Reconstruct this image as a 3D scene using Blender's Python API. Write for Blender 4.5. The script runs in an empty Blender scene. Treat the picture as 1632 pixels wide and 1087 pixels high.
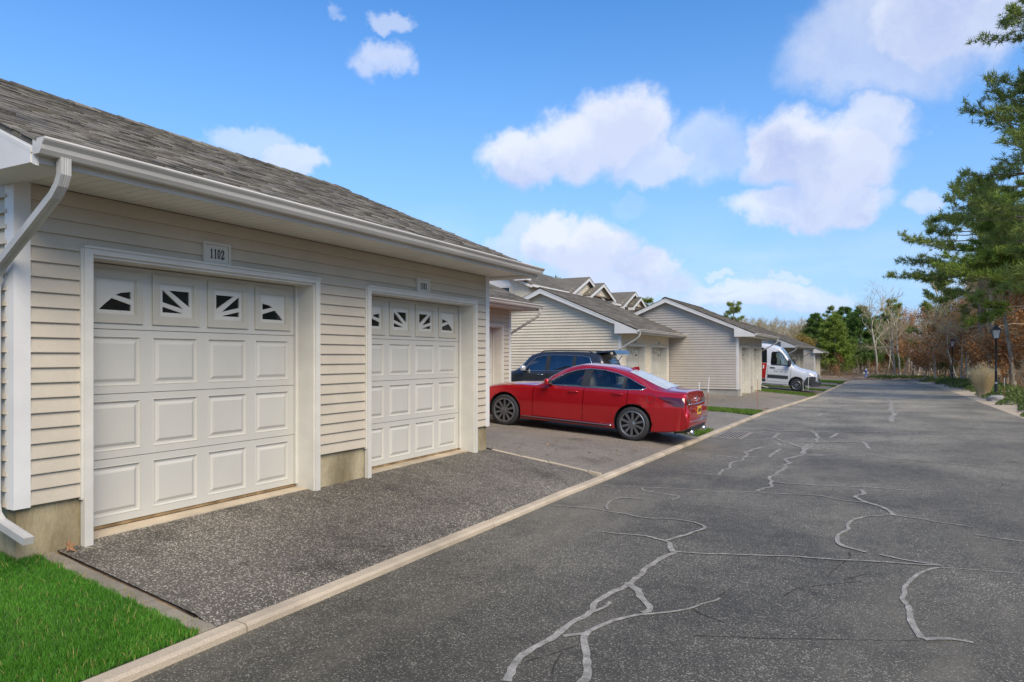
import bpy, bmesh, math, random
import numpy as np
from mathutils import Vector, Matrix
from mathutils.bvhtree import BVHTree
from mathutils.geometry import tessellate_polygon, delaunay_2d_cdt

R = math.radians
scene = bpy.context.scene
COL = scene.collection

# ------------------------------------------------------------------ camera
cam_d = bpy.data.cameras.new('camera')
cam_d.sensor_width = 36.0
cam_d.lens = 36.0 * 1120.0 / 1632.0
cam_d.shift_y = 25.5 / 1632.0
cam_d.clip_start = 0.05
cam_d.clip_end = 4000
cam = bpy.data.objects.new('camera', cam_d)
cam.location = (0, 0, 1.70)
cam.rotation_euler = (R(90), 0, R(27.54))
COL.objects.link(cam)
scene.camera = cam

# ------------------------------------------------------------------ sky and sun
SUN_EL, SUN_AZ = 43.0, 124.0          # azimuth clockwise from +Y
SKY_STRENGTH = 0.13
world = bpy.data.worlds.new('World')
scene.world = world
world.use_nodes = True
def build_world():
    nt = world.node_tree
    N, L = nt.nodes, nt.links
    N.clear()
    out = N.new('ShaderNodeOutputWorld')
    bg = N.new('ShaderNodeBackground'); bg.inputs['Strength'].default_value = SKY_STRENGTH
    L.new(bg.outputs[0], out.inputs[0])
    sky = N.new('ShaderNodeTexSky'); sky.sky_type = 'NISHITA'; sky.sun_disc = False
    sky.sun_elevation = R(SUN_EL); sky.sun_rotation = R(SUN_AZ)
    sky.air_density = 1.0; sky.dust_density = 0.25; sky.ozone_density = 2.0; sky.altitude = 0
    tc = N.new('ShaderNodeTexCoord')
    hs = N.new('ShaderNodeHueSaturation')
    hs.inputs['Hue'].default_value = 0.506; hs.inputs['Saturation'].default_value = 1.34; hs.inputs['Value'].default_value = 1.0
    L.new(sky.outputs[0], hs.inputs['Color'])
    def math_(op, a, b=None, c=None, clamp=False):
        n = N.new('ShaderNodeMath'); n.operation = op; n.use_clamp = clamp
        for k, v in enumerate((a, b, c)):
            if v is None: continue
            if isinstance(v, (int, float)): n.inputs[k].default_value = v
            else: L.new(v, n.inputs[k])
        return n.outputs[0]
    def vmath(op, a, b=None):
        n = N.new('ShaderNodeVectorMath'); n.operation = op
        for k, v in enumerate((a, b)):
            if v is None: continue
            if isinstance(v, (tuple, list, Vector)): n.inputs[k].default_value = v
            else: L.new(v, n.inputs[k])
        return n.outputs['Value'] if op in ('LENGTH', 'DOT_PRODUCT') else n.outputs[0]
    def noise(vec, scale, detail, rough=.55):
        n = N.new('ShaderNodeTexNoise'); n.inputs['Scale'].default_value = scale
        n.inputs['Detail'].default_value = detail; n.inputs['Roughness'].default_value = rough
        L.new(vec, n.inputs['Vector']); return n
    v = tc.outputs['Generated']
    n1 = noise(v, 5.0, 7, .58)
    n2 = noise(v, 19.0, 5, .6)
    warp = vmath('MULTIPLY', vmath('SUBTRACT', n1.outputs['Color'], (.5, .5, .5)), (.125, .125, .09))
    vw = vmath('ADD', v, warp)
    warp2 = vmath('MULTIPLY', vmath('SUBTRACT', n2.outputs['Color'], (.5, .5, .5)), (.05, .05, .045))
    vw = vmath('ADD', vw, warp2)
    n3 = noise(v, 60.0, 4, .6)
    vw = vmath('ADD', vw, vmath('MULTIPLY', vmath('SUBTRACT', n3.outputs['Color'], (.5, .5, .5)), (.018, .018, .018)))
    # clouds: azimuth (deg, anticlockwise from +Y), elevation, half width, half height, opacity
    def field(p, lo, hi, clouds):
        dens = None
        for (az, el, sw, sh, op) in clouds:
            a, e = R(az), R(el)
            c = Vector((-math.sin(a) * math.cos(e), math.cos(a) * math.cos(e), math.sin(e)))
            s1, s2 = 1 / (R(sw)), 1 / (R(sh))
            d = vmath('LENGTH', vmath('MULTIPLY', vmath('SUBTRACT', p, c), (s1, s1, s2)))
            m = N.new('ShaderNodeMapRange'); m.interpolation_type = 'SMOOTHSTEP'
            m.inputs['From Min'].default_value = lo; m.inputs['From Max'].default_value = hi
            m.inputs['To Min'].default_value = 0; m.inputs['To Max'].default_value = op
            L.new(d, m.inputs['Value'])
            dens = m.outputs[0] if dens is None else math_('MAXIMUM', dens, m.outputs[0])
        return dens
    dens = field(vw, 1.08, .62, CLOUDS)
    above = field(vmath('ADD', vw, (0, 0, .028)), 1.25, .45, CLOUDS)
    # broken low bank near the horizon all round
    sep = N.new('ShaderNodeSeparateXYZ'); L.new(vw, sep.inputs[0])
    nb = noise(vmath('MULTIPLY', v, (1, 1, 4.5)), 2.6, 6, .6)
    bank = math_('MULTIPLY', math_('SMOOTH_MIN', math_('MULTIPLY', math_('SUBTRACT', nb.outputs['Fac'], .44), 4.0, clamp=True), 1, .1),
                 math_('MULTIPLY', math_('SUBTRACT', .17, math_('ABSOLUTE', math_('SUBTRACT', sep.outputs['Z'], .04))), 7.0, clamp=True), clamp=True)
    dens = math_('MAXIMUM', dens, math_('MULTIPLY', bank, .55))
    nd = noise(vw, 8.0, 6, .6)
    lum = N.new('ShaderNodeMapRange'); lum.inputs['From Min'].default_value = .34; lum.inputs['From Max'].default_value = .56
    L.new(nd.outputs['Fac'], lum.inputs['Value'])
    cr = N.new('ShaderNodeMix'); cr.data_type = 'RGBA'
    k = 1 / SKY_STRENGTH
    cr.inputs[6].default_value = (.30 * k, .345 * k, .52 * k, 1); cr.inputs[7].default_value = (.535 * k, .55 * k, .60 * k, 1)
    # billows are lit from above: paler where little cloud lies over them
    L.new(math_('MULTIPLY', math_('ADD', math_('MULTIPLY', lum.outputs[0], .50), math_('MULTIPLY', math_('SUBTRACT', 1.0, above), .58)), 1.0, clamp=True), cr.inputs[0])
    # the air thickens to a pale blue towards the horizon, the same all round
    se = N.new('ShaderNodeSeparateXYZ'); L.new(v, se.inputs[0])
    hz = math_('POWER', math_('SUBTRACT', 1.0, math_('MULTIPLY', math_('ABSOLUTE', se.outputs['Z']), 1.9, clamp=True), clamp=True), 1.35)
    hm = N.new('ShaderNodeMix'); hm.data_type = 'RGBA'; hm.inputs[7].default_value = (.178 * k, .318 * k, .56 * k, 1)
    L.new(math_('MULTIPLY', hz, .97), hm.inputs[0]); L.new(hs.outputs[0], hm.inputs[6])
    mx = N.new('ShaderNodeMix'); mx.data_type = 'RGBA'
    L.new(math_('MULTIPLY', dens, .90, clamp=True), mx.inputs[0])
    L.new(hm.outputs[2], mx.inputs[6]); L.new(cr.outputs[2], mx.inputs[7])
    L.new(mx.outputs[2], bg.inputs['Color'])
def pix_dir(x, y):
    # direction of a point of the sky: azimuth anticlockwise from +Y and elevation
    u = (x - 816) / 1120.0
    return 27.54 - math.degrees(math.atan(u)), math.degrees(math.atan((569 - y) / 1120.0 / math.hypot(1, u)))
CLOUDS = []
for (x, y, hw, hh, op) in ((820, 262, 78, 46, .95), (905, 240, 80, 56, .95), (985, 215, 75, 70, .95), (1040, 262, 85, 38, .75),
                           (1130, 232, 80, 60, .5), (1265, 235, 75, 62, .97), (1330, 260, 95, 60, .97), (1385, 200, 60, 48, .8),
                           (1250, 330, 85, 34, .85), (1340, 325, 80, 40, .9),
                           (1430, 60, 150, 75, .62), (1520, 20, 120, 70, .85), (1360, 95, 80, 36, .4),
                           (880, 385, 75, 42, .95), (945, 400, 90, 52, .97), (1030, 425, 46, 34, .95), (820, 378, 60, 34, .6), (980, 455, 110, 40, .85),
                           (1190, 470, 150, 26, .75), (1300, 478, 90, 24, .6), (1130, 437, 34, 8, .5), (1255, 440, 46, 6, .5),
                           (612, 88, 48, 32, .62), (628, 22, 32, 18, .5), (410, 228, 62, 26, .5), (470, 258, 50, 28, .7), (535, 6, 24, 14, .3),
                           (1490, 330, 30, 28, .6), (1010, 330, 40, 20, .15)):
    a, e = pix_dir(x, y)
    CLOUDS.append((a, e, math.degrees(hw / 1120.0) * 1.04, math.degrees(hh / 1120.0) * 1.0, op))
for (a, e, w, h, op) in ((95, 22, 14, 5, .8), (130, 38, 10, 5, .7), (165, 18, 16, 5, .85), (205, 30, 13, 6, .8), (240, 16, 15, 5, .8),
                         (275, 34, 12, 6, .75), (305, 20, 13, 5, .8), (335, 40, 11, 6, .7), (60, 46, 11, 5, .6), (20, 62, 12, 6, .5)):
    CLOUDS.append((a, e, w, h, op))
build_world()

sun_d = bpy.data.lights.new('sun', 'SUN')
sun_d.energy = 2.7
sun_d.angle = R(38)
sun_d.color = (1.0, .87, .69)
sun = bpy.data.objects.new('sun', sun_d)
_a, _e = R(SUN_AZ), R(SUN_EL)
to_sun = Vector((math.sin(_a) * math.cos(_e), math.cos(_a) * math.cos(_e), math.sin(_e)))
sun.rotation_euler = to_sun.to_track_quat('Z', 'Y').to_euler()
sun.location = (20, 0, 30)
COL.objects.link(sun)

vs = scene.view_settings
vs.view_transform = 'Standard'; vs.look = 'None'; vs.gamma = 1; vs.use_curve_mapping = False
vs.exposure = 0.78
scene.cycles.max_bounces = 6
scene.cycles.transparent_max_bounces = 16

# ------------------------------------------------------------------ materials
def mk(name, col, rough=.6, var=.15, scale=6.0, col2=None, bump=0.0, bscale=60.0, metal=0.0, rnd=0.0, spec=.5, fine=0.0,
       fscale=150.0, coat=0.0, stretch=(1, 1, 1), island=0.0, trans=0.0, big=0.0, bigscale=.35):
    m = bpy.data.materials.new(name); m.use_nodes = True
    nt = m.node_tree; N, L = nt.nodes, nt.links
    b = N['Principled BSDF']
    b.inputs['Roughness'].default_value = rough; b.inputs['Metallic'].default_value = metal
    b.inputs['Specular IOR Level'].default_value = spec
    b.inputs['Coat Weight'].default_value = coat; b.inputs['Coat Roughness'].default_value = .04
    tc = N.new('ShaderNodeTexCoord')
    mp = N.new('ShaderNodeMapping'); mp.inputs['Scale'].default_value = stretch
    L.new(tc.outputs['Object'], mp.inputs['Vector'])
    vec = mp.outputs[0]
    c2 = col2 if col2 else tuple(min(1, c * (1 + var)) for c in col)
    c1 = col if col2 else tuple(c * (1 - var) for c in col)
    def noise(sc, det=4):
        n = N.new('ShaderNodeTexNoise'); n.inputs['Scale'].default_value = sc; n.inputs['Detail'].default_value = det
        L.new(vec, n.inputs['Vector']); return n.outputs['Fac']
    def mr(x, a, b_, c=0, d=1):
        n = N.new('ShaderNodeMapRange'); n.inputs[1].default_value = a; n.inputs[2].default_value = b_
        n.inputs[3].default_value = c; n.inputs[4].default_value = d; L.new(x, n.inputs[0]); return n.outputs[0]
    mix = N.new('ShaderNodeMix'); mix.data_type = 'RGBA'
    mix.inputs[6].default_value = (*c1, 1); mix.inputs[7].default_value = (*c2, 1)
    fac = mr(noise(scale), .3, .7)
    if rnd or island:
        oi = N.new('ShaderNodeObjectInfo')
        add = N.new('ShaderNodeMath'); add.operation = 'ADD'
        L.new(oi.outputs['Random'], add.inputs[0])
        if island:
            ge = N.new('ShaderNodeNewGeometry'); L.new(ge.outputs['Random Per Island'], add.inputs[1])
        else: add.inputs[1].default_value = 0
        fr = N.new('ShaderNodeMath'); fr.operation = 'FRACT'; L.new(add.outputs[0], fr.inputs[0])
        lm = N.new('ShaderNodeMix'); lm.data_type = 'FLOAT'; lm.inputs[0].default_value = max(rnd, island)
        L.new(fac, lm.inputs[2]); L.new(fr.outputs[0], lm.inputs[3]); fac = lm.outputs[0]
    L.new(fac, mix.inputs[0])
    colr = mix.outputs[2]
    def mul(c_, f_, lo, hi):
        n = N.new('ShaderNodeMix'); n.data_type = 'RGBA'; n.blend_type = 'MULTIPLY'; n.inputs[0].default_value = 1
        g = N.new('ShaderNodeCombineColor')
        q = mr(f_, .25, .75, lo, hi)
        for i in range(3): L.new(q, g.inputs[i])
        L.new(c_, n.inputs[6]); L.new(g.outputs[0], n.inputs[7]); return n.outputs[2]
    if fine: colr = mul(colr, noise(fscale, 2), 1 - fine, 1 + fine)
    if big: colr = mul(colr, noise(bigscale, 5), 1 - big, 1 + big)
    L.new(colr, b.inputs['Base Color'])
    if bump:
        bn = N.new('ShaderNodeBump'); bn.inputs['Strength'].default_value = bump; bn.inputs['Distance'].default_value = .01
        L.new(noise(bscale, 3), bn.inputs['Height']); L.new(bn.outputs[0], b.inputs['Normal'])
    if trans:
        tr = N.new('ShaderNodeBsdfTranslucent'); L.new(colr, tr.inputs['Color'])
        ms = N.new('ShaderNodeMixShader'); ms.inputs[0].default_value = trans
        L.new(b.outputs[0], ms.inputs[1]); L.new(tr.outputs[0], ms.inputs[2])
        L.new(ms.outputs[0], N['Material Output'].inputs['Surface'])
    return m

def aggregate(name, base, pale, cell, share, rough=.8, big=.18, bump=.5, patch=None, far_sheen=0, stain=0):
    # asphalt: dark binder with stones of several greys
    m = bpy.data.materials.new(name); m.use_nodes = True
    nt = m.node_tree; N, L = nt.nodes, nt.links
    b = N['Principled BSDF']; b.inputs['Roughness'].default_value = rough; b.inputs['Specular IOR Level'].default_value = .4
    tc = N.new('ShaderNodeTexCoord'); vec = tc.outputs['Object']
    vo = N.new('ShaderNodeTexVoronoi'); vo.inputs['Scale'].default_value = 1 / cell; L.new(vec, vo.inputs['Vector'])
    sc = N.new('ShaderNodeSeparateColor'); L.new(vo.outputs['Color'], sc.inputs[0])
    ramp = N.new('ShaderNodeValToRGB'); e = ramp.color_ramp.elements
    e[0].position = 0; e[0].color = (*[c * .62 for c in base], 1)
    e[1].position = 1; e[1].color = (*pale, 1)
    q = ramp.color_ramp.elements.new(1 - share); q.color = (*[c * 1.25 for c in base], 1)
    q = ramp.color_ramp.elements.new(1 - share * .55); q.color = (*[a * .5 + p * .5 for a, p in zip(base, pale)], 1)
    L.new(sc.outputs[0], ramp.inputs[0])
    n = N.new('ShaderNodeTexNoise'); n.inputs['Scale'].default_value = .45; n.inputs['Detail'].default_value = 6; L.new(vec, n.inputs['Vector'])
    n2 = N.new('ShaderNodeTexNoise'); n2.inputs['Scale'].default_value = 7; n2.inputs['Detail'].default_value = 4; L.new(vec, n2.inputs['Vector'])
    ad = N.new('ShaderNodeMath'); ad.operation = 'MULTIPLY_ADD'; ad.inputs[1].default_value = .4
    L.new(n2.outputs[0], ad.inputs[0]); L.new(n.outputs[0], ad.inputs[2])
    mr = N.new('ShaderNodeMapRange'); mr.inputs[1].default_value = .5; mr.inputs[2].default_value = .9
    mr.inputs[3].default_value = 1 - big; mr.inputs[4].default_value = 1 + big; L.new(ad.outputs[0], mr.inputs[0])
    mu = N.new('ShaderNodeVectorMath'); mu.operation = 'SCALE'
    L.new(ramp.outputs[0], mu.inputs[0]); L.new(mr.outputs[0], mu.inputs['Scale'])
    col = mu.outputs[0]
    if patch:      # dusty brown or worn stains with shapes of their own
        n3 = N.new('ShaderNodeTexNoise'); n3.inputs['Scale'].default_value = .8; n3.inputs['Detail'].default_value = 7; n3.inputs['Roughness'].default_value = .65
        mp = N.new('ShaderNodeMapping'); mp.inputs['Scale'].default_value = (1.0, .28, 1); mp.inputs['Location'].default_value = (3.1, 7.7, 0)
        L.new(vec, mp.inputs[0]); L.new(mp.outputs[0], n3.inputs['Vector'])
        m3 = N.new('ShaderNodeMapRange'); m3.inputs[1].default_value = .5; m3.inputs[2].default_value = .72; m3.inputs[3].default_value = 0; m3.inputs[4].default_value = .6
        L.new(n3.outputs[0], m3.inputs[0])
        mx = N.new('ShaderNodeMix'); mx.data_type = 'RGBA'; mx.inputs[7].default_value = (*patch, 1)
        L.new(m3.outputs[0], mx.inputs[0]); L.new(col, mx.inputs[6]); col = mx.outputs[2]
    if stain:      # drips and damp marks
        n6 = N.new('ShaderNodeTexNoise'); n6.inputs['Scale'].default_value = 1.7; n6.inputs['Detail'].default_value = 5; n6.inputs['Roughness'].default_value = .6; L.new(vec, n6.inputs['Vector'])
        m6 = N.new('ShaderNodeMapRange'); m6.inputs[1].default_value = .56; m6.inputs[2].default_value = .74; m6.inputs[3].default_value = 1; m6.inputs[4].default_value = 1 - stain
        L.new(n6.outputs[0], m6.inputs[0])
        s6 = N.new('ShaderNodeVectorMath'); s6.operation = 'SCALE'; L.new(col, s6.inputs[0]); L.new(m6.outputs[0], s6.inputs['Scale']); col = s6.outputs[0]
    if far_sheen:       # grazing sky sheen painted in: paler further along the road, in streaky patches
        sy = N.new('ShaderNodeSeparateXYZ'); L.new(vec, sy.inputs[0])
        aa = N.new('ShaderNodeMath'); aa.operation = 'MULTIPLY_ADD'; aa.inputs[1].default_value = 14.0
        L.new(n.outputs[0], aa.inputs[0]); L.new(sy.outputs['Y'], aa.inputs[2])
        m4 = N.new('ShaderNodeMapRange'); m4.inputs[1].default_value = 12; m4.inputs[2].default_value = 44; m4.inputs[3].default_value = 1; m4.inputs[4].default_value = far_sheen
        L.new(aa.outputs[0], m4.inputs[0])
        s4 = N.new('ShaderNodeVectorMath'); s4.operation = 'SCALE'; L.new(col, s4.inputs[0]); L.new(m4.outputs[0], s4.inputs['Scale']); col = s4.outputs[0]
    L.new(col, b.inputs['Base Color'])
    bn = N.new('ShaderNodeBump'); bn.inputs['Strength'].default_value = bump; bn.inputs['Distance'].default_value = cell * .5
    L.new(vo.outputs['Distance'], bn.inputs['Height']); bn.invert = True
    L.new(bn.outputs[0], b.inputs['Normal'])
    return m

def glass_mat(name, tint, alpha, rough=.03):
    m = bpy.data.materials.new(name); m.use_nodes = True
    nt = m.node_tree; N, L = nt.nodes, nt.links
    N.remove(N['Principled BSDF'])
    t = N.new('ShaderNodeBsdfTransparent'); t.inputs[0].default_value = (*tint, 1)
    g = N.new('ShaderNodeBsdfGlossy'); g.inputs['Roughness'].default_value = rough; g.inputs['Color'].default_value = (.95, .97, 1, 1)
    fr = N.new('ShaderNodeFresnel'); fr.inputs[0].default_value = 1.52
    mr = N.new('ShaderNodeMapRange'); mr.inputs[1].default_value = 0; mr.inputs[2].default_value = 1; mr.inputs[3].default_value = alpha; mr.inputs[4].default_value = 1
    L.new(fr.outputs[0], mr.inputs[0])
    mx = N.new('ShaderNodeMixShader'); L.new(mr.outputs[0], mx.inputs[0]); L.new(t.outputs[0], mx.inputs[1]); L.new(g.outputs[0], mx.inputs[2])
    L.new(mx.outputs[0], N['Material Output'].inputs['Surface'])
    return m

M = {}
M['siding'] = mk('vinyl_siding', (.475, .42, .325), .62, .05, 3, bump=.06, bscale=90, fine=.03, fscale=40, big=.05, bigscale=.9)
M['siding_cream'] = mk('cream_vinyl_siding', (.63, .55, .41), .62, .05, 3, big=.05, bigscale=.9)
M['siding_grey'] = mk('grey_vinyl_siding', (.43, .395, .34), .62, .05, 3, big=.05, bigscale=.9)
M['white'] = mk('white_trim', (.61, .60, .565), .5, .05, 4, fine=.03, big=.04, bigscale=1.5)
M['downspout'] = mk('downspout_metal', (.42, .41, .38), .45, .1, 3, big=.12, bigscale=1.5, fine=.04)
M['trim_dirty'] = mk('aluminium_trim', (.56, .54, .475), .5, .06, 5, col2=None, fine=.04, big=.07, bigscale=1.3, bump=.05, bscale=25)
M['soffit'] = mk('soffit_panel', (.66, .64, .57), .55, .05, 2, big=.06, bigscale=1.2)
M['gutter'] = mk('gutter_metal', (.50, .48, .43), .45, .10, 2.5, big=.12, bigscale=1.1, fine=.04, stretch=(1, .5, 3))
M['door'] = mk('door_paint', (.495, .48, .42), .55, .03, 3, bump=.12, bscale=55, fine=.02, big=.03, bigscale=1.2, stretch=(1, 1, .6))
M['cream'] = mk('cream_plastic', (.47, .44, .355), .5, .04, 5)
M['plate'] = mk('window_insert_plastic', (.56, .54, .47), .5, .04, 5)
M['dark_glass'] = mk('dark_window_glass', (.012, .014, .014), .06, .3, 9, spec=.6)
M['black'] = mk('black_gap', (.015, .014, .012), .8)
M['rubber'] = mk('black_rubber', (.022, .022, .024), .75, .2, 20, bump=.1)
M['concrete'] = mk('stained_concrete', (.17, .135, .07), .9, .3, 3.0, col2=(.42, .365, .235), bump=.5, bscale=30, fine=.12, fscale=70, big=.25, bigscale=1.6, stretch=(1, 1, .45))
M['concrete_pale'] = mk('pale_concrete', (.42, .35, .25), .9, .10, 6, fine=.12, fscale=90, bump=.4, bscale=80, big=.28, bigscale=1.6, rnd=.35)
M['concrete_grey'] = mk('grey_concrete', (.30, .29, .26), .9, .15, 3, fine=.1, bump=.3, big=.15)
M['paver'] = mk('paver_concrete', (.20, .175, .13), .95, .2, 6, fine=.15, fscale=120, bump=.5, bscale=60, rnd=.5, big=.2, bigscale=3)
M['shingle'] = mk('asphalt_shingle', (.045, .042, .036), .95, .3, 14, col2=(.26, .235, .185), fine=.35, fscale=110, bump=.5, bscale=120, island=.7, big=.25, bigscale=1.2)
M['shingle_far'] = mk('weathered_shingle', (.07, .061, .046), .95, .3, 6, col2=(.175, .155, .118), fine=.2, fscale=40, island=.55, big=.18, bigscale=.8)
M['road'] = aggregate('road_asphalt', (.082, .075, .055), (.36, .33, .26), .0068, .15, rough=.7, patch=(.18, .16, .115), big=.36, far_sheen=2.3, stain=.3)
M['drive'] = aggregate('driveway_asphalt', (.092, .081, .063), (.37, .335, .27), .009, .24, big=.36, stain=.5)
M['drive_far'] = aggregate('worn_driveway_asphalt', (.175, .155, .122), (.42, .375, .30), .009, .2, stain=.4, big=.2, bump=.3)
M['seal'] = mk('crack_sealant', (.26, .247, .212), .9, .35, 12, fine=.35, fscale=90, bump=.4, bscale=120, big=.15, bigscale=1.5)
M['crack'] = mk('open_crack', (.03, .028, .025), 1)
M['soil'] = mk('leaf_litter_ground', (.12, .085, .052), 1, .3, 1.2, col2=(.30, .215, .135), fine=.35, fscale=18, bump=.8, bscale=15, big=.3, bigscale=.3)
M['sand'] = mk('sandy_edge', (.36, .29, .20), 1, .2, 2, col2=(.52, .43, .31), fine=.2, fscale=40, bump=.4, bscale=30)
M['turf'] = mk('turf_soil', (.03, .06, .014), 1, .3, 3, col2=(.06, .12, .025), fine=.3, fscale=60, bump=.5)
M['grass'] = mk('grass_blade', (.035, .15, .009), .55, .3, 2.5, col2=(.12, .32, .03), island=.6, trans=.25, spec=.25, big=.2, bigscale=.9)
M['dry_blade'] = mk('dry_grass_blade', (.20, .20, .05), .7, .3, 2.5, col2=(.42, .36, .13), island=.6, trans=.2, spec=.2)
M['rusty_seal'] = mk('rusty_door_seal', (.13, .075, .03), .8, .3, 6, col2=(.36, .25, .12))
M['grass_far'] = mk('lawn_grass', (.08, .16, .02), .7, .3, 2.5, col2=(.15, .23, .04), island=.6, trans=.2, spec=.2)
M['bark'] = mk('pale_oak_bark', (.26, .23, .175), .95, .3, 5, col2=(.50, .46, .37), fine=.25, fscale=30, bump=.5, bscale=25, stretch=(1, 1, .25))
M['twig'] = mk('bare_twig', (.31, .26, .155), .95, .3, 2, col2=(.50, .435, .28))
M['pine_bark'] = mk('pine_bark', (.15, .115, .085), .95, .3, 4, col2=(.30, .24, .185), fine=.3, fscale=25, bump=.8, bscale=18, stretch=(1, 1, .3))
M['needle'] = mk('pine_needle', (.10, .15, .028), .65, .3, .6, col2=(.34, .41, .10), island=.55, trans=.22, spec=.25)
M['needle_bright'] = mk('young_pine_needle', (.10, .175, .02), .65, .3, .6, col2=(.32, .41, .08), island=.55, trans=.25, spec=.25)
M['needle_dark'] = mk('cedar_needle', (.055, .115, .024), .7, .3, .5, col2=(.15, .25, .05), island=.55, trans=.2, spec=.2)
M['leaf_brown'] = mk('dry_oak_leaf', (.27, .115, .042), .75, .3, .8, col2=(.58, .32, .14), island=.7, trans=.25, spec=.2)
M['leaf_ochre'] = mk('ochre_leaf', (.22, .15, .03), .75, .3, .8, col2=(.42, .30, .08), island=.7, trans=.25, spec=.2)
M['leaf_green'] = mk('green_leaf', (.055, .11, .018), .7, .3, .8, col2=(.13, .18, .04), island=.6, trans=.3, spec=.25)
M['ivy'] = mk('ground_cover_leaf', (.06, .11, .02), .6, .3, .8, col2=(.21, .26, .07), island=.6, trans=.2, spec=.3)
M['straw'] = mk('dry_ornamental_grass', (.66, .50, .25), .8, .3, 2, col2=(.92, .80, .52), island=.6, trans=.25, spec=.2)
M['brush'] = mk('dry_brush', (.16, .115, .07), .9, .3, 1, col2=(.36, .27, .17), island=.6, trans=.1)
M['red'] = mk('red_car_paint', (.48, .008, .015), .22, .05, 3, metal=.5, coat=1.0, spec=.5)
M['suv_paint'] = mk('charcoal_car_paint', (.030, .032, .035), .22, .05, 3, metal=.3, coat=1.0)
M['van_paint'] = mk('white_van_paint', (.66, .68, .71), .3, .03, 3, coat=.6)
M['red_panel'] = mk('red_van_panel', (.42, .015, .012), .35, .05, 3, coat=.4)
M['chrome'] = mk('chrome_trim', (.72, .73, .75), .16, .03, 3, metal=1.0)
M['rim'] = mk('machined_rim', (.22, .22, .23), .32, .1, 9, metal=.8)
M['rim_dark'] = mk('dark_rim', (.02, .02, .022), .4, .1, 9, metal=.3)
M['plastic'] = mk('black_plastic', (.02, .021, .023), .5, .1, 9)
M['grey_plastic'] = mk('dark_grey_plastic', (.04, .043, .048), .55, .1, 9)
M['silver'] = mk('silver_paint', (.55, .55, .56), .3, .05, 4, metal=.5, coat=.5)
M['cabin'] = mk('car_interior', (.34, .33, .27), .8, .2, 6)
M['cabin_light'] = mk('pale_car_seat', (.30, .27, .22), .8, .2, 6)
M['cabin_dark'] = mk('dark_car_interior', (.03, .03, .032), .8, .2, 6)
M['tail_red'] = mk('tail_lamp_red', (.07, .003, .006), .1, .1, 9, coat=1)
M['lens'] = mk('clear_lamp_lens', (.55, .57, .6), .1, .1, 9, coat=1)
M['plate_yellow'] = mk('yellow_number_plate', (.62, .36, .04), .5, .05, 9)
M['ink'] = mk('black_ink', (.015, .014, .013), .6)
M['grey_ink'] = mk('grey_ink', (.22, .20, .21), .6)
M['lamp_black'] = mk('black_lamp_iron', (.014, .016, .017), .5, .2, 8, bump=.1)
M['lamp_glass'] = mk('frosted_lamp_glass', (.55, .56, .54), .35, .1, 6)
M['stake_red'] = mk('orange_marker_rod', (.42, .09, .04), .6)
M['stake_white'] = mk('white_marker_tip', (.72, .72, .70), .6)
M['iron'] = mk('grate_iron', (.27, .24, .20), .8, .25, 10, metal=.0, bump=.2)
M['leaf_litter'] = mk('fallen_leaf', (.22, .10, .04), .8, .3, 9, col2=(.42, .25, .13), rnd=.7)
M['blue'] = mk('blue_painted_metal', (.09, .15, .36), .5)
M['rock'] = mk('pale_field_stone', (.30, .29, .27), .9, .2, 5, bump=.5, bscale=12)
M['sky_glare_glass'] = mk('sky_glare_rear_glass', (.44, .47, .45), .32, .12, 9, coat=.4)  # pale sky reflection of the rear screen, put into the base colour
M['car_glass'] = glass_mat('car_window_glass', (.72, .80, .76), .04)
M['tint_glass'] = glass_mat('tinted_window_glass', (.10, .11, .12), .12)

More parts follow.
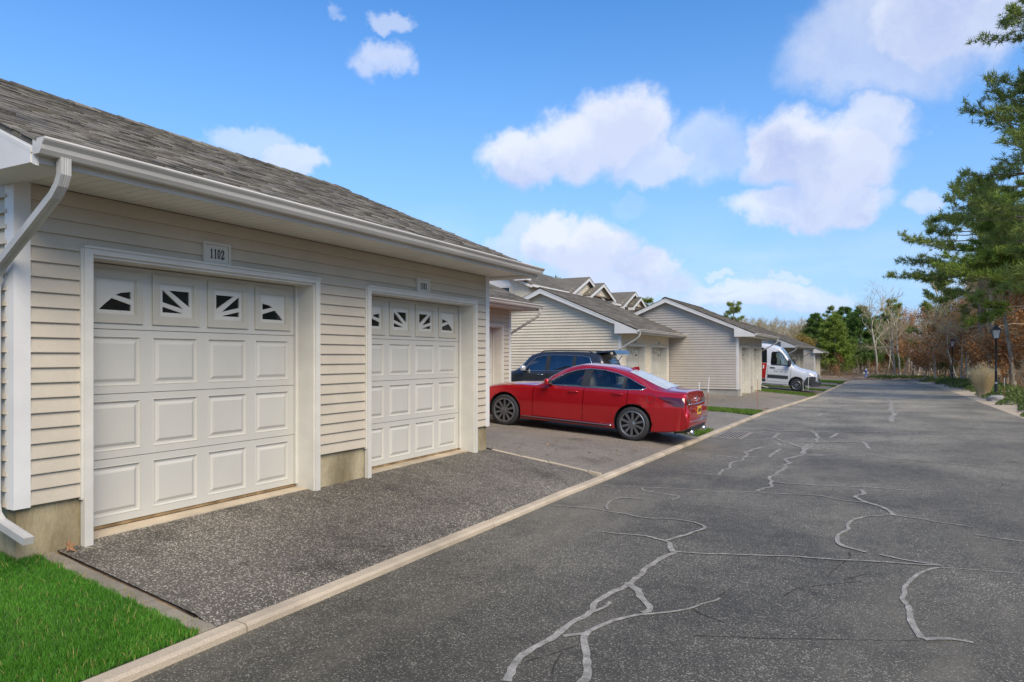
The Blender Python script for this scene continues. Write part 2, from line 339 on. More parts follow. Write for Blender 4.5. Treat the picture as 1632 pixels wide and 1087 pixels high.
# ------------------------------------------------------------------ helpers
class MB:
    def __init__(s): s.v, s.f, s.mi = [], [], []
    def add(s, vs_, fs, mi=0):
        o = len(s.v); s.v.extend(tuple(map(float, p)) for p in vs_)
        for f in fs: s.f.append(tuple(i + o for i in f)); s.mi.append(mi)
        return s
    def box(s, x0, x1, y0, y1, z0, z1, mi=0):
        return s.hexa([(x0, y0, z0), (x1, y0, z0), (x1, y1, z0), (x0, y1, z0), (x0, y0, z1), (x1, y0, z1), (x1, y1, z1), (x0, y1, z1)], mi)
    def hexa(s, p, mi=0):
        return s.add(p, [(0, 3, 2, 1), (4, 5, 6, 7), (0, 1, 5, 4), (1, 2, 6, 5), (2, 3, 7, 6), (3, 0, 4, 7)], mi)
    def prism(s, poly, axis, a, b, mi=0):
        # polygon in the plane across the axis, extruded from a to b; axis 'y': (x, z), 'x': (y, z), 'z': (x, y)
        def P(q, t): return {'y': (q[0], t, q[1]), 'x': (t, q[0], q[1]), 'z': (q[0], q[1], t)}[axis]
        n = len(poly)
        vs_ = [P(q, a) for q in poly] + [P(q, b) for q in poly]
        fs = [tuple(range(n)), tuple(range(2 * n - 1, n - 1, -1))] + [(i, i + n, (i + 1) % n + n, (i + 1) % n) for i in range(n)]
        return s.add(vs_, fs, mi)
    def tube(s, pts, rad, n=6, mi=0, cap=True):
        pts = [Vector(p) for p in pts]
        rad = rad if isinstance(rad, (list, tuple)) else [rad] * len(pts)
        vs_, fs = [], []
        up = Vector((.13, .21, 1))
        for i, p in enumerate(pts):
            d = (pts[min(i + 1, len(pts) - 1)] - pts[max(i - 1, 0)]).normalized()
            a = d.cross(up if abs(d.dot(up.normalized())) < .95 else Vector((1, 0, .1))).normalized(); b = d.cross(a)
            for k in range(n):
                t = 2 * math.pi * k / n
                vs_.append(p + (a * math.cos(t) + b * math.sin(t)) * rad[i])
        for i in range(len(pts) - 1):
            for k in range(n):
                fs.append((i * n + k, i * n + (k + 1) % n, (i + 1) * n + (k + 1) % n, (i + 1) * n + k))
        if cap: fs += [tuple(range(n - 1, -1, -1)), tuple(range((len(pts) - 1) * n, len(pts) * n))]
        return s.add(vs_, fs, mi)
    def lathe(s, prof, n=16, c=(0, 0, 0), axis='z', mi=0, cap=True):
        vs_, fs = [], []
        for r, h in prof:
            for k in range(n):
                t = 2 * math.pi * k / n; a, b = r * math.cos(t), r * math.sin(t)
                vs_.append({'z': (c[0] + a, c[1] + b, c[2] + h), 'y': (c[0] + a, c[1] + h, c[2] + b), 'x': (c[0] + h, c[1] + a, c[2] + b)}[axis])
        for i in range(len(prof) - 1):
            for k in range(n): fs.append((i * n + k, i * n + (k + 1) % n, (i + 1) * n + (k + 1) % n, (i + 1) * n + k))
        if cap: fs += [tuple(range(n - 1, -1, -1)), tuple(range((len(prof) - 1) * n, len(prof) * n))]
        return s.add(vs_, fs, mi)
    def mesh(s, name, mats, smooth=False, fix=True):
        me = bpy.data.meshes.new(name); me.from_pydata(s.v, [], s.f)
        for m in (mats if isinstance(mats, (list, tuple)) else [mats]): me.materials.append(m)
        me.polygons.foreach_set('material_index', s.mi)
        if smooth: me.polygons.foreach_set('use_smooth', [True] * len(s.f))
        me.update()
        if fix:
            bm = bmesh.new(); bm.from_mesh(me); bmesh.ops.recalc_face_normals(bm, faces=bm.faces); bm.to_mesh(me); bm.free()
        return me
    def build(s, name, mats, parent=None, smooth=False, fix=True, **props):
        return link(name, s.mesh(name, mats, smooth, fix), parent, **props)

def np_mesh(name, verts, faces, mat_, smooth=False):
    # verts (n,3), faces (m,k) arrays
    me = bpy.data.meshes.new(name)
    verts = np.asarray(verts, np.float32); faces = np.asarray(faces, np.int32)
    k = faces.shape[1]
    me.vertices.add(len(verts)); me.vertices.foreach_set('co', verts.ravel())
    me.loops.add(faces.size); me.loops.foreach_set('vertex_index', faces.ravel())
    me.polygons.add(len(faces)); me.polygons.foreach_set('loop_start', np.arange(0, faces.size, k, dtype=np.int32))
    me.polygons.foreach_set('loop_total', np.full(len(faces), k, np.int32))
    if smooth: me.polygons.foreach_set('use_smooth', np.ones(len(faces), bool))
    me.materials.append(mat_); me.update(calc_edges=True)
    return me

def link(name, data, parent=None, **props):
    o = bpy.data.objects.new(name, data); COL.objects.link(o)
    if parent is not None:
        o.parent = parent
        if not props.pop('local', False):
            t = Vector((0, 0, 0)); q = parent
            while q is not None: t += q.location + q.matrix_parent_inverse.translation; q = q.parent
            o.matrix_parent_inverse = Matrix.Translation(-t)
    props.pop('local', None)
    for k, v in props.items(): o[k] = v
    return o
def thing(name, label, cat, loc=(0, 0, 0), group=None, rz=0.0):
    o = bpy.data.objects.new(name, None); COL.objects.link(o); o.location = loc; o.rotation_euler = (0, 0, rz)
    o.empty_display_size = .2
    o['label'] = label; o['category'] = cat
    if group: o['group'] = group
    return o
def copy_tree(o, parent=None):
    c = o.copy(); COL.objects.link(c)
    if parent is not None:
        c.parent = parent; c.matrix_parent_inverse = o.matrix_parent_inverse.copy()
    for ch in list(o.children): copy_tree(ch, c)
    return c
def lerp(a, b, t): return a + (b - a) * t
def interp(x, xs, ys): return float(np.interp(x, xs, ys))

# ------------------------------------------------------------------ the lie of the land
KY = [-20, 2.2, 9.3, 24, 31.5, 38, 63, 90]; KX = [-3.57, -3.57, -3.44, -3.36, -3.02, -2.78, -2.5, -2.4]
def kerb_x(y): return interp(y, KY, KX) - .02
def road_z(y): return -.0085 * (min(max(y, 8), 88) - 8)
SY = [0, 3, 9, 13, 20, 27, 31, 34, 45, 80]; SS = [.143, .143, .143, .065, .045, .03, .075, .09, .06, .03]
def right_x(y): return interp(y, [-20, 48, 56, 63, 72, 77, 80], [3.87, 3.87, 3.7, 3.4, 2.74, 2.1, 1.5])
def ground_z(x, y):
    k = kerb_x(y); g = road_z(y)
    if x < k:
        d = k - x
        s_ = interp(y, SY, SS)
        return g + .05 + s_ * min(d, 4.8 if y > 9.3 else 2.0) * 1.0
    rx = right_x(y)
    if x > rx or y > 78.5:
        d = max(x - rx, y - 78.5)
        t = min(max(d / 1.8, 0), 1); t = t * t * (3 - 2 * t)
        return g + interp(y, [0, 40, 60, 75, 90], [.10, .13, .32, .22, .15]) * t + min(max(d - 2, 0), 40) * .012
    return g

def axis_pts(breaks):
    out = []
    for a, b, st in breaks: out += list(np.arange(a, b, st))
    return out + [breaks[-1][1]]
def sheet(name, xs, ys, zf, mat_, dz=0.0, keep=None, parent=None, **props):
    mb = MB(); nx = len(xs)
    for y in ys:
        for x in xs: mb.v.append((x, y, zf(x, y) + dz))
    for j in range(len(ys) - 1):
        for i in range(nx - 1):
            if keep and not keep((xs[i] + xs[i + 1]) / 2, (ys[j] + ys[j + 1]) / 2): continue
            mb.f.append((j * nx + i, j * nx + i + 1, (j + 1) * nx + i + 1, (j + 1) * nx + i)); mb.mi.append(0)
    return mb.build(name, mat_, parent, smooth=True, fix=False, **props)
def strip(name, x0f, x1f, ys, mat_, dz, nx=6, zf=ground_z, parent=None, **props):
    mb = MB()
    for y in ys:
        for i in range(nx + 1):
            x = lerp(x0f(y), x1f(y), i / nx); mb.v.append((x, y, zf(x, y) + dz))
    n = nx + 1
    for j in range(len(ys) - 1):
        for i in range(nx): mb.f.append((j * n + i, j * n + i + 1, (j + 1) * n + i + 1, (j + 1) * n + i)); mb.mi.append(0)
    return mb.build(name, mat_, parent, smooth=True, fix=False, **props)

def terrain_z(x, y):
    z = ground_z(x, y)
    if kerb_x(y) - .15 < x < right_x(y) + .3 and y < 79: return z - .06
    return z - .015
xs = axis_pts([(-420, -60, 40), (-60, -14, 4), (-14, 14, .5), (14, 60, 4), (60, 420, 40)])
ys = axis_pts([(-60, -4, 8), (-4, 44, .5), (44, 100, 1.0), (100, 180, 8), (180, 620, 40)])
sheet('ground', xs, ys, terrain_z, M['soil'], kind='structure')

def yr(a, b, st): return list(np.linspace(a, b, max(2, int(math.ceil((b - a) / st)) + 1)))
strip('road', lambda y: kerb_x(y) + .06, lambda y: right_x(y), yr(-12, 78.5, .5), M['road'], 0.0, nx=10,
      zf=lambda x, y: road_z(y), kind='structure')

# crack filler poured along the cracks of the road, as it lies there
SEAL = [(0.055,0.055,[(-1.72,3.25),(-1.78,3.53),(-1.8,3.74),(-1.75,3.86),(-1.73,3.99),(-1.74,4.23),(-1.7,4.39),(-1.71,4.72),(-1.66,4.95),(-1.65,5.1),(-1.67,5.22),(-1.64,5.4),(-1.62,5.74),(-1.58,6.07)]),(0.06,0.02,[(-1.4,3.32),(-1.4,3.41),(-1.4,3.59),(-1.44,3.74),(-1.52,3.88),(-1.61,4.03),(-1.58,4.13),(-1.51,4.32),(-1.4,4.52),(-1.32,4.57),(-1.19,4.68),(-1.07,4.84),(-1.0,5.07)]),(0.04,0.04,[(-1.71,3.94),(-1.61,4.03)]),(0.07,0.05,[(-1.65,5.1),(-1.56,4.94),(-1.46,4.75),(-1.35,4.62),(-1.39,4.53)]),(0.03,0.03,[(-1.68,4.35),(-1.64,4.5),(-1.64,4.63)]),(0.06,0.02,[(-1.58,6.07),(-1.69,6.27),(-1.75,6.4),(-1.9,6.49),(-2.1,6.47),(-2.38,6.47)]),(0.03,0.03,[(-1.58,6.07),(-1.36,6.12),(-1.05,6.25),(-0.69,6.39),(-0.24,6.49),(0.02,6.57),(0.45,6.69)]),(0.045,0.012,[(-1.73,6.41),(-1.69,6.65),(-1.58,6.81),(-1.51,7.11),(-1.66,7.27),(-1.86,7.29),(-2.18,7.18),(-2.36,7.28),(-2.65,7.35),(-2.99,7.35),(-3.34,7.34)]),(0.03,0.012,[(-2.67,7.41),(-2.77,7.64),(-2.82,7.91),(-2.73,8.15),(-2.44,8.14)]),(0.018,0.02,[(-3.33,8.86),(-2.74,8.93),(-2.43,9.05),(-2.02,9.13),(-1.72,9.1),(-1.55,9.2),(-1.39,9.36)]),(0.04,0.05,[(-1.39,9.38),(-1.26,9.84),(-1.31,10.34),(-1.4,10.63),(-1.32,11.17),(-1.29,11.71),(-1.34,11.97),(-1.25,12.32),(-1.44,12.7),(-1.21,13.45),(-1.22,14.49),(-1.17,15.4)]),(0.03,0.02,[(-2.73,8.89),(-2.64,8.7),(-2.38,8.65),(-2.14,8.56),(-2.17,8.29)]),(0.02,0.015,[(-1.31,10.23),(-1.09,10.17),(-0.52,10.24),(-0.08,10.39),(0.42,10.37)]),(0.02,0.02,[(-1.38,9.33),(-1.22,9.29),(-0.61,9.45),(-0.39,9.23),(-0.13,9.22)]),(0.05,0.05,[(-0.19,10.13),(-0.17,9.77),(-0.24,9.57),(-0.14,9.26),(0.03,9.0),(0.12,8.76),(0.16,8.61)]),(0.015,0.05,[(0.84,8.34),(0.52,8.47),(0.16,8.59),(-0.13,8.4),(-0.21,8.25),(-0.27,7.86),(-0.25,7.66),(-0.32,7.47),(-0.37,7.19),(-0.32,6.99),(-0.09,6.85)]),(0.03,0.03,[(0.0,6.8),(0.2,6.72),(0.45,6.7)]),(0.02,0.02,[(0.82,7.98),(1.17,7.9),(1.35,7.9)]),(0.02,0.015,[(0.44,6.61),(0.68,6.67),(1.01,6.73),(1.15,6.76)]),(0.03,0.05,[(0.44,6.61),(0.32,6.53),(0.23,6.24),(0.19,5.91),(0.15,5.61),(0.16,5.36),(0.2,5.11),(0.24,4.9)]),(0.05,0.03,[(0.24,4.9),(0.39,4.98),(0.5,4.97)]),(0.02,0.015,[(-1.14,13.49),(-0.88,13.7),(-0.06,13.91),(1.07,13.52),(1.63,13.42)]),(0.03,0.04,[(-2.12,12.65),(-1.69,12.89),(-1.67,14.03),(-1.64,14.25)]),(0.04,0.05,[(-1.89,15.47),(-1.59,15.4),(-1.42,14.8),(-1.26,14.68)]),(0.05,0.05,[(-0.96,16.78),(-0.88,17.39),(-0.86,18.0)]),(0.02,0.02,[(-1.19,15.72),(0.23,16.82)]),(0.02,0.02,[(-2.98,17.76),(-1.69,18.16),(-0.44,18.75),(1.37,19.15)]),(0.05,0.05,[(-0.29,16.38),(-0.2,15.72),(-0.15,15.09)]),(0.02,0.05,[(-2.63,10.33),(-2.28,10.52),(-2.09,10.43),(-2.1,11.03),(-2.04,11.33),(-2.14,11.56),(-2.13,11.74),(-2.04,12.22),(-2.07,12.59),(-2.04,13.09),(-2.18,13.38),(-2.08,13.9),(-2.0,14.37)]),(0.015,0.02,[(-2.94,12.59),(-2.41,12.67),(-2.13,12.49)]),(0.02,0.02,[(-2.09,12.64),(-1.7,12.86)]),(0.03,0.02,[(-3.21,18.04),(-2.54,18.29),(-2.16,17.97),(-1.06,18.34)]),(0.05,0.03,[(-3.12,20.98),(-3.08,21.76),(-2.97,22.64)]),(0.03,0.05,[(-2.11,23.36),(-1.82,23.32),(-1.63,23.64),(-1.64,24.76),(-1.43,25.03)]),(0.04,0.05,[(-1.97,16.08),(-1.81,15.67),(-1.58,15.32),(-1.42,14.78),(-1.28,14.69),(-1.26,15.04),(-1.13,15.66),(-1.17,16.65),(-1.28,17.72),(-1.45,18.37)]),(0.05,0.04,[(-1.28,14.69),(-1.23,13.62)]),(0.02,0.02,[(-1.22,13.55),(-1.0,13.46),(-0.79,13.72)]),(0.04,0.03,[(-1.87,15.25),(-1.7,14.88)]),(0.04,0.03,[(-1.67,37.81),(-1.37,39.68),(-0.82,39.16)]),(0.03,0.03,[(-1.99,35.34),(-1.25,32.55),(-0.51,31.85),(-0.16,30.49)]),(0.04,0.04,[(1.39,30.93),(1.35,29.08),(1.28,28.62)]),(0.03,0.03,[(-1.69,24.92),(-1.25,25.92),(-0.79,25.82),(-0.01,25.91),(0.45,26.01)]),(0.06,0.06,[(0.47,53.55),(0.48,48.11),(0.34,40.75)]),(0.06,0.08,[(0.39,36.82),(0.48,34.21),(0.43,31.36),(0.45,30.37),(0.35,28.06),(0.45,26.19),(0.36,24.14),(0.32,22.41)]),(0.03,0.03,[(-0.16,30.49),(0.45,30.61)]),(0.03,0.03,[(0.86,30.86),(1.15,30.79)]),(0.03,0.03,[(0.45,26.19),(0.78,26.03)])]
HAIR = [[(-1.74,3.52),(-1.67,3.64),(-1.63,3.72),(-1.57,3.86)],[(-1.55,3.45),(-1.6,3.62),(-1.61,3.72)],[(-1.1,4.75),(-1.04,4.69),(-0.87,4.61)],[(-1.0,5.07),(-0.98,5.25),(-0.94,5.44)],[(-0.23,6.78),(-0.21,6.63),(-0.28,6.32),(-0.34,6.05)],[(-0.6,5.33),(-0.53,5.54),(-0.4,5.68),(-0.23,5.84),(-0.11,5.94)],[(-0.23,5.9),(-0.17,6.03),(-0.08,6.18)],[(-0.74,4.41),(-0.49,4.52),(-0.11,4.7),(0.22,4.86)],[(-1.01,4.31),(-0.74,4.42)]]

rng = random.Random(5)
def ribbon(mb, pts, w0, w1, dz, jit=.16):
    # resample, wobble and give it a width
    P = [Vector((x, y, 0)) for x, y in pts]
    D = [0]
    for a, b in zip(P, P[1:]): D.append(D[-1] + (b - a).length)
    n = max(3, int(D[-1] / .05)); n = min(n, 160)
    Q = []
    for i in range(n + 1):
        d = D[-1] * i / n
        x = np.interp(d, D, [p.x for p in P]); y = np.interp(d, D, [p.y for p in P]); Q.append(Vector((float(x), float(y), 0)))
    for _ in range(2): Q = [Q[0]] + [(Q[i - 1] + Q[i] * 2 + Q[i + 1]) / 4 for i in range(1, n)] + [Q[-1]]
    amp = max(w0, w1) * .5; ph = rng.random() * 9
    o = len(mb.v)
    for i, p in enumerate(Q):
        d = (Q[min(i + 1, n)] - Q[max(i - 1, 0)]).normalized(); s_ = Vector((-d.y, d.x, 0))
        if i == 0 or i % 3 == 0: g0, g1 = (rng.uniform(-.8, .8), rng.uniform(-.8, .8)) if i == 0 else (g1, rng.uniform(-.8, .8))
        c = p + s_ * amp * (math.sin(i * .31 + ph) * .5 + lerp(g0, g1, (i % 3) / 3))
        w = max(lerp(w0, w1, i / n) * (.85 + max(0, p.y - 6) * .05), .0050 * max(0, p.y - 3.5) if w0 > .011 else 0) * .5
        a = c + s_ * w * (1 + rng.uniform(-jit, jit) * 1.5); b = c - s_ * w * (1 + rng.uniform(-jit, jit) * 1.5)
        mb.v.append((a.x, a.y, road_z(a.y) + dz)); mb.v.append((b.x, b.y, road_z(b.y) + dz))
    for i in range(n):
        mb.f.append((o + 2 * i, o + 2 * i + 1, o + 2 * i + 3, o + 2 * i + 2)); mb.mi.append(0)
for i, (w0, w1, pts) in enumerate(SEAL):
    mb = MB(); ribbon(mb, pts, w0, w1, .004 + .0006 * (i % 9))
    mb.build('crack_sealant', M['seal'], None, fix=False, kind='structure')
mb = MB()
for pts in HAIR:
    ribbon(mb, pts, .011, .006, .0025, .6)
for k in range(22):      # finer crazing
    x, y = rng.uniform(-2.6, 3.2), rng.uniform(3.4, 24)
    a = rng.random() * 6.3; pts = [(x, y)]
    for _ in range(rng.randint(3, 6)):
        a += rng.uniform(-.9, .9); x += math.cos(a) * .16; y += math.sin(a) * .22; pts.append((x, y))
    ribbon(mb, pts, .005, .002, .003, .6)
mb.build('road_crack', M['crack'], None, fix=False, kind='structure')

# kerb of cast stones laid end to end
kerb = bpy.data.objects.new('kerb', None); COL.objects.link(kerb); kerb['kind'] = 'structure'
y = -3.0; kr = random.Random(3)
while y < 63:
    ln = 3.05 if y < 40 else 6.0
    y1 = y + ln - .012
    mb = MB(); seg = yr(y, y1, .75); w = .115; ch = .012; dzz = kr.uniform(-.004, .004)
    for yy in seg:
        kx = kerb_x(yy) + kr.uniform(-.004, .004); z = road_z(yy) + .052 + dzz
        mb.v += [(kx, yy, z - .2), (kx, yy, z - .002), (kx + .01, yy, z), (kx + w - ch * 2, yy, z - .004), (kx + w, yy, z - ch - .008), (kx + w + .004, yy, z - .2)]
    for j in range(len(seg) - 1):
        for i in range(5): mb.f.append((j * 6 + i, j * 6 + i + 1, j * 6 + i + 7, j * 6 + i + 6)); mb.mi.append(0)
    e = (len(seg) - 1) * 6
    mb.f += [tuple(range(6)), tuple(range(e + 5, e - 1, -1))]; mb.mi += [0, 0]
    mb.build('kerb_stone', M['concrete_pale'], kerb)
    y += ln

# driveways
def kb(y): return kerb_x(y) + .004
D1Y0, D1Y1 = 2.98, 9.30
strip('driveway', lambda y: -5.305, kb, yr(D1Y0, D1Y1, .3), M['drive'], .014, nx=8, kind='structure')
strip('driveway', lambda y: -8.6, kb, yr(9.42, 15.45, .4), M['drive_far'], .010, nx=10, kind='structure')
strip('driveway', lambda y: -14.5, kb, yr(16.95, 22.6, .4), M['drive_far'], .010, nx=14, kind='structure')
strip('driveway', lambda y: -9.0, kb, yr(24.5, 36.4, .4), M['drive_far'], .010, nx=10, kind='structure')
strip('driveway', lambda y: -14.0, kb, yr(39.3, 43.9, .4), M['drive_far'], .010, nx=10, kind='structure')
strip('driveway', lambda y: -6.0, kb, yr(46.0, 53.0, .5), M['drive_far'], .010, nx=6, kind='structure')
strip('driveway', lambda y: -6.0, kb, yr(55.0, 61.0, .5), M['drive_far'], .010, nx=6, kind='structure')
strip('driveway', lambda y: -6.0, lambda y: -2.6, yr(70.0, 77.0, .5), M['drive_far'], .010, nx=6, kind='structure')
# sandy verge along the right of the road
vr = random.Random(8)
vj = {}
def verge(y):
    k = round(y, 2)
    if k not in vj: vj[k] = vr.uniform(-.18, .18)
    return right_x(y) + interp(y, [0, 30, 45, 60, 78], [1.25, 1.1, .9, .75, .6]) + vj[k]
strip('sandy_verge', lambda y: right_x(y) - .03, verge, yr(-10, 76, .8), M['sand'], .006, nx=4, kind='structure')

# edging blocks between the near lawn and the driveway
edging = thing('paver_edging', 'row of weathered concrete edging blocks between the lawn and the gravelly driveway', 'edging', (-4.4, 2.88, .1))
x = -5.36; er = random.Random(2)
while x < kerb_x(2.9) - .05:
    ln = er.uniform(.185, .215); a = x; b = min(x + ln - .006, kerb_x(2.9) - .006)
    z0, z1 = ground_z(a, 2.9) + .012, ground_z(b, 2.9) + .012
    jy = er.uniform(-.006, .006); jz = er.uniform(-.004, .004)
    mb = MB(); c = .006; y0, y1 = 2.845 + jy, 2.955 + jy
    mb.add([(a, y0, z0 - .06), (b, y0, z1 - .06), (b, y1, z1 - .06), (a, y1, z0 - .06),
            (a, y0, z0 - c + jz), (b, y0, z1 - c + jz), (b, y1, z1 - c + jz), (a, y1, z0 - c + jz),
            (a + c, y0 + c, z0 + jz), (b - c, y0 + c, z1 + jz), (b - c, y1 - c, z1 + jz), (a + c, y1 - c, z0 + jz)],
           [(0, 1, 5, 4), (1, 2, 6, 5), (2, 3, 7, 6), (3, 0, 4, 7), (4, 5, 9, 8), (5, 6, 10, 9), (6, 7, 11, 10), (7, 4, 8, 11), (8, 9, 10, 11)])
    mb.build('edging_block', M['paver'], edging)
    x += ln
edging2 = thing('concrete_divider', 'pale cracked concrete strip between the two driveways', 'edging', (-4.4, 9.36, .1))
x = -5.22
while x < kerb_x(9.36) - .05:
    ln = er.uniform(.35, .62); a = x; b = min(x + ln - .014, kerb_x(9.36) - .004)
    ja, jb = er.uniform(-.02, .02), er.uniform(-.02, .02)
    z0, z1 = ground_z(a, 9.36) + .02, ground_z(b, 9.36) + .02
    MB().hexa([(a, 9.315 + ja, z0 - .06), (b, 9.315 + jb, z1 - .06), (b, 9.40 + jb, z1 - .06), (a, 9.40 + ja, z0 - .06),
               (a + .01, 9.32 + ja, z0), (b - .01, 9.32 + jb, z1), (b - .01, 9.395 + jb, z1), (a + .01, 9.395 + ja, z0)]).build('divider_block', M['concrete_pale'], edging2)
    x += ln

# grass: blades growing on a turf sheet
def blades(name, inside, area, n, h, w, mat_, seed, zoff=0.0, **props):
    r = np.random.default_rng(seed)
    x0, x1, y0, y1 = area
    px_ = r.uniform(x0, x1, n); py_ = r.uniform(y0, y1, n)
    ok = np.array([inside(a, b) for a, b in zip(px_, py_)]); px_, py_ = px_[ok], py_[ok]; n = len(px_)
    pz = np.array([ground_z(a, b) for a, b in zip(px_, py_)]) + zoff
    a = r.uniform(0, 2 * np.pi, n); hh = h * r.uniform(.55, 1.25, n); ww = w * r.uniform(.7, 1.3, n)
    lean = r.uniform(.1, .75, n) * hh; la = r.uniform(0, 2 * np.pi, n)
    dx, dy = np.cos(a) * ww, np.sin(a) * ww; lx, ly = np.cos(la) * lean, np.sin(la) * lean
    base = np.stack([px_, py_, pz], 1)
    V = np.empty((n, 5, 3), np.float32)
    V[:, 0] = base + np.stack([-dx, -dy, 0 * dx], 1); V[:, 1] = base + np.stack([dx, dy, 0 * dx], 1)
    mid = base + np.stack([lx * .35, ly * .35, hh * .6], 1)
    V[:, 2] = mid + np.stack([dx * .7, dy * .7, 0 * dx], 1); V[:, 3] = mid - np.stack([dx * .7, dy * .7, 0 * dx], 1)
    V[:, 4] = base + np.stack([lx, ly, hh], 1)
    i = np.arange(n)[:, None] * 5
    F = np.concatenate([i + [0, 1, 2], i + [0, 2, 3], i + [3, 2, 4]], 0)
    return link(name, np_mesh(name, V.reshape(-1, 3), F, mat_), None, kind='stuff', **props)
strip('lawn', lambda y: -7.5, kb, yr(-1.0, 2.845, .35), M['turf'], .006, nx=8, kind='structure')
near = lambda x, y: x < kerb_x(y) - .004 and y < 2.85 + .012 * math.sin(x * 31)
blades('grass', lambda x, y: near(x, y) and y > 1.55, (-5.9, -3.55, 1.55, 2.865), 70000, .033, .0020, M['grass'], 1)
blades('dry_grass', near, (-5.9, -3.55, 1.2, 2.9), 1100, .05, .0022, M['dry_blade'], 9)
blades('dry_grass', lambda x, y: kerb_x(y) - .12 < x < kerb_x(y) + .03 or 2.78 < y < 2.9 - .03 * math.sin(x * 9), (-5.9, -3.45, 1.2, 2.92), 2600, .05, .0020, M['dry_blade'], 10)
blades('grass', near, (-7.4, -3.55, -.6, 1.7), 26000, .034, .004, M['grass'], 2)
def in_strip(y0, y1, x0=-30, cut=None):
    return lambda x, y: y0 + .06 * math.sin(x * 4.1) < y < y1 + .06 * math.sin(x * 3.3) and x0 < x < kerb_x(y) - .01
for (a, b, x0, n) in ((15.5, 16.9, -8.2, 14000), (22.65, 24.45, -8.4, 16000), (36.45, 39.25, -12, 16000), (43.95, 45.95, -9, 12000), (53.05, 54.95, -5.4, 6000), (61.1, 69.9, -9, 12000)):
    strip('lawn', lambda y: x0, kb if b < 62 else (lambda y: -2.6), yr(a, b, .4), M['turf'], .008, nx=6, kind='structure')
    blades('grass', in_strip(a, b, x0) if b < 62 else (lambda x, y: x < -2.6), (x0, -2.4, a, b), n, .06, .006 if a < 20 else .012, M['grass_far'], int(a))

# ------------------------------------------------------------------ garages
DIGITS = {
 '1': [[(.30, 0), (.86, 0), (.86, .07), (.70, .09), (.70, 1), (.56, 1), (.28, .84), (.28, .78), (.46, .84), (.46, .09), (.30, .07)]],
 '0': 'ring',
 '2': [[(.08, 0), (.92, 0), (.94, .30), (.86, .30), (.80, .16), (.34, .16), (.72, .44), (.90, .62), (.90, .80), (.74, .96), (.50, 1), (.26, .96), (.10, .80), (.12, .66), (.28, .62), (.34, .74), (.36, .88), (.50, .93), (.62, .88), (.66, .74), (.60, .58), (.08, .10)]],
 '3': [[(.10, .22), (.30, .30), (.34, .12), (.50, .07), (.66, .14), (.68, .36), (.56, .48), (.36, .50), (.36, .57), (.56, .60), (.64, .74), (.62, .88), (.50, .93), (.36, .88), (.32, .74), (.14, .76), (.24, .95), (.5, 1), (.78, .95), (.88, .78), (.82, .62), (.70, .54), (.88, .44), (.92, .24), (.80, .05), (.5, 0), (.22, .05)]],
}
def numerals(text, w, h, x, yc, zc, parent, name='numeral'):
    # condensed serif figures, 4 mm thick, standing on a plate that faces +X
    n = len(text); adv = w / n
    for i, ch in enumerate(text):
        y0 = yc - w / 2 + i * adv; z0 = zc - h / 2; cw = adv * .92
        mb = MB(); d = DIGITS[ch]
        if d == 'ring':
            o, q = [], []
            for k in range(20):
                t = 2 * math.pi * k / 20
                o.append((y0 + cw * (.5 + .42 * math.cos(t)), z0 + h * (.5 + .5 * math.sin(t))))
                q.append((y0 + cw * (.5 + .19 * math.cos(t)), z0 + h * (.5 + .43 * math.sin(t))))
            for k in range(20):
                j = (k + 1) % 20
                A, B, C, D = o[k], o[j], q[j], q[k]
                mb.hexa([(x, *A), (x, *B), (x, *C), (x, *D), (x + .004, *A), (x + .004, *B), (x + .004, *C), (x + .004, *D)])
        else:
            for poly in d:
                pl = [(y0 + cw * a, z0 + h * b) for a, b in poly]
                tr = tessellate_polygon([[Vector((a, b, 0)) for a, b in pl]])
                m = len(pl)
                mb.add([(x, a, b) for a, b in pl] + [(x + .004, a, b) for a, b in pl],
                       [tuple(k + m for k in t) for t in tr] + [(k, (k + 1) % m, (k + 1) % m + m, k + m) for k in range(m)])
        mb.build(name, M['ink'], parent)

def number_plaque(text, xw, yc, zc, label, small=False):
    t = thing('number_plaque', label, 'number sign', (xw, yc, zc))
    hw, hh = .145, .10
    mb = MB(); d = .030
    # square backing with a stepped rim
    mb.box(xw, xw + d, yc - hw, yc + hw, zc - hh, zc - hh + .022); mb.box(xw, xw + d, yc - hw, yc + hw, zc + hh - .022, zc + hh)
    mb.box(xw, xw + d, yc - hw, yc - hw + .024, zc - hh + .022, zc + hh - .022); mb.box(xw, xw + d, yc + hw - .024, yc + hw, zc - hh + .022, zc + hh - .022)
    mb.build('plaque_rim', M['plate'], t)
    MB().box(xw, xw + d - .008, yc - hw + .026, yc + hw - .026, zc - hh + .024, zc + hh - .024).build('plaque_face', M['plate'], t)
    numerals(text, .16, .085, xw + d - .0078, yc, zc, t)
    return t

def ring_panel(mb, x, y0, y1, z0, z1, steps, mi=0):
    # nested rectangles: (inset, x offset) from the rim inwards
    loops = [[(x + dx, y0 + i, z0 + i), (x + dx, y1 - i, z0 + i), (x + dx, y1 - i, z1 - i), (x + dx, y0 + i, z1 - i)] for i, dx in steps]
    o = len(mb.v)
    for lp in loops: mb.v.extend(lp)
    for k in range(len(loops) - 1):
        for j in range(4):
            mb.f.append((o + k * 4 + j, o + k * 4 + (j + 1) % 4, o + (k + 1) * 4 + (j + 1) % 4, o + (k + 1) * 4 + j)); mb.mi.append(mi)
    e = o + (len(loops) - 1) * 4
    mb.f.append((e, e + 1, e + 2, e + 3)); mb.mi.append(mi)

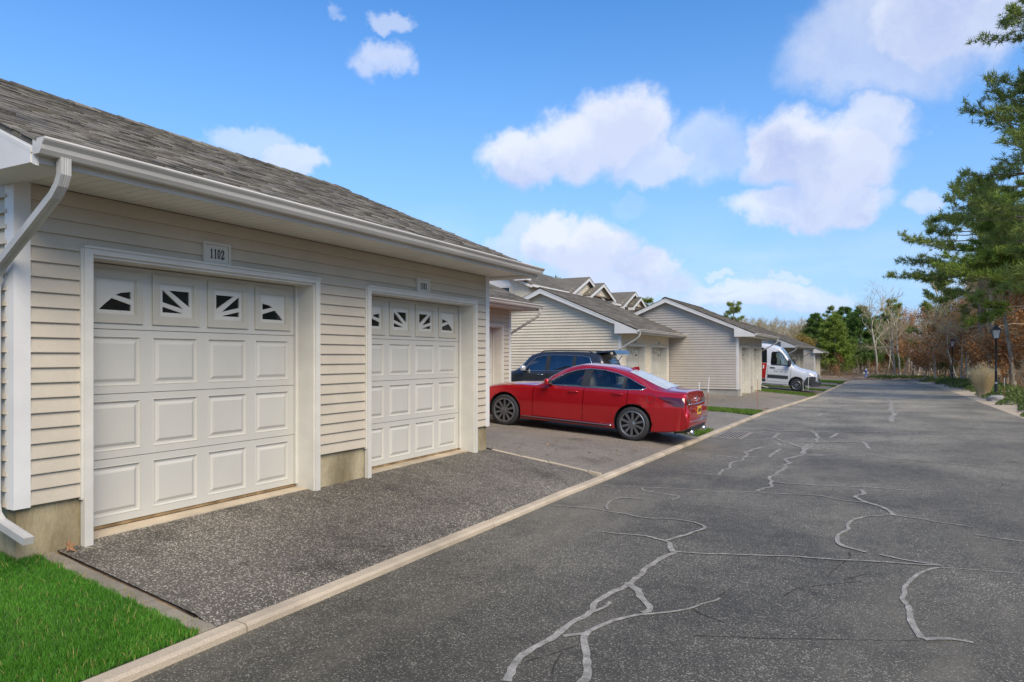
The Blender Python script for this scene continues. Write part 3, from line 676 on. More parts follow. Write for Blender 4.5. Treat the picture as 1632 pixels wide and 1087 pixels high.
GLASS1 = [[(.50, .56), (.64, .63), (.92, .68), (.92, .45)], [(.07, .11), (.22, .28), (.40, .46), (.92, .29), (.92, .11)]]
GLASS2 = [[(.28, .83), (.92, .83), (.92, .34)], [(.08, .84), (.72, .27), (.08, .45)], [(.08, .31), (.72, .13), (.08, .13)]]
def mirror(g): return [[(1 - a, b) for a, b in p] for p in g]

def garage_door(xd, y0, y1, z0, z1, parent, near):
    """sectional door, outer face at xd, four panels across and four sections high"""
    W, H = y1 - y0, z1 - z0; sh = H / 4
    m = .105 if near else .11; gp = .112; pw = (W - 2 * m - 3 * gp) / 4
    door = MB()
    rects = [(y0 + m + i * (pw + gp), y0 + m + i * (pw + gp) + pw) for i in range(4)]
    for s_ in range(4):
        a, b = z0 + s_ * sh, z0 + (s_ + 1) * sh - .005
        pz0, pz1 = a + .060, b - .055
        # section front as a frame with four openings
        for (ya, yb, za, zb) in [(y0, y1, a, pz0), (y0, y1, pz1, b)] + [(yy0, yy1, pz0, pz1) for yy0, yy1 in
                zip([y0] + [r[1] for r in rects], [r[0] for r in rects] + [y1])]:
            door.box(xd - .04, xd, ya, yb, za, zb)
    d = door.build('garage_door', M['door'], parent)
    MB().box(xd - .06, xd - .041, y0, y1, z0, z1).build('door_back', M['black'], d)
    MB().box(xd - .035, xd - .008, y0, y1, z0 - .028, z0).build('door_seal', M['rusty_seal'], d)
    for s_ in range(3):
        a, b = z0 + s_ * sh, z0 + (s_ + 1) * sh - .005
        for (ya, yb) in rects:
            mb = MB()
            ring_panel(mb, xd, ya, yb, a + .060, b - .055, [(0, 0), (.004, .003), (.016, -.014), (.032, -.014), (.055, -.002), (.06, -.001)])
            mb.build('raised_panel', M['door'], d)
    a, b = z0 + 3 * sh, z0 + 4 * sh - .005
    for i, (ya, yb) in enumerate(rects):
        pz0, pz1 = a + .060, b - .055
        g = [GLASS1, GLASS2, mirror(GLASS2), mirror(GLASS1)][i]
        fr = MB(); fw = .062; o = .016; e = .012
        ya, yb, pz0, pz1 = ya - e, yb + e, pz0 - e, pz1 + e
        for (A, B, Cc, D) in [(ya, yb, pz0, pz0 + fw), (ya, yb, pz1 - fw, pz1), (ya, ya + fw, pz0 + fw, pz1 - fw), (yb - fw, yb, pz0 + fw, pz1 - fw)]:
            fr.box(xd - .02, xd + o, A, B, Cc, D)
        iy0, iy1, iz0, iz1 = ya + fw, yb - fw, pz0 + fw, pz1 - fw
        q = .012
        for (A, B, Cc, D) in [(iy0, iy1, iz0, iz0 + q), (iy0, iy1, iz1 - q, iz1), (iy0, iy0 + q, iz0 + q, iz1 - q), (iy1 - q, iy1, iz0 + q, iz1 - q)]:
            fr.box(xd - .02, xd + o - .007, A, B, Cc, D)
        fr.build('window_frame', M['cream'], d)
        iy0, iy1, iz0, iz1 = iy0 + q, iy1 - q, iz0 + q, iz1 - q
        T = lambda p: (lerp(iy0, iy1, p[0]), lerp(iz0, iz1, p[1]))
        outer = [(0, 0), (1, 0), (1, 1), (0, 1)]
        loops = [[Vector((*T(p), 0)) for p in outer]] + [[Vector((*T(p), 0)) for p in h] for h in g]
        tr = tessellate_polygon(loops)
        flat = [p for lp in loops for p in lp]
        pl = MB(); n = len(flat); xf, xb = xd + .003, xd - .014
        pl.add([(xf, p.x, p.y) for p in flat], tr)
        k = 0
        for lp in loops:
            m_ = len(lp)
            pl.add([(xf, p.x, p.y) for p in lp] + [(xb, p.x, p.y) for p in lp], [(j, (j + 1) % m_, (j + 1) % m_ + m_, j + m_) for j in range(m_)])
        pl.build('sunburst_insert', M['plate'], d)
        MB().box(xd - .022, xd - .012, iy0, iy1, iz0, iz1).build('window_pane', M['dark_glass'], d)
    return d

def board_profile(x0, z, h, t=.024): return [(x0, z), (x0 + t, z), (x0 + t, z + .006), (x0 + .004, z + h + .004), (x0, z + h + .004)]

def shingle_slope(eave, ridge, y0, y1, mat_, parent, individual=0, tabw=(.14, .33), expo=.135, seed=1, name='shingle'):
    """tabs laid in courses from the eave line (x, z) up to the ridge line (x, z)"""
    r = random.Random(seed)
    ex, ez = eave; rx, rz = ridge
    L_ = math.hypot(rx - ex, rz - ez); ux, uz = (rx - ex) / L_, (rz - ez) / L_; nx_, nz = -uz, ux
    if nz < 0: nx_, nz = -nx_, -nz
    P = lambda s_, y, t: (ex + ux * s_ + nx_ * t, y, ez + uz * s_ + nz * t)
    tabs = []
    n = int(L_ / expo)
    for c in range(n):
        s0 = c * expo - (.02 if c == 0 else 0); s1 = min(s0 + expo + .05, L_)
        y = y0 - r.uniform(0, .2)
        while y < y1:
            w = r.uniform(*tabw); a, b = max(y, y0), min(y + w, y1)
            if b - a > .02:
                th = r.choice((.008, .008, .015, .018)); dz = r.uniform(-.006, .004)
                tabs.append((s0 + dz, s1, a + .0015, b - .0015, th))
            y += w
    tabs_i = tabs[:individual] if individual else []
    for (s0, s1, a, b, th) in tabs_i:
        mb = MB()
        mb.add([P(s0, a, th), P(s0, b, th), P(s1, b, .002), P(s1, a, .002), P(s0, a, -.004), P(s0, b, -.004), P(s1, b, -.004), P(s1, a, -.004)],
               [(0, 1, 2, 3), (0, 4, 5, 1), (1, 5, 6, 2), (3, 7, 4, 0)])
        mb.build(name, mat_, parent, fix=False)
    rest = tabs[individual:] if individual else tabs
    mb = MB()
    for (s0, s1, a, b, th) in rest:
        mb.add([P(s0, a, th), P(s0, b, th), P(s1, b, .002), P(s1, a, .002), P(s0, a, -.004), P(s0, b, -.004), P(s1, b, -.004), P(s1, a, -.004)],
               [(0, 1, 2, 3), (0, 4, 5, 1), (1, 5, 6, 2), (3, 7, 4, 0)])
    if rest: mb.build('shingles', mat_, parent, fix=False, kind='stuff')

def downspout(parent, x0, yw, side, z_top, z_bot, out_x, zf):
    """from the gutter outlet back to the wall corner and down the gable wall; side -1 near gable, +1 far gable"""
    mb = MB()
    wy = yw + side * .085
    oy = yw + side * .12
    hw, hd = .032, .024
    def box_path(pts, mb):
        # rectangular pipe in the XZ plane
        n = len(pts); dirs = []
        for i in range(n):
            a = Vector(pts[max(i - 1, 0)]); b = Vector(pts[min(i + 1, n - 1)]); dirs.append((b - a).normalized())
        o = len(mb.v)
        for p, d in zip(pts, dirs):
            nx_, nz = -d[2], d[0]
            for (u, w) in ((-1, -1), (1, -1), (1, -.35), (.9, -.2), (1, 0), (.9, .2), (1, .35), (1, 1), (-1, 1), (-1, .35), (-.9, .2), (-1, 0), (-.9, -.2), (-1, -.35)):
                mb.v.append((p[0] + nx_ * u * hd, p[1] + w * hw, p[2] + nz * u * hd))
        k = 14
        for i in range(n - 1):
            for j in range(k): mb.f.append((o + i * k + j, o + i * k + (j + 1) % k, o + (i + 1) * k + (j + 1) % k, o + (i + 1) * k + j)); mb.mi.append(0)
        mb.f += [tuple(range(o + k - 1, o - 1, -1)), tuple(range(o + (n - 1) * k, o + n * k))]; mb.mi += [0, 0]
    xv = x0 - .10
    pts = [(out_x, oy, z_top), (out_x, oy, z_top - .10), (out_x - .03, oy, z_top - .16), (out_x - .09, oy, z_top - .22),
           (xv + .10, wy, z_top - .60), (xv + .03, wy, z_top - .67), (xv, wy, z_top - .75), (xv, wy, z_bot + .16), (xv + .02, wy, z_bot + .09), (xv + .08, wy, z_bot + .045), (xv + .42, wy, z_bot - .04)]
    box_path(pts, mb)
    return mb.build('downspout', M['downspout'], parent)

def garage(name, label, x0, y0, y1, zf, openings, near=False, spouts=(), plaques=(), seed=1, siding=None):
    sid = siding or M['siding']
    yc = (y0 + y1) / 2
    g = thing(name, label, 'garage', (x0 - 3.05, yc, zf))
    xb = x0 - 6.1
    zb = zf - .55; zs = zf + .30; zsof = zf + 2.547; top_f = zf + 2.62
    oh = .26
    ex, ez = x0 + .72, zf + 2.64
    rx, rz = x0 - 3.05, zf + 4.27
    ebx = xb - .72
    # foundation and core walls, split round the openings
    fnd = MB(); core = MB()
    ys_ = [y0] + [v for o in openings for v in (o[0], o[1])] + [y1]
    piers = [(ys_[i], ys_[i + 1]) for i in range(0, len(ys_), 2)]
    for (a, b) in piers:
        fnd.box(x0 - .25, x0 - .012, a + (.012 if a == y0 else 0), b - (.012 if b == y1 else 0), zb, zs + .02)
        core.box(x0 - .2, x0, a, b, zs + .02, zsof)
    for o in openings: core.box(x0 - .2, x0, o[0], o[1], zf + 2.10, zsof)
    fnd.box(xb + .012, x0 - .25, y0 + .012, y0 + .25, zb, zs + .02); fnd.box(xb + .012, x0 - .25, y1 - .25, y1 - .012, zb, zs + .02)
    fnd.box(xb + .012, xb + .25, y0 + .25, y1 - .25, zb, zs + .02)
    for o in openings: fnd.box(x0 - .5, x0 - .24, o[0], o[1], zb, zf - .03)
    fnd.build('foundation', M['concrete'] if near else M['concrete_grey'], g)
    gp = [(xb, zs + .02), (x0 - .2, zs + .02), (x0 - .2, zsof), (x0, zsof), (x0 + .0, zsof + .02), (rx, rz - .12), (xb, zsof + .02)]
    for (a, b) in ((y0, y0 + .15), (y1 - .15, y1)):
        core.prism(gp, 'y', a, b)
    core.box(xb, xb + .15, y0 + .15, y1 - .15, zs + .02, zsof)
    core.build('wall', sid, g)
    # front siding
    pitch = .1067; tw = .062; mb = MB()
    n = int((zsof - zs) / pitch) + 1
    for k in range(n):
        z = zs + k * pitch; h = min(pitch, zsof - z)
        if h < .02: continue
        segs = piers if z + h * .5 < zf + 2.10 + tw else [(y0, y1)]
        for (a, b) in segs:
            if segs is piers:
                a = a + (0 if a == y0 else tw); b = b - (0 if b == y1 else tw)
            a = a + (.085 if a == y0 else .002); b = b - (.085 if b == y1 else .002)
            if near:
                q = MB(); q.prism(board_profile(x0 + .0005, z, h), 'y', a, b); q.build('siding_board', sid, g)
            else: mb.prism(board_profile(x0 + .0005, z, h), 'y', a, b)
    # gable siding, both ends
    slope = (rz - ez) / (ex - rx)
    for side, yw in ((-1, y0), (1, y1)):
        k = 0
        while True:
            z = zs + k * pitch
            if z > rz - .25: break
            zz = z + pitch
            lim = lambda zq: (min(x0 - .06, ex - max(0, (zq + .11 - ez)) / slope) if zq + .11 > ez else x0 - .06)
            a0, a1 = lim(z), lim(zz)
            b0, b1 = 2 * rx - a0, 2 * rx - a1
            if a1 > b1:
                t = .032
                pts = [(b0, yw, z), (a0, yw, z), (a0, yw + side * t, z), (b0, yw + side * t, z),
                       (b1, yw, zz), (a1, yw, zz), (a1, yw + side * .003, zz), (b1, yw + side * .003, zz)]
                mb.hexa(pts)
            k += 1
    if mb.f: mb.build('siding', sid, g, kind='stuff')
    # corner posts
    zc0 = zs - .012
    for yw, sy in ((y0, 1), (y1, -1)):
        for xw, sx in ((x0, -1), (xb, 1)):
            xa, xb_ = sorted((xw - sx * .024, xw + sx * .085)); ya, yb_ = sorted((yw - sy * .024, yw + sy * .085))
            c = MB(); o = xw - sx * .024; q = yw - sy * .024
            c.prism([(o, q), (xw + sx * .085, q), (xw + sx * .085, yw - sy * .001), (xw - sx * .001, yw - sy * .001), (xw - sx * .001, yw + sy * .085), (o, yw + sy * .085)], 'z', zc0, zsof)
            c.build('corner_post', M['white'], g)
    # doors, jambs, casings, thresholds
    for i, o in enumerate(openings):
        a, b = o[0], o[1]; zt = zf + 2.10
        fl = ground_z(x0 + .05, (a + b) / 2) - .03
        jb = MB(); xd = x0 - .215
        jb.box(xd - .05, x0 + .030, a - .002, a + .018, fl, zt); jb.box(xd - .05, x0 + .030, b - .018, b + .002, fl, zt)
        jb.box(xd - .05, x0 + .030, a + .018, b - .018, zt - .018, zt + .002)
        for (ya, yb_) in ((a + .018, a + .05), (b - .05, b - .018)):
            jb.box(xd + .006, xd + .028, ya, yb_, zf, zt - .018)
        jb.build('door_jamb', M['trim_dirty'], g)
        tr = MB(); t0, t1 = x0 + .002, x0 + .052
        tr.box(t0, t1, a - tw, a - .002, fl, zt + .002); tr.box(t0, t1, b + .002, b + tw, fl, zt + .002)
        tr.box(t0, t1, a - tw, b + tw, zt + .002, zt + tw - .018); tr.box(t0, t1 + .012, a - tw - .006, b + tw + .006, zt + tw - .018, zt + tw)
        tr.box(x0 + .030, t1, a - .002, a + .002, fl, zt + .002); tr.box(x0 + .030, t1, b - .002, b + .002, fl, zt + .002)
        # folded channel standing at the outer edge of the side casings
        tr.box(x0 + .002, x0 + .036, a - tw - .016, a - tw, zs - .02, zt + tw - .018); tr.box(x0 + .002, x0 + .036, b + tw, b + tw + .016, zs - .02, zt + tw - .018)
        tr.build('door_casing', M['trim_dirty'], g)
        th = MB(); th.hexa([(x0 - .5, a + .02, fl - .1), (x0 - .052, a + .02, fl - .1), (x0 - .052, b - .02, fl - .1), (x0 - .5, b - .02, fl - .1),
                            (x0 - .5, a + .02, zf - .028), (x0 - .052, a + .02, fl + .068), (x0 - .052, b - .02, fl + .068), (x0 - .5, b - .02, zf - .028)])
        th.build('threshold', M['concrete_pale'], g)
        garage_door(xd, a + .02, b - .02, zf, zt - .02, g, near)
    # soffits: ribbed panels
    sp = .31; k = 0; y = y0 - oh + .02
    sof = MB()
    while y < y1 + oh - .03:
        b = min(y + sp, y1 + oh - .02); p = MB() if near else sof
        x_in, x_out = (x0 + .02 if (y > y0 - .02 and b < y1 + .02) else x0 - .12), ex - .035
        zz = zsof
        for q in range(3):
            ya, yb_ = lerp(y, b, q / 3), lerp(y, b, (q + 1) / 3)
            p.hexa([(x_in, ya + .004, zz), (x_out, ya + .004, zz), (x_out, yb_ - .004, zz), (x_in, yb_ - .004, zz),
                    (x_in, ya, zz + .014), (x_out, ya, zz + .014), (x_out, yb_, zz + .014), (x_in, yb_, zz + .014)])
        if near: p.build('soffit_panel', M['soffit'], g)
        y = b
    if sof.f: sof.build('soffit', M['soffit'], g)
    # roof deck
    dk = MB(); t = .045
    dk.hexa([(ex, y0 - oh, ez - .03), (rx, y0 - oh, rz - .03), (rx, y1 + oh, rz - .03), (ex, y1 + oh, ez - .03),
             (ex, y0 - oh, ez), (rx, y0 - oh, rz), (rx, y1 + oh, rz), (ex, y1 + oh, ez)])
    dk.hexa([(rx, y0 - oh, rz - .03), (ebx, y0 - oh, ez - .03), (ebx, y1 + oh, ez - .03), (rx, y1 + oh, rz - .03),
             (rx, y0 - oh, rz), (ebx, y0 - oh, ez), (ebx, y1 + oh, ez), (rx, y1 + oh, rz)])
    roof = dk.build('roof', M['shingle_far'], g)
    sm = M['shingle'] if near else M['shingle_far']
    shingle_slope((ex + .015, ez + .006), (rx, rz + .006), y0 - oh - .015, y1 + oh + .015, sm, roof, 300 if near else 0, seed=seed,
                  tabw=(.08, .21) if near else (.3, .9), expo=.135)
    cap = MB()
    yy = y0 - oh - .02; r = random.Random(seed)
    while yy < y1 + oh:
        e = min(yy + .30, y1 + oh + .02); dz = r.uniform(0, .004)
        for sx in (1, -1):
            cap.hexa([(rx, yy, rz + .02), (rx + sx * .15, yy, rz - .045), (rx + sx * .15, e, rz - .045), (rx, e, rz + .02),
                      (rx, yy, rz + .042 + dz), (rx + sx * .15, yy, rz - .022 + dz), (rx + sx * .15, e, rz - .03), (rx, e, rz + .034)])
        yy = e
    cap.build('ridge_cap', sm, roof, fix=False)
    # fascia, rake boards, eave returns
    fa = MB(); fa.box(ex - .035, ex - .008, y0 - oh + .02, y1 + oh - .02, zsof - .03, ez - .032); fa.build('fascia', M['gutter'], g)
    fa = MB(); fa.box(ebx + .008, ebx + .035, y0 - oh + .02, y1 + oh - .02, zsof - .03, ez - .032); fa.build('fascia', M['white'], g)
    for side, ye in ((-1, y0 - oh), (1, y1 + oh)):
        for sx, xe in ((1, ex), (-1, ebx)):
            rb = MB(); dpt = .175
            ya, yb_ = sorted((ye, ye - side * .022))
            xr = rx + sx * .001
            rb.prism([(xe - sx * .002, ez - .032), (xr, rz - .032), (xr, rz - .032 - dpt), (xe - sx * .002, ez - .032 - dpt * .62)], 'y', ya, yb_)
            rb.prism([(xe - sx * .03, ez - .034), (xr, rz - .034), (xr, rz - .062), (xe - sx * .03, ez - .062)], 'y', *sorted((ye + side * .010, ye - side * .001)))
            rb.build('rake_board', M['white'], g)
            # sloping soffit behind the rake board
            rs = MB(); yi = y0 if side < 0 else y1
            ya, yb_ = sorted((ye - side * .023, yi + side * .002))
            rs.prism([(xe - sx * .45, ez - .115 + .45 * slope), (xr, rz - .115), (xr, rz - .105), (xe - sx * .45, ez - .105 + .45 * slope)], 'y', ya, yb_)
            rs.build('rake_soffit', M['white'], g)
            # boxed eave return
            bx = MB(); xi = (x0 if sx > 0 else xb) - sx * .12
            ya, yb_ = sorted((ye - side * .003 + side * .012, yi + side * .03))
            zl = lambda x: ez - .06 + max(0, (xe - x) * sx) * slope
            bx.prism([(xe - sx * .036, zsof - .03), (xe - sx * .036, zl(xe - sx * .036)), (xi, zl(xi)), (xi, zsof - .03)], 'y', ya, yb_)
            bx.build('eave_return', M['white'], g)
    # gutter: K-section channel along the front eave
    gx = ex - .006; zt = ez + .012; gp = [(gx, zt), (gx + .006, zt), (gx + .006, zt - .085), (gx + .065, zt - .085), (gx + .082, zt - .06), (gx + .088, zt - .035), (gx + .112, zt - .012),
          (gx + .114, zt + .002), (gx + .122, zt + .004), (gx + .126, zt - .008), (gx + .120, zt - .018), (gx + .097, zt - .040), (gx + .090, zt - .066), (gx + .070, zt - .092), (gx, zt - .092)]
    gu = MB(); gu.prism(gp, 'y', y0 - oh - .01, y1 + oh + .01)
    full = [(gx, zt), (gx + .112, zt), (gx + .124, zt - .008), (gx + .097, zt - .040), (gx + .090, zt - .066), (gx + .070, zt - .092), (gx, zt - .092)]
    for (a, b) in ((y0 - oh - .013, y0 - oh - .0105), (y1 + oh + .0105, y1 + oh + .013)): gu.prism(full, 'y', a, b)
    ob = gu.build('gutter', M['gutter'], g)
    for s_ in spouts:
        downspout(ob if False else g, x0, y0 if s_ < 0 else y1, s_, ez - .075, zf + .17, ex + .05, zf)
    return g

B1 = garage('garage', 'nearest beige garage with two white garage doors beside the green lawn', -5.25, 2.70, 9.26, .366, [(3.205, 5.555), (6.455, 8.825)], near=True, spouts=(-1,), seed=4)
number_plaque('1102', -5.25 + .012, 4.33, 2.615, 'square plaque reading 1102 above the nearest garage door')
number_plaque('1101', -5.25 + .012, 7.53, 2.615, 'square plaque reading 1101 above the second garage door')
B2 = garage('garage', 'set back beige garage half hidden behind the nearest garage, behind the red car', -8.3, 9.27, 15.80, .345, [(9.75, 12.1), (13.0, 15.32)], spouts=(1,), seed=7)
B3 = garage('garage', 'cream garage with a large sunlit gable wall behind the dark car', -8.2, 24.1, 30.6, .02, [(24.62, 27.0), (27.85, 30.2)], spouts=(-1,), seed=8, siding=M['siding_cream'])
B4 = garage('garage', 'grey beige garage with wide gable on a concrete base in front of the van', -5.25, 30.72, 37.3, .035, [(31.25, 33.6), (34.5, 36.85)], spouts=(1,), seed=9, siding=M['siding_grey'])
B5 = garage('garage', 'long low garage just behind the white van', -5.25, 46.6, 59.6, -.235, [(47.1, 49.45), (50.3, 52.65), (53.6, 55.95), (56.8, 59.1)], spouts=(-1, 1), seed=10, siding=M['siding_grey'])
B6 = garage('garage', 'farthest garage at the end of the row before the evergreens', -5.25, 70.9, 77.5, -.45, [(71.4, 73.75), (74.6, 76.95)], spouts=(1,), seed=11, siding=M['siding_grey'])
for (x, y, z, lab) in ((-8.19, 25.81, .02, 'small number plaque above the left door of the cream garage'), (-8.19, 29.02, .02, 'small number plaque above the right door of the cream garage'),
                       (-5.24, 32.42, .035, 'small number plaque on the wide gabled garage before the van')):
    number_plaque('1103' if y < 27 else '1102', x, y, z + 2.249, lab)

# ------------------------------------------------------------------ vehicles
def pchip(xs, ys, xq):
    xs, ys = np.asarray(xs, float), np.asarray(ys, float); h = np.diff(xs); d = np.diff(ys) / h
    m = np.zeros_like(ys); m[0], m[-1] = d[0], d[-1]
    for i in range(1, len(xs) - 1):
        if d[i - 1] * d[i] > 0:
            w1, w2 = 2 * h[i] + h[i - 1], h[i] + 2 * h[i - 1]; m[i] = (w1 + w2) / (w1 / d[i - 1] + w2 / d[i])
    k = np.clip(np.searchsorted(xs, xq) - 1, 0, len(h) - 1); t = (xq - xs[k]) / h[k]
    return ((1 + 2 * t) * (1 - t) ** 2 * ys[k] + t * (1 - t) ** 2 * h[k] * m[k] + t * t * (3 - 2 * t) * ys[k + 1] + t * t * (t - 1) * h[k] * m[k + 1])
def catmull(P, sub):
    P = [np.array(p, float) for p in P]; out = []
    for i in range(len(P) - 1):
        p0, p1, p2, p3 = P[max(i - 1, 0)], P[i], P[i + 1], P[min(i + 2, len(P) - 1)]
        for k in range(sub):
            t = k / sub
            out.append(.5 * (2 * p1 + (p2 - p0) * t + (2 * p0 - 5 * p1 + 4 * p2 - p3) * t * t + (3 * p1 - p0 - 3 * p2 + p3) * t ** 3))
    out.append(P[-1]); return out

def car_shell(st, n=72, box=0.0):
    """st: rows of x, underside z, half width, shoulder z, half width at the shoulder, roof edge z, half width at the roof edge, top z"""
    st = np.array(st, float); x0, x1 = st[0, 0], st[-1, 0]
    xq = np.unique(np.round(np.concatenate([np.linspace(x0, x1, n), st[:, 0], (st[:4, 0] + st[1:5, 0]) / 2, (st[-5:-1, 0] + st[-4:, 0]) / 2]), 4)); n = len(xq)
    c = [pchip(st[:, 0], st[:, i], xq) for i in range(1, 8)]
    mb = MB(); rings = []
    for i in range(n):
        zb, w, sh, ws, ed, wt, tp = (q[i] for q in c)
        md = zb + (sh - zb) * .58
        half = [(0, zb), (w * .6, zb), (w * .90, zb + .01), (w * .955, zb + .09 * min(1, (sh - zb) / .5)), (w * .982, zb + (sh - zb) * .36), (w, md + .02), (w * .975 * (1 - box) + w * box, sh - .10 * min(1, (sh - zb) / .5)), (ws, sh),
                (lerp(ws, wt, .45) + .012, lerp(sh, ed, .55)), (wt, ed), (wt * .80, lerp(ed, tp, .55)), (wt * .42, lerp(ed, tp, .9)), (0, tp)]
        h = catmull(half, 3)
        ring = [(xq[i], a, b) for a, b in h] + [(xq[i], -a, b) for a, b in h[-2:0:-1]]
        rings.append(ring)
    k = len(rings[0]); hk = len(h)
    for r_ in rings: mb.v.extend(r_)
    for i in range(n - 1):
        for j in range(k): mb.f.append((i * k + j, i * k + (j + 1) % k, (i + 1) * k + (j + 1) % k, (i + 1) * k + j)); mb.mi.append(0)
    for e in (0, (n - 1) * k):
        for j in range(hk - 1):
            a, b = j, j + 1; c_, d = (k - j - 1) % k + 1 if False else (k - b) % k, (k - a) % k
            f = [e + a, e + b, e + c_, e + d]
            f = [q for i_, q in enumerate(f) if q not in f[:i_]]
            mb.f.append(tuple(f)); mb.mi.append(0)
    return mb

def boolean_cut(mb, mats, cutter, use_self=True):
    me = mb.mesh('temp', mats, True); o = bpy.data.objects.new('temp', me); COL.objects.link(o)
    cm = cutter.mesh('tempcut', mats); oc = bpy.data.objects.new('tempcut', cm); COL.objects.link(oc)
    md = o.modifiers.new('b', 'BOOLEAN'); md.operation = 'DIFFERENCE'; md.solver = 'EXACT'; md.object = oc; md.use_self = use_self
    dg = bpy.context.evaluated_depsgraph_get()
    res = bpy.data.meshes.new_from_object(o.evaluated_get(dg))
    bpy.data.objects.remove(o); bpy.data.objects.remove(oc)
    return res

class Surf:
    def __init__(s, mb):
        s.t = BVHTree.FromPolygons([Vector(v) for v in mb.v], mb.f)
    def hit(s, p, axis, sgn):
        o = Vector((0, 0, 0)); d = Vector((0, 0, 0))
        if axis == 'y': o = Vector((p[0], sgn * 6, p[1])); d = Vector((0, -sgn, 0))
        elif axis == 'x': o = Vector((sgn * 20, p[0], p[1])); d = Vector((-sgn, 0, 0))
        else: o = Vector((p[0], p[1], 8)); d = Vector((0, 0, -1))
        h = s.t.ray_cast(o, d)
        if h[0] is None:
            q = Vector((p[0], sgn * 1.0, p[1])) if axis == 'y' else (Vector((sgn * 6 if sgn > 0 else 0, p[0], p[1])) if axis == 'x' else Vector((p[0], p[1], 1.4)))
            h = s.t.find_nearest(q)
        nrm = h[1] if h[1].dot(-d) > 0 else -h[1]
        return h[0], nrm
    def patch(s, poly, axis, sgn, off=.004, sp=.06):
        B = []
        for a, b in zip(poly, poly[1:] + poly[:1]):
            L_ = math.hypot(b[0] - a[0], b[1] - a[1]); m = max(1, int(L_ / sp))
            B += [(lerp(a[0], b[0], i / m), lerp(a[1], b[1], i / m)) for i in range(m)]
        def inside(p):
            r = False
            for (ax, ay), (bx, by) in zip(poly, poly[1:] + poly[:1]):
                if (ay > p[1]) != (by > p[1]) and p[0] < (bx - ax) * (p[1] - ay) / (by - ay) + ax: r = not r
            return r
        x0, x1 = min(p[0] for p in poly), max(p[0] for p in poly); z0, z1 = min(p[1] for p in poly), max(p[1] for p in poly)
        I = [(x, z) for x in np.arange(x0 + sp * .5, x1, sp) for z in np.arange(z0 + sp * .5, z1, sp) if inside((x, z)) and
             min(math.hypot(x - q[0], z - q[1]) for q in B) > sp * .35]
        nB = len(B)
        r = delaunay_2d_cdt([Vector(p) for p in B + I], [], [list(range(nB))], 1, 1e-5)
        mb = MB(); V = []
        for q in r[0]:
            h, nn = s.hit((q.x, q.y), axis, sgn); V.append(h + nn * off)
        mb.add(V, [tuple(f) for f in r[2]]); return mb
    def line(s, pts, axis, sgn, rad, off=.003, sp=.05, n=5, closed=False):
        Q = []
        pp = pts + pts[:1] if closed else pts
        for a, b in zip(pp, pp[1:]):
            m = max(1, int(math.hypot(b[0] - a[0], b[1] - a[1]) / sp)); Q += [(lerp(a[0], b[0], i / m), lerp(a[1], b[1], i / m)) for i in range(m)]
        Q.append(pp[-1])
        V = []
        for q in Q:
            h, nn = s.hit(q, axis, sgn); V.append(h + nn * off)
        return MB().tube(V, rad, n)

def wheel(parent, x, y, r, w, rim_r, sgn, spokes, rim_mat, dark):
    e = link('wheel', None, parent, local=True); e.location = (x, y, r)
    prof = [(rim_r - .01, -w * .48), (rim_r + .015, -w * .5), (r - .05, -w * .52), (r - .012, -w * .44), (r, -w * .3), (r, w * .3), (r - .012, w * .44), (r - .05, w * .52), (rim_r + .015, w * .5), (rim_r - .01, w * .48)]
    MB().lathe(prof, 40, axis='y', cap=False).build('tyre', M['rubber'], e, smooth=True, local=True)
    o = sgn * w * .5
    rb = MB()
    rb.lathe([(rim_r + .012, o - sgn * .0), (rim_r - .004, o + sgn * .008), (rim_r - .016, o + sgn * .002), (rim_r - .028, o - sgn * .05), (rim_r - .03, o - sgn * .16)], 40, axis='y', cap=False)
    for k in range(spokes):
        t = 2 * math.pi * (k + .5) / spokes; ca, sa = math.cos(t), math.sin(t)
        hw0, hw1 = (.020, .024) if spokes > 6 else (.03, .035)
        P = []
        for rr, dep in ((.045, -.012), (rim_r - .012, -.004)):
            for dy in (-.03, 0):
                for hh in (-1, 1):
                    w_ = (hw0 if rr < .1 else hw1) * hh
                    P.append((ca * rr - sa * w_, o + sgn * (dep + dy), sa * rr + ca * w_))
        rb.add(P, [(0, 1, 3, 2), (4, 6, 7, 5), (0, 4, 5, 1), (2, 3, 7, 6), (0, 2, 6, 4), (1, 5, 7, 3)])
    rb.lathe([(.058, o - sgn * .05), (.058, o - sgn * .012), (.03, o - sgn * .002), (.001, o + sgn * .001)], 16, axis='y')
    rb.build('rim', rim_mat, e, smooth=False, local=True)
    MB().lathe([(.001, o - sgn * .085), (rim_r - .03, o - sgn * .085), (rim_r - .03, o - sgn * .1)], 32, axis='y').build('brake_disc', dark, e, local=True)
    return e

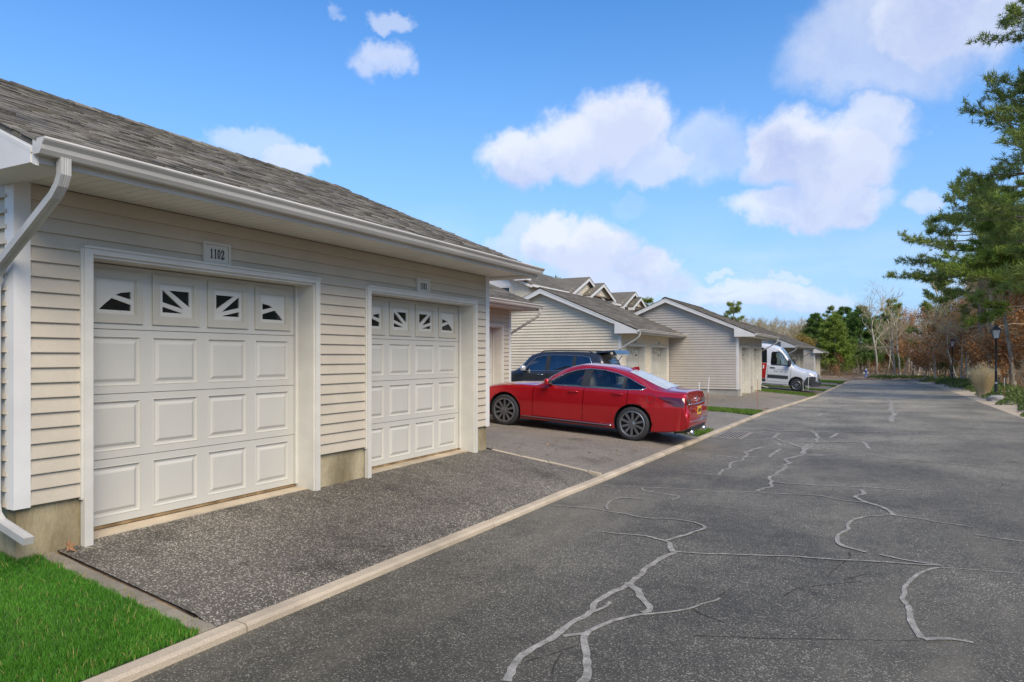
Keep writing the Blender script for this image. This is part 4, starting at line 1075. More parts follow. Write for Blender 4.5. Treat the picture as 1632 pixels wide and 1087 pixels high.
def cut_doors(me, spec, gap=.005):
    """spec: (x front, x rear, z low, z high); returns the body mesh and a mesh for each door (both sides)"""
    bm = bmesh.new(); bm.from_mesh(me)
    def bis(co, no): bmesh.ops.bisect_plane(bm, geom=bm.verts[:] + bm.edges[:] + bm.faces[:], plane_co=co, plane_no=no, dist=1e-5)
    xs_ = sorted({x for s_ in spec for x in s_[:2]}); zs_ = sorted({s_[2] for s_ in spec})
    for x in xs_: bis((x - gap, 0, 0), (1, 0, 0)); bis((x + gap, 0, 0), (1, 0, 0))
    for z in zs_: bis((0, 0, z - gap), (0, 0, 1)); bis((0, 0, z + gap), (0, 0, 1))
    tag = {}; kill = []
    for f in bm.faces:
        c = f.calc_center_median()
        if f.material_index != 0 or abs(c.y) < .5 or abs(f.normal.z) > .8: continue
        for i, (a, b, lo, hi) in enumerate(spec):
            if lo - gap < c.z < hi:
                if abs(c.x - a) < gap or abs(c.x - b) < gap or (abs(c.z - lo) < gap and a < c.x < b): kill.append(f); break
                if a < c.x < b and c.z > lo: tag[f] = (i, 1 if c.y > 0 else 0)
    out = []
    kill = [f for f in kill if f.is_valid]
    keys = {f.index: v for f, v in tag.items()}
    bm.faces.index_update()
    keyed = {f: v for f, v in tag.items()}
    for i in range(len(spec)):
        for sd in (0, 1):
            fs = [f for f, v in keyed.items() if v == (i, sd)]
            b2 = bmesh.new(); vm = {}
            for f in fs:
                vs_ = []
                for v in f.verts:
                    if v.index not in vm or True:
                        key = id(v)
                        key = tuple(round(q, 6) for q in v.co)
                        if key not in vm: vm[key] = b2.verts.new(v.co)
                        vs_.append(vm[key])
                try: nf = b2.faces.new(vs_); nf.smooth = True
                except ValueError: pass
            m = bpy.data.meshes.new('door'); b2.to_mesh(m); b2.free()
            m.materials.append(me.materials[0]); out.append(m)
    bmesh.ops.delete(bm, geom=list(set(kill) | set(keyed)), context='FACES')
    bm.to_mesh(me); bm.free()
    return me, out

def rbox(mb, c, d, r=.3, mi=0):
    # rounded block: three stacked rings
    x, y, z = c; a, b, h = d
    pts = []
    for f, zz in ((.72, -1), (1, -.6), (1, .6), (.72, 1)):
        for (u, v) in ((-1, -.6), (-.6, -1), (.6, -1), (1, -.6), (1, .6), (.6, 1), (-.6, 1), (-1, .6)):
            pts.append((x + a * u * f, y + b * v * f, z + h * zz))
    fs = [tuple(range(7, -1, -1)), tuple(range(24, 32))]
    for k in range(3):
        for j in range(8): fs.append((k * 8 + j, k * 8 + (j + 1) % 8, k * 8 + 8 + (j + 1) % 8, k * 8 + 8 + j))
    return mb.add(pts, fs, mi)

def sedan(loc, pitch):
    t = thing('car', 'glossy red sedan parked nose first by the garage with yellow number plate', 'car', loc)
    t.rotation_euler = (0, pitch, 0)
    st = [(0.00, .34, .50, .50, .42, .55, .36, .58), (.06, .25, .72, .60, .62, .64, .52, .67), (.22, .21, .84, .675, .76, .71, .62, .745), (.50, .19, .895, .765, .83, .82, .68, .855), (.96, .185, .915, .85, .855, .895, .70, .93),
          (1.42, .18, .92, .895, .86, .935, .70, .97), (1.62, .18, .92, .905, .86, .94, .68, .985), (1.95, .18, .92, .93, .86, 1.145, .62, 1.20), (2.28, .18, .92, .945, .86, 1.31, .575, 1.37), (2.66, .18, .92, .955, .86, 1.38, .56, 1.445),
          (3.02, .18, .92, .965, .86, 1.375, .555, 1.438), (3.45, .185, .92, .975, .86, 1.315, .56, 1.378), (3.90, .19, .918, .985, .855, 1.18, .58, 1.24), (4.22, .20, .91, .99, .84, 1.07, .63, 1.12), (4.42, .22, .90, .985, .815, 1.025, .67, 1.06),
          (4.64, .26, .885, .975, .785, 1.02, .68, 1.05), (4.735, .28, .875, .965, .77, 1.015, .68, 1.045), (4.765, .29, .87, .945, .765, .995, .68, 1.025), (4.785, .30, .865, .86, .77, .90, .68, .92), (4.80, .31, .86, .74, .79, .765, .70, .775), (4.845, .33, .845, .665, .78, .685, .70, .69), (4.87, .38, .80, .60, .74, .62, .66, .625)]
    mb = car_shell(st, 84); sf = Surf(mb)
    lo = [(1.86, .955), (2.30, .962), (2.95, .972), (3.55, .985), (3.93, 1.005)]
    up = [(4.00, 1.05), (3.86, 1.10), (3.62, 1.20), (3.35, 1.285), (3.05, 1.33), (2.75, 1.335), (2.48, 1.29), (2.25, 1.205), (2.04, 1.085)]
    dlo = lo + up
    cut = MB(); cut.prism(dlo, 'y', -2, 2, 2)
    for x in (.96, 3.79):
        for s_ in (-1, 1): cut.lathe([(.375, s_ * .60), (.385, s_ * 1.3)], 40, (x, 0, .345), 'y', 1)
    me = boolean_cut(mb, [M['red'], M['plastic'], M['cabin']], cut)
    me, doors = cut_doors(me, [(1.62, 2.74, .285, .95), (2.74, 3.66, .285, .97)])
    link('body', me, t, local=True)
    names = ['front_door', 'front_door', 'rear_door', 'rear_door']
    for i, m in enumerate(doors):
        sd = -1 if i % 2 == 0 else 1
        d = link(names[i], m, t, local=True); d.data.name = names[i]
        hx, hz = (2.52, .855) if i < 2 else (3.46, .885)
        h = MB(); q, nn = sf.hit((hx, hz), 'y', sd)
        pts = []
        for k in range(7):
            f = k / 6; q, nn = sf.hit((hx - .11 + .22 * f, hz + .008 * f), 'y', sd); pts.append(q + nn * (.012 + .022 * math.sin(math.pi * min(1, max(0, f)))))
        h.tube(pts, .012, 8); h.build('door_handle', M['red'], d, smooth=True, local=True)
        q, nn = sf.hit((hx, hz - .012), 'y', sd)
    for sd in (-1, 1):
        fw = [(1.88, .962), (2.30, .968), (2.66, .973), (2.66, 1.315), (2.48, 1.28), (2.25, 1.195), (2.05, 1.08)]
        rw = [(2.82, .976), (3.52, .988), (3.52, 1.225), (3.35, 1.275), (3.05, 1.32), (2.82, 1.325)]
        qw = [(3.57, .992), (3.93, 1.012), (3.985, 1.045), (3.84, 1.10), (3.62, 1.19), (3.57, 1.21)]
        for p, nm in ((fw, 'front_window'), (rw, 'rear_window'), (qw, 'quarter_window')):
            sf.patch(p, 'y', sd, -.010).build(nm, M['car_glass'], t, smooth=True, local=True)
        sf.patch([(2.655, .970), (2.83, .976), (2.83, 1.335), (2.655, 1.322)], 'y', sd, -.004).build('door_pillar', M['plastic'], t, smooth=True, local=True)
        sf.patch([(3.515, .985), (3.575, .99), (3.575, 1.215), (3.515, 1.235)], 'y', sd, -.004).build('door_pillar', M['plastic'], t, smooth=True, local=True)
        sf.line(dlo, 'y', sd, .011, .004, closed=True).build('chrome_trim', M['chrome'], t, smooth=True, local=True)
        sf.line([(1.36, .262), (3.36, .262)], 'y', sd, .008, .003).build('sill_trim', M['chrome'], t, smooth=True, local=True)
        sf.patch([(1.35, .20), (3.38, .20), (3.38, .252), (1.35, .252)], 'y', sd, .004).build('sill', M['plastic'], t, smooth=True, local=True)
        sf.patch([(4.26, .90), (4.50, .915), (4.755, .91), (4.775, .80), (4.77, .745), (4.60, .75), (4.42, .82)], 'y', sd, .006, .04).build('tail_light', M['tail_red'], t, smooth=True, local=True)
        sf.patch([(sd * .76, .895), (sd * .42, .875), (sd * .42, .80), (sd * .58, .785), (sd * .77, .785)], 'x', 1, .006, .04).build('tail_light', M['tail_red'], t, smooth=True, local=True)
        sf.patch([(.10, .60), (.46, .73), (.42, .66), (.16, .55)], 'y', sd, .006, .04).build('headlight', M['lens'], t, smooth=True, local=True)
        # mirror
        m_ = MB(); rbox(m_, (1.98, sd * .985, 1.025), (.055, .10, .062)); mo = m_.build('side_mirror', M['red'], t, smooth=True, local=True)
        m2 = MB(); m2.hexa([(1.95, sd * .86, .945), (2.03, sd * .86, .945), (2.03, sd * .93, .985), (1.95, sd * .93, .985), (1.95, sd * .86, .965), (2.03, sd * .86, .965), (2.02, sd * 1.0, 1.0), (1.96, sd * 1.0, 1.0)])
        m2.box(2.028, 2.04, *sorted((sd * .91, sd * 1.06)), .985, 1.07); m2.build('mirror_foot', M['plastic'], mo, local=True)
        wheel(t, .96, sd * .80, .335, .22, .245, sd, 10, M['rim'], M['rim_dark']); wheel(t, 3.79, sd * .80, .335, .22, .245, sd, 10, M['rim'], M['rim_dark'])
    ring = [(4.12 + .085 * math.cos(a), .865 + .085 * math.sin(a)) for a in np.linspace(0, 2 * math.pi, 21)]
    sf.line(ring, 'y', -1, .0045, .0015).build('fuel_flap', M['plastic'], t, local=True)
    sf.patch([(1.70, -.60), (1.70, .60), (2.26, .50), (2.26, -.50)], 'z', 1, .005).build('windscreen', M['dark_glass'], t, smooth=True, local=True)
    sf.patch([(3.55, -.47), (3.55, .47), (4.36, .62), (4.36, -.62)], 'z', 1, .005).build('rear_screen', M['sky_glare_glass'], t, smooth=True, local=True)
    # boot, badge, number plate
    sf.line([(4.40, -.74), (4.70, -.70)], 'z', 1, .004, 0).build('boot_seam', M['plastic'], t, local=True)
    sf.line([(-.62, .79), (-.3, .775), (0, .77), (.3, .775), (.62, .79)], 'x', 1, .013, .008).build('chrome_bar', M['chrome'], t, smooth=True, local=True)
    sf.line([(-.70, .47), (0, .455), (.70, .47)], 'x', 1, .009, .006).build('bumper_trim', M['chrome'], t, smooth=True, local=True)
    pl = MB(); q, nn = sf.hit((0, .655), 'x', 1); pl.box(q.x + .004, q.x + .014, -.155, .155, .575, .735)
    p_ = pl.build('number_plate', M['plate_yellow'], t, local=True)
    mk_ = MB()
    for k in range(7): mk_.box(q.x + .0145, q.x + .016, -.12 + k * .036, -.12 + k * .036 + .022, .62, .69)
    mk_.build('plate_lettering', M['ink'], p_, local=True)
    q, nn = sf.hit((0, .865), 'x', 1)
    b_ = MB(); b_.tube([(q.x + .012, .075 * math.cos(a), .865 + .055 * math.sin(a)) for a in np.linspace(0, 2 * math.pi, 17)], .007, 6)
    b_.tube([(q.x + .012, -.06, .885), (q.x + .012, -.03, .875), (q.x + .012, 0, .85), (q.x + .012, .03, .875), (q.x + .012, .06, .885)], .006, 5); b_.build('badge', M['chrome'], t, smooth=True, local=True)
    dif = MB(); dif.hexa([(4.55, -.62, .20), (4.86, -.60, .27), (4.86, .60, .27), (4.55, .62, .20), (4.55, -.66, .29), (4.865, -.64, .36), (4.865, .64, .36), (4.55, .66, .29)]); dif.build('rear_valance', M['plastic'], t, local=True)
    for sd in (-1, 1): MB().lathe([(.045, 0), (.045, .16), (.038, .16), (.036, .02)], 14, (4.74, sd * .52, .255), 'x').build('exhaust_pipe', M['chrome'], t, smooth=True, local=True)
    MB().hexa([(3.42, -.018, 1.385), (3.60, -.018, 1.355), (3.60, .018, 1.355), (3.42, .018, 1.385), (3.50, -.006, 1.42), (3.585, -.005, 1.43), (3.585, .005, 1.43), (3.50, .006, 1.42)]).build('aerial_fin', M['red'], t, local=True)
    # what shows through the side windows
    for sd in (-1, 1):
        for x in (2.72, 3.52):
            s_ = MB(); rbox(s_, (x, sd * .36, 1.05), (.07, .24, .12)); rbox(s_, (x + .02, sd * .36, 1.215), (.05, .13, .07)); s_.build('seat', M['cabin_light'] if x < 3 else M['cabin_dark'], t, smooth=True, local=True)
    sw = MB(); sw.tube([(2.16 + .06 * math.sin(a) * .4, -.36 + .18 * math.cos(a), 1.02 + .16 * math.sin(a)) for a in np.linspace(0, 2 * math.pi, 19)], .014, 6); sw.build('steering_wheel', M['cabin_dark'], t, smooth=True, local=True)
    return t

def suv(loc, pitch):
    t = thing('car', 'dark charcoal estate car with silver mirror and raised tailgate behind the red sedan', 'car', loc)
    t.rotation_euler = (0, pitch, 0)
    st = [(0.0, .40, .62, .75, .56, .82, .48, .86), (.08, .30, .84, .90, .78, .96, .66, 1.0), (.35, .27, .95, 1.0, .88, 1.05, .72, 1.09), (.95, .26, .985, 1.06, .92, 1.10, .74, 1.14), (1.45, .26, .99, 1.10, .93, 1.14, .74, 1.19),
          (1.62, .26, .99, 1.115, .93, 1.22, .72, 1.27), (2.15, .26, .99, 1.13, .93, 1.68, .66, 1.73), (2.55, .26, .99, 1.135, .93, 1.755, .66, 1.81), (3.2, .26, .99, 1.14, .93, 1.765, .66, 1.83), (4.0, .26, .99, 1.145, .93, 1.745, .66, 1.81),
          (4.45, .27, .98, 1.15, .92, 1.69, .66, 1.76), (4.68, .30, .96, 1.13, .90, 1.45, .70, 1.52), (4.80, .34, .92, 1.06, .87, 1.12, .74, 1.16), (4.86, .42, .84, .92, .80, .97, .70, 1.0)]
    mb = car_shell(st, 72); sf = Surf(mb)
    dlo = [(1.95, 1.145), (4.42, 1.165), (4.20, 1.60), (3.9, 1.655), (3.2, 1.68), (2.6, 1.67), (2.32, 1.60), (2.1, 1.38)]
    cut = MB(); cut.prism(dlo, 'y', -2, 2, 2)
    for x in (.95, 3.85):
        for s_ in (-1, 1): cut.lathe([(.41, s_ * .62), (.42, s_ * 1.3)], 32, (x, 0, .37), 'y', 1)
    me = boolean_cut(mb, [M['suv_paint'], M['plastic'], M['cabin_dark']], cut)
    me, doors = cut_doors(me, [(1.66, 2.78, .42, 1.14), (2.78, 3.75, .42, 1.15)])
    link('body', me, t, local=True)
    for i, m in enumerate(doors):
        sd = -1 if i % 2 == 0 else 1
        d = link(('front_door', 'rear_door')[i // 2], m, t, local=True)
        hx = 2.55 if i < 2 else 3.55
        pts = [sf.hit((hx - .11 + .055 * k, 1.02), 'y', sd) for k in range(5)]
        MB().tube([q + nn * (.012 + .02 * math.sin(math.pi * k / 4)) for k, (q, nn) in enumerate(pts)], .013, 6).build('door_handle', M['chrome'], d, smooth=True, local=True)
    for sd in (-1, 1):
        for p, nm in (([(2.0, 1.15), (2.72, 1.152), (2.72, 1.668), (2.6, 1.66), (2.33, 1.59), (2.12, 1.38)], 'front_window'),
                      ([(2.83, 1.153), (3.66, 1.158), (3.66, 1.655), (3.2, 1.672), (2.83, 1.67)], 'rear_window'), ([(3.73, 1.159), (4.38, 1.166), (4.18, 1.59), (3.9, 1.642), (3.73, 1.65)], 'quarter_window')):
            sf.patch(p, 'y', sd, -.008).build(nm, M['tint_glass'], t, smooth=True, local=True)
        sf.line(dlo, 'y', sd, .013, .004, closed=True).build('chrome_trim', M['chrome'], t, smooth=True, local=True)
        for xa, xb in ((2.70, 2.85), (3.64, 3.75)):
            sf.patch([(xa, 1.15), (xb, 1.15), (xb, 1.68), (xa, 1.68)], 'y', sd, -.003).build('door_pillar', M['plastic'], t, smooth=True, local=True)
        r_ = MB(); r_.tube([(2.45, sd * .64, 1.78), (2.55, sd * .64, 1.825), (3.2, sd * .64, 1.84), (4.1, sd * .64, 1.82), (4.25, sd * .64, 1.76)], .02, 6); r_.build('roof_rail', M['plastic'], t, smooth=True, local=True)
        m_ = MB(); rbox(m_, (1.98, sd * 1.09, 1.235), (.075, .12, .095)); mo = m_.build('side_mirror', M['silver'], t, smooth=True, local=True)
        MB().hexa([(1.95, sd * .92, 1.12), (2.05, sd * .92, 1.12), (2.05, sd * 1.05, 1.16), (1.95, sd * 1.05, 1.16), (1.95, sd * .92, 1.15), (2.05, sd * .92, 1.15), (2.04, sd * 1.08, 1.2), (1.96, sd * 1.08, 1.2)]).build('mirror_foot', M['plastic'], mo, local=True)
        wheel(t, .95, sd * .85, .37, .25, .25, sd, 5, M['rim'], M['rim_dark']); wheel(t, 3.85, sd * .85, .37, .25, .25, sd, 5, M['rim'], M['rim_dark'])
        sf.patch([(4.55, 1.12), (4.78, 1.10), (4.80, .85), (4.60, .88)], 'y', sd, .006, .05).build('tail_light', M['tail_red'], t, smooth=True, local=True)
        sf.patch([(.12, .95), (.5, 1.0), (.45, .86), (.16, .82)], 'y', sd, .006, .05).build('headlight', M['lens'], t, smooth=True, local=True)
    sf.patch([(1.70, -.66), (1.70, .66), (2.16, .58), (2.16, -.58)], 'z', 1, .005).build('windscreen', M['dark_glass'], t, smooth=True, local=True)
    tg = MB()
    # raised tailgate, hinged at the roof
    tg.hexa([(4.38, -.66, 1.74), (5.02, -.70, 1.78), (5.02, .70, 1.78), (4.38, .66, 1.74), (4.38, -.64, 1.80), (4.98, -.68, 1.84), (4.98, .68, 1.84), (4.38, .64, 1.80)])
    tg.hexa([(4.95, -.70, 1.66), (5.06, -.70, 1.70), (5.06, .70, 1.70), (4.95, .70, 1.66), (4.95, -.70, 1.80), (5.02, -.70, 1.80), (5.02, .70, 1.80), (4.95, .70, 1.80)])
    g = tg.build('tailgate', M['suv_paint'], t, local=True)
    for sd in (-1, 1): MB().tube([(4.60, sd * .68, 1.40), (4.85, sd * .66, 1.74)], .012, 6).build('gas_strut', M['plastic'], g, local=True)
    MB().box(4.47, 4.60, -.5, .5, 1.05, 1.16).build('bumper_pad', M['plastic'], t, local=True)
    for sd in (-1, 1):
        for x in (2.75, 3.6):
            s_ = MB(); rbox(s_, (x, sd * .42, 1.28), (.08, .25, .13)); rbox(s_, (x + .02, sd * .42, 1.49), (.05, .14, .08)); s_.build('seat', M['cabin_dark'], t, smooth=True, local=True)
    return t

def van(loc):
    t = thing('van', 'white delivery van with red and black rear panels facing the road', 'van', loc, rz=math.pi)
    st = [(0.0, .42, .60, .70, .55, .80, .48, .84), (.06, .32, .82, .86, .76, .98, .66, 1.02), (.22, .29, .93, .98, .86, 1.07, .72, 1.12), (.55, .28, .98, 1.06, .91, 1.13, .76, 1.18), (1.0, .28, 1.0, 1.16, .93, 1.22, .78, 1.27), (1.20, .28, 1.0, 1.22, .93, 1.31, .80, 1.37),
          (1.70, .28, 1.0, 1.36, .95, 1.93, .82, 2.0), (2.02, .28, 1.0, 1.40, .96, 2.24, .84, 2.31), (2.4, .28, 1.0, 1.42, .97, 2.33, .86, 2.42), (2.9, .28, 1.0, 1.42, .98, 2.39, .88, 2.47), (4.2, .28, 1.0, 1.42, .98, 2.39, .88, 2.47), (5.6, .28, 1.0, 1.42, .98, 2.37, .88, 2.45), (5.84, .30, .98, 1.40, .94, 2.28, .80, 2.34), (5.9, .34, .95, 1.36, .91, 2.2, .78, 2.24)]
    mb = car_shell(st, 80, .6); sf = Surf(mb)
    dlo = [(1.40, 1.33), (2.34, 1.33), (2.38, 1.40), (2.38, 1.98), (2.30, 2.04), (1.98, 2.04), (1.84, 1.95), (1.48, 1.48)]
    cut = MB(); cut.prism(dlo, 'y', -2, 2, 2)
    for x in (1.02, 4.7):
        for s_ in (-1, 1): cut.lathe([(.41, s_ * .62), (.42, s_ * 1.3)], 32, (x, 0, .36), 'y', 1)
    me = boolean_cut(mb, [M['van_paint'], M['grey_plastic'], M['cabin_dark']], cut)
    me, doors = cut_doors(me, [(1.34, 2.52, .44, 1.325)], .006)
    link('body', me, t, local=True)
    for i, m in enumerate(doors):
        sd = -1 if i == 0 else 1
        d = link('front_door', m, t, local=True)
        q, nn = sf.hit((2.28, 1.18), 'y', sd)
        MB().box(2.16, 2.40, *sorted((q.y + sd * .002, q.y + sd * .03)), 1.16, 1.21).build('door_handle', M['grey_plastic'], d, local=True)
    for sd in (-1, 1):
        sf.patch([(1.43, 1.345), (2.33, 1.345), (2.365, 1.40), (2.365, 1.97), (2.30, 2.025), (1.99, 2.025), (1.855, 1.94), (1.50, 1.48)], 'y', sd, -.008).build('front_window', M['car_glass'], t, smooth=True, local=True)
        sf.line(dlo, 'y', sd, .014, .004, closed=True).build('window_seal', M['grey_plastic'], t, smooth=True, local=True)
        sf.patch([(1.46, .62), (2.50, .62), (2.50, .80), (1.46, .80)], 'y', sd, .012).build('side_moulding', M['grey_plastic'], t, smooth=True, local=True)
        # rear quarter: dark glazed upper panel, red lower panel
        sf.patch([(2.58, 1.42), (5.5, 1.42), (5.5, 2.22), (2.9, 2.24), (2.64, 2.14)], 'y', sd, .006, .12).build('side_glass', M['dark_glass'], t, smooth=True, local=True)
        rp = sf.patch([(2.62, .58), (5.6, .58), (5.6, 1.40), (2.58, 1.40)], 'y', sd, .008, .12).build('side_panel', M['red_panel'], t, smooth=True, local=True)
        q, nn = sf.hit((2.75, 1.16), 'y', sd)
        MB().box(2.72, 2.78, *sorted((q.y + sd * .008, q.y + sd * .035)), 1.10, 1.30).build('panel_handle', M['stake_white'], rp, local=True)
        sf.patch([(2.60, .40), (5.6, .40), (5.6, .56), (2.60, .56)], 'y', sd, .008, .12).build('side_skirt', M['grey_plastic'], t, smooth=True, local=True)
        m_ = MB(); rbox(m_, (1.42, sd * 1.15, 1.50), (.08, .11, .19)); rbox(m_, (1.44, sd * 1.02, 1.36), (.05, .08, .04)); m_.build('side_mirror', M['grey_plastic'], t, smooth=True, local=True)
        sf.patch([(.10, .96), (.28, 1.01), (.62, 1.10), (.58, .98), (.36, .88), (.14, .86)], 'y', sd, .006, .05).build('headlight', M['lens'], t, smooth=True, local=True)
        sf.patch([(.02, .36), (.60, .36), (.62, .62), (.52, .80), (.20, .86), (.04, .82)], 'y', sd, .012, .06).build('bumper_side', M['grey_plastic'], t, smooth=True, local=True)
        wheel(t, 1.02, sd * .86, .345, .24, .215, sd, 8, M['rim'], M['rim_dark']); wheel(t, 4.7, sd * .86, .345, .24, .215, sd, 8, M['rim'], M['rim_dark'])
        # two lines of small lettering, too small to read
        lt = MB(); r = random.Random(4)
        for row, (za, hh, x0, x1, n) in enumerate(((1.085, .05, 1.45, 2.20, 17), (.965, .075, 1.50, 2.22, 12))):
            for k in range(n):
                if r.random() < .12: continue
                xx = lerp(x0, x1, k / n); w = (x1 - x0) / n * .66
                q, nn = sf.hit((xx, za), 'y', sd)
                y_ = sorted((q.y + sd * .002, q.y + sd * .005))
                lt.box(xx, xx + w * .35, *y_, za, za + hh); lt.box(xx + w * .35, xx + w, *y_, za + hh * r.choice((0, .4, .75)), za + hh * r.choice((.3, .6, 1)))
        lt.build('door_lettering', M['grey_ink'], t, local=True)
    sf.patch([(1.24, -.78), (1.24, .78), (1.98, .76), (1.98, -.76)], 'z', 1, .006, .1).build('windscreen', M['dark_glass'], t, smooth=True, local=True)
    bp = MB(); bp.hexa([(-.07, -.80, .34), (.30, -.95, .30), (.30, .95, .30), (-.07, .80, .34), (-.09, -.78, .56), (.28, -.95, .58), (.28, .95, .58), (-.09, .78, .56)]); bp.build('front_bumper', M['grey_plastic'], t, local=True)
    gr = MB(); gr.hexa([(-.02, -.55, .60), (.10, -.60, .60), (.10, .60, .60), (-.02, .55, .60), (.02, -.60, .92), (.14, -.66, .92), (.14, .66, .92), (.02, .60, .92)]); gg = gr.build('grille', M['grey_plastic'], t, local=True)
    for k in range(3): MB().tube([(-.018 + .012 * k, -.52, .67 + .09 * k), (-.018 + .012 * k, .52, .67 + .09 * k)], .012, 6).build('grille_bar', M['chrome'], gg, local=True)
    for sd in (-1, 1):
        s_ = MB(); rbox(s_, (2.35, sd * .45, 1.45), (.09, .25, .3)); rbox(s_, (2.37, sd * .45, 1.85), (.05, .13, .09)); s_.build('seat', M['cabin_dark'], t, smooth=True, local=True)
    return t

def settle(t, xf, xr, flip=False):
    # stand the vehicle on its front and rear axles (local x) on the ground below
    sx = -1 if flip else 1
    zf_ = ground_z(t.location.x + sx * xf, t.location.y) + .011; zr_ = ground_z(t.location.x + sx * xr, t.location.y) + .011
    a = math.atan((zf_ - zr_) / (xr - xf)); t.rotation_euler.y = a
    t.location.z = zf_ + math.tan(a) * xf
settle(sedan((-8.06, 14.12, 0), 0), .96, 3.79)
suv_ = suv((-12.35, 21.75, 0), 0); suv_.scale.z = .965; settle(suv_, .95, 3.85)
settle(van((-2.9, 41.3, 0)), 1.02, 4.7, True)

# ------------------------------------------------------------------ houses behind the garages
def gable_prism(mb, xf, xback, yc, half, z_eave, z_top, t=.12):
    pass
def condo(name, label, x0, y0, y1, zb, z_eave, gables, rdepth=12, seed=1):
    """two storey house: ridge along Y, front wall facing +X at x0, front gables (front x, y apex, half width, eave z, apex z)"""
    h = thing(name, label, 'house', (x0 - 5, (y0 + y1) / 2, zb))
    xm = x0 - rdepth / 2; slope = .42; zr = z_eave + slope * (rdepth / 2 + .4)
    w = MB(); w.box(x0 - rdepth, x0, y0, y1, zb, z_eave)
    for yy in (y0, y1 - .15):
        w.prism([(x0 - rdepth, z_eave), (x0, z_eave), (xm, zr - .25)], 'y', yy, yy + .15)
    w.build('wall', M['siding_cream'], h)
    sd = MB(); k = zb + .4
    while k < zr - .5:
        hw = rdepth / 2 if k < z_eave else rdepth / 2 * max(0, (zr - .3 - k) / (zr - .3 - z_eave))
        if hw > .3: sd.hexa([(xm - hw, y0 - .02, k), (xm + hw, y0 - .02, k), (xm + hw, y0, k), (xm - hw, y0, k), (xm - hw, y0 - .005, k + .14), (xm + hw, y0 - .005, k + .14), (xm + hw, y0, k + .14), (xm - hw, y0, k + .14)])
        if k < z_eave - .2: sd.hexa([(x0 + .02, y0, k), (x0 + .02, y1, k), (x0, y1, k), (x0, y0, k), (x0 + .005, y0, k + .14), (x0 + .005, y1, k + .14), (x0, y1, k + .14), (x0, y0, k + .14)])
        k += .15
    sd.build('siding', M['siding_cream'], h, kind='stuff')
    ex, ebx = x0 + .4, x0 - rdepth - .4
    r = MB()
    for sx, e in ((1, ex), (-1, ebx)):
        r.hexa([(e, y0 - .3, z_eave - .04), (xm, y0 - .3, zr - .04), (xm, y1 + .3, zr - .04), (e, y1 + .3, z_eave - .04), (e, y0 - .3, z_eave + .02), (xm, y0 - .3, zr + .02), (xm, y1 + .3, zr + .02), (e, y1 + .3, z_eave + .02)])
    rf = r.build('roof', M['shingle_far'], h)
    shingle_slope((ex + .02, z_eave + .025), (xm, zr + .025), y0 - .3, y1 + .3, M['shingle_far'], rf, tabw=(.5, 1.2), expo=.28, seed=seed)
    MB().box(ex - .02, ex + .10, y0 - .3, y1 + .3, z_eave - .16, z_eave + .01).build('gutter', M['white'], h)
    for sx, e in ((1, ex), (-1, ebx)):
        MB().prism([(e, z_eave - .05), (xm, zr - .05), (xm, zr - .30), (e, z_eave - .24)], 'y', y0 - .34, y0 - .305).build('rake_board', M['white'], h)
    for (gx, ya, half, ze, za) in gables:
        g = MB(); g.prism([(ya - half, ze), (ya + half, ze), (ya, za - .18)], 'x', gx - 1.2, gx)
        gw = g.build('gable_wall', M['siding_cream'], h)
        sdg = MB(); k = ze + .05
        while k < za - .4:
            f = half * (za - .2 - k) / (za - .2 - ze)
            sdg.hexa([(gx + .02, ya - f, k), (gx + .02, ya + f, k), (gx, ya + f, k), (gx, ya - f, k), (gx + .004, ya - f, k + .15), (gx + .004, ya + f, k + .15), (gx, ya + f, k + .15), (gx, ya - f, k + .15)]); k += .16
        sdg.build('gable_siding', M['siding_cream'], gw, kind='stuff')
        oh = .35; s2 = (za - ze) / half
        rr = MB()
        for sy in (-1, 1):
            ye = ya + sy * (half + oh); zee = ze - oh * s2
            # slopes run back into the main roof
            xb_ = x0 - (za - z_eave) / slope - .4
            rr.hexa([(gx + .35, ye, zee - .05), (gx + .35, ya, za - .05), (xb_, ya, za - .05), (x0 - .1, ye, zee - .05), (gx + .35, ye, zee + .03), (gx + .35, ya, za + .03), (xb_, ya, za + .03), (x0 - .1, ye, zee + .03)])
            rk = MB(); rk.prism([(ye, zee - .06), (ya, za - .06), (ya, za - .33), (ye, zee - .30)], 'x', gx + .30, gx + .345); rk.build('gable_rake', M['white'], h)
            MB().box(gx - .2, gx + .30, *sorted((ye, ye - sy * .5)), zee - .34, zee - .10).build('eave_return', M['white'], h)
        rr.build('gable_roof', M['shingle_far'], h)
    return h
C1 = condo('house', 'two storey cream house with two nested front gables and half round window', -22.4, 45.6, 61.8, .1, 6.9,
           [(-22.0, 55.74, 4.0, 6.75, 8.45), (-21.5, 57.9, 2.8, 7.0, 8.12)], seed=21)
C2 = condo('house', 'farther cream house whose single gable shows just behind the grey garage roof', -22.4, 62.8, 76.5, .0, 6.75,
           [(-22.0, 68.4, 3.4, 6.8, 8.25), (-21.6, 69.0, 2.2, 6.8, 7.75)], seed=22)
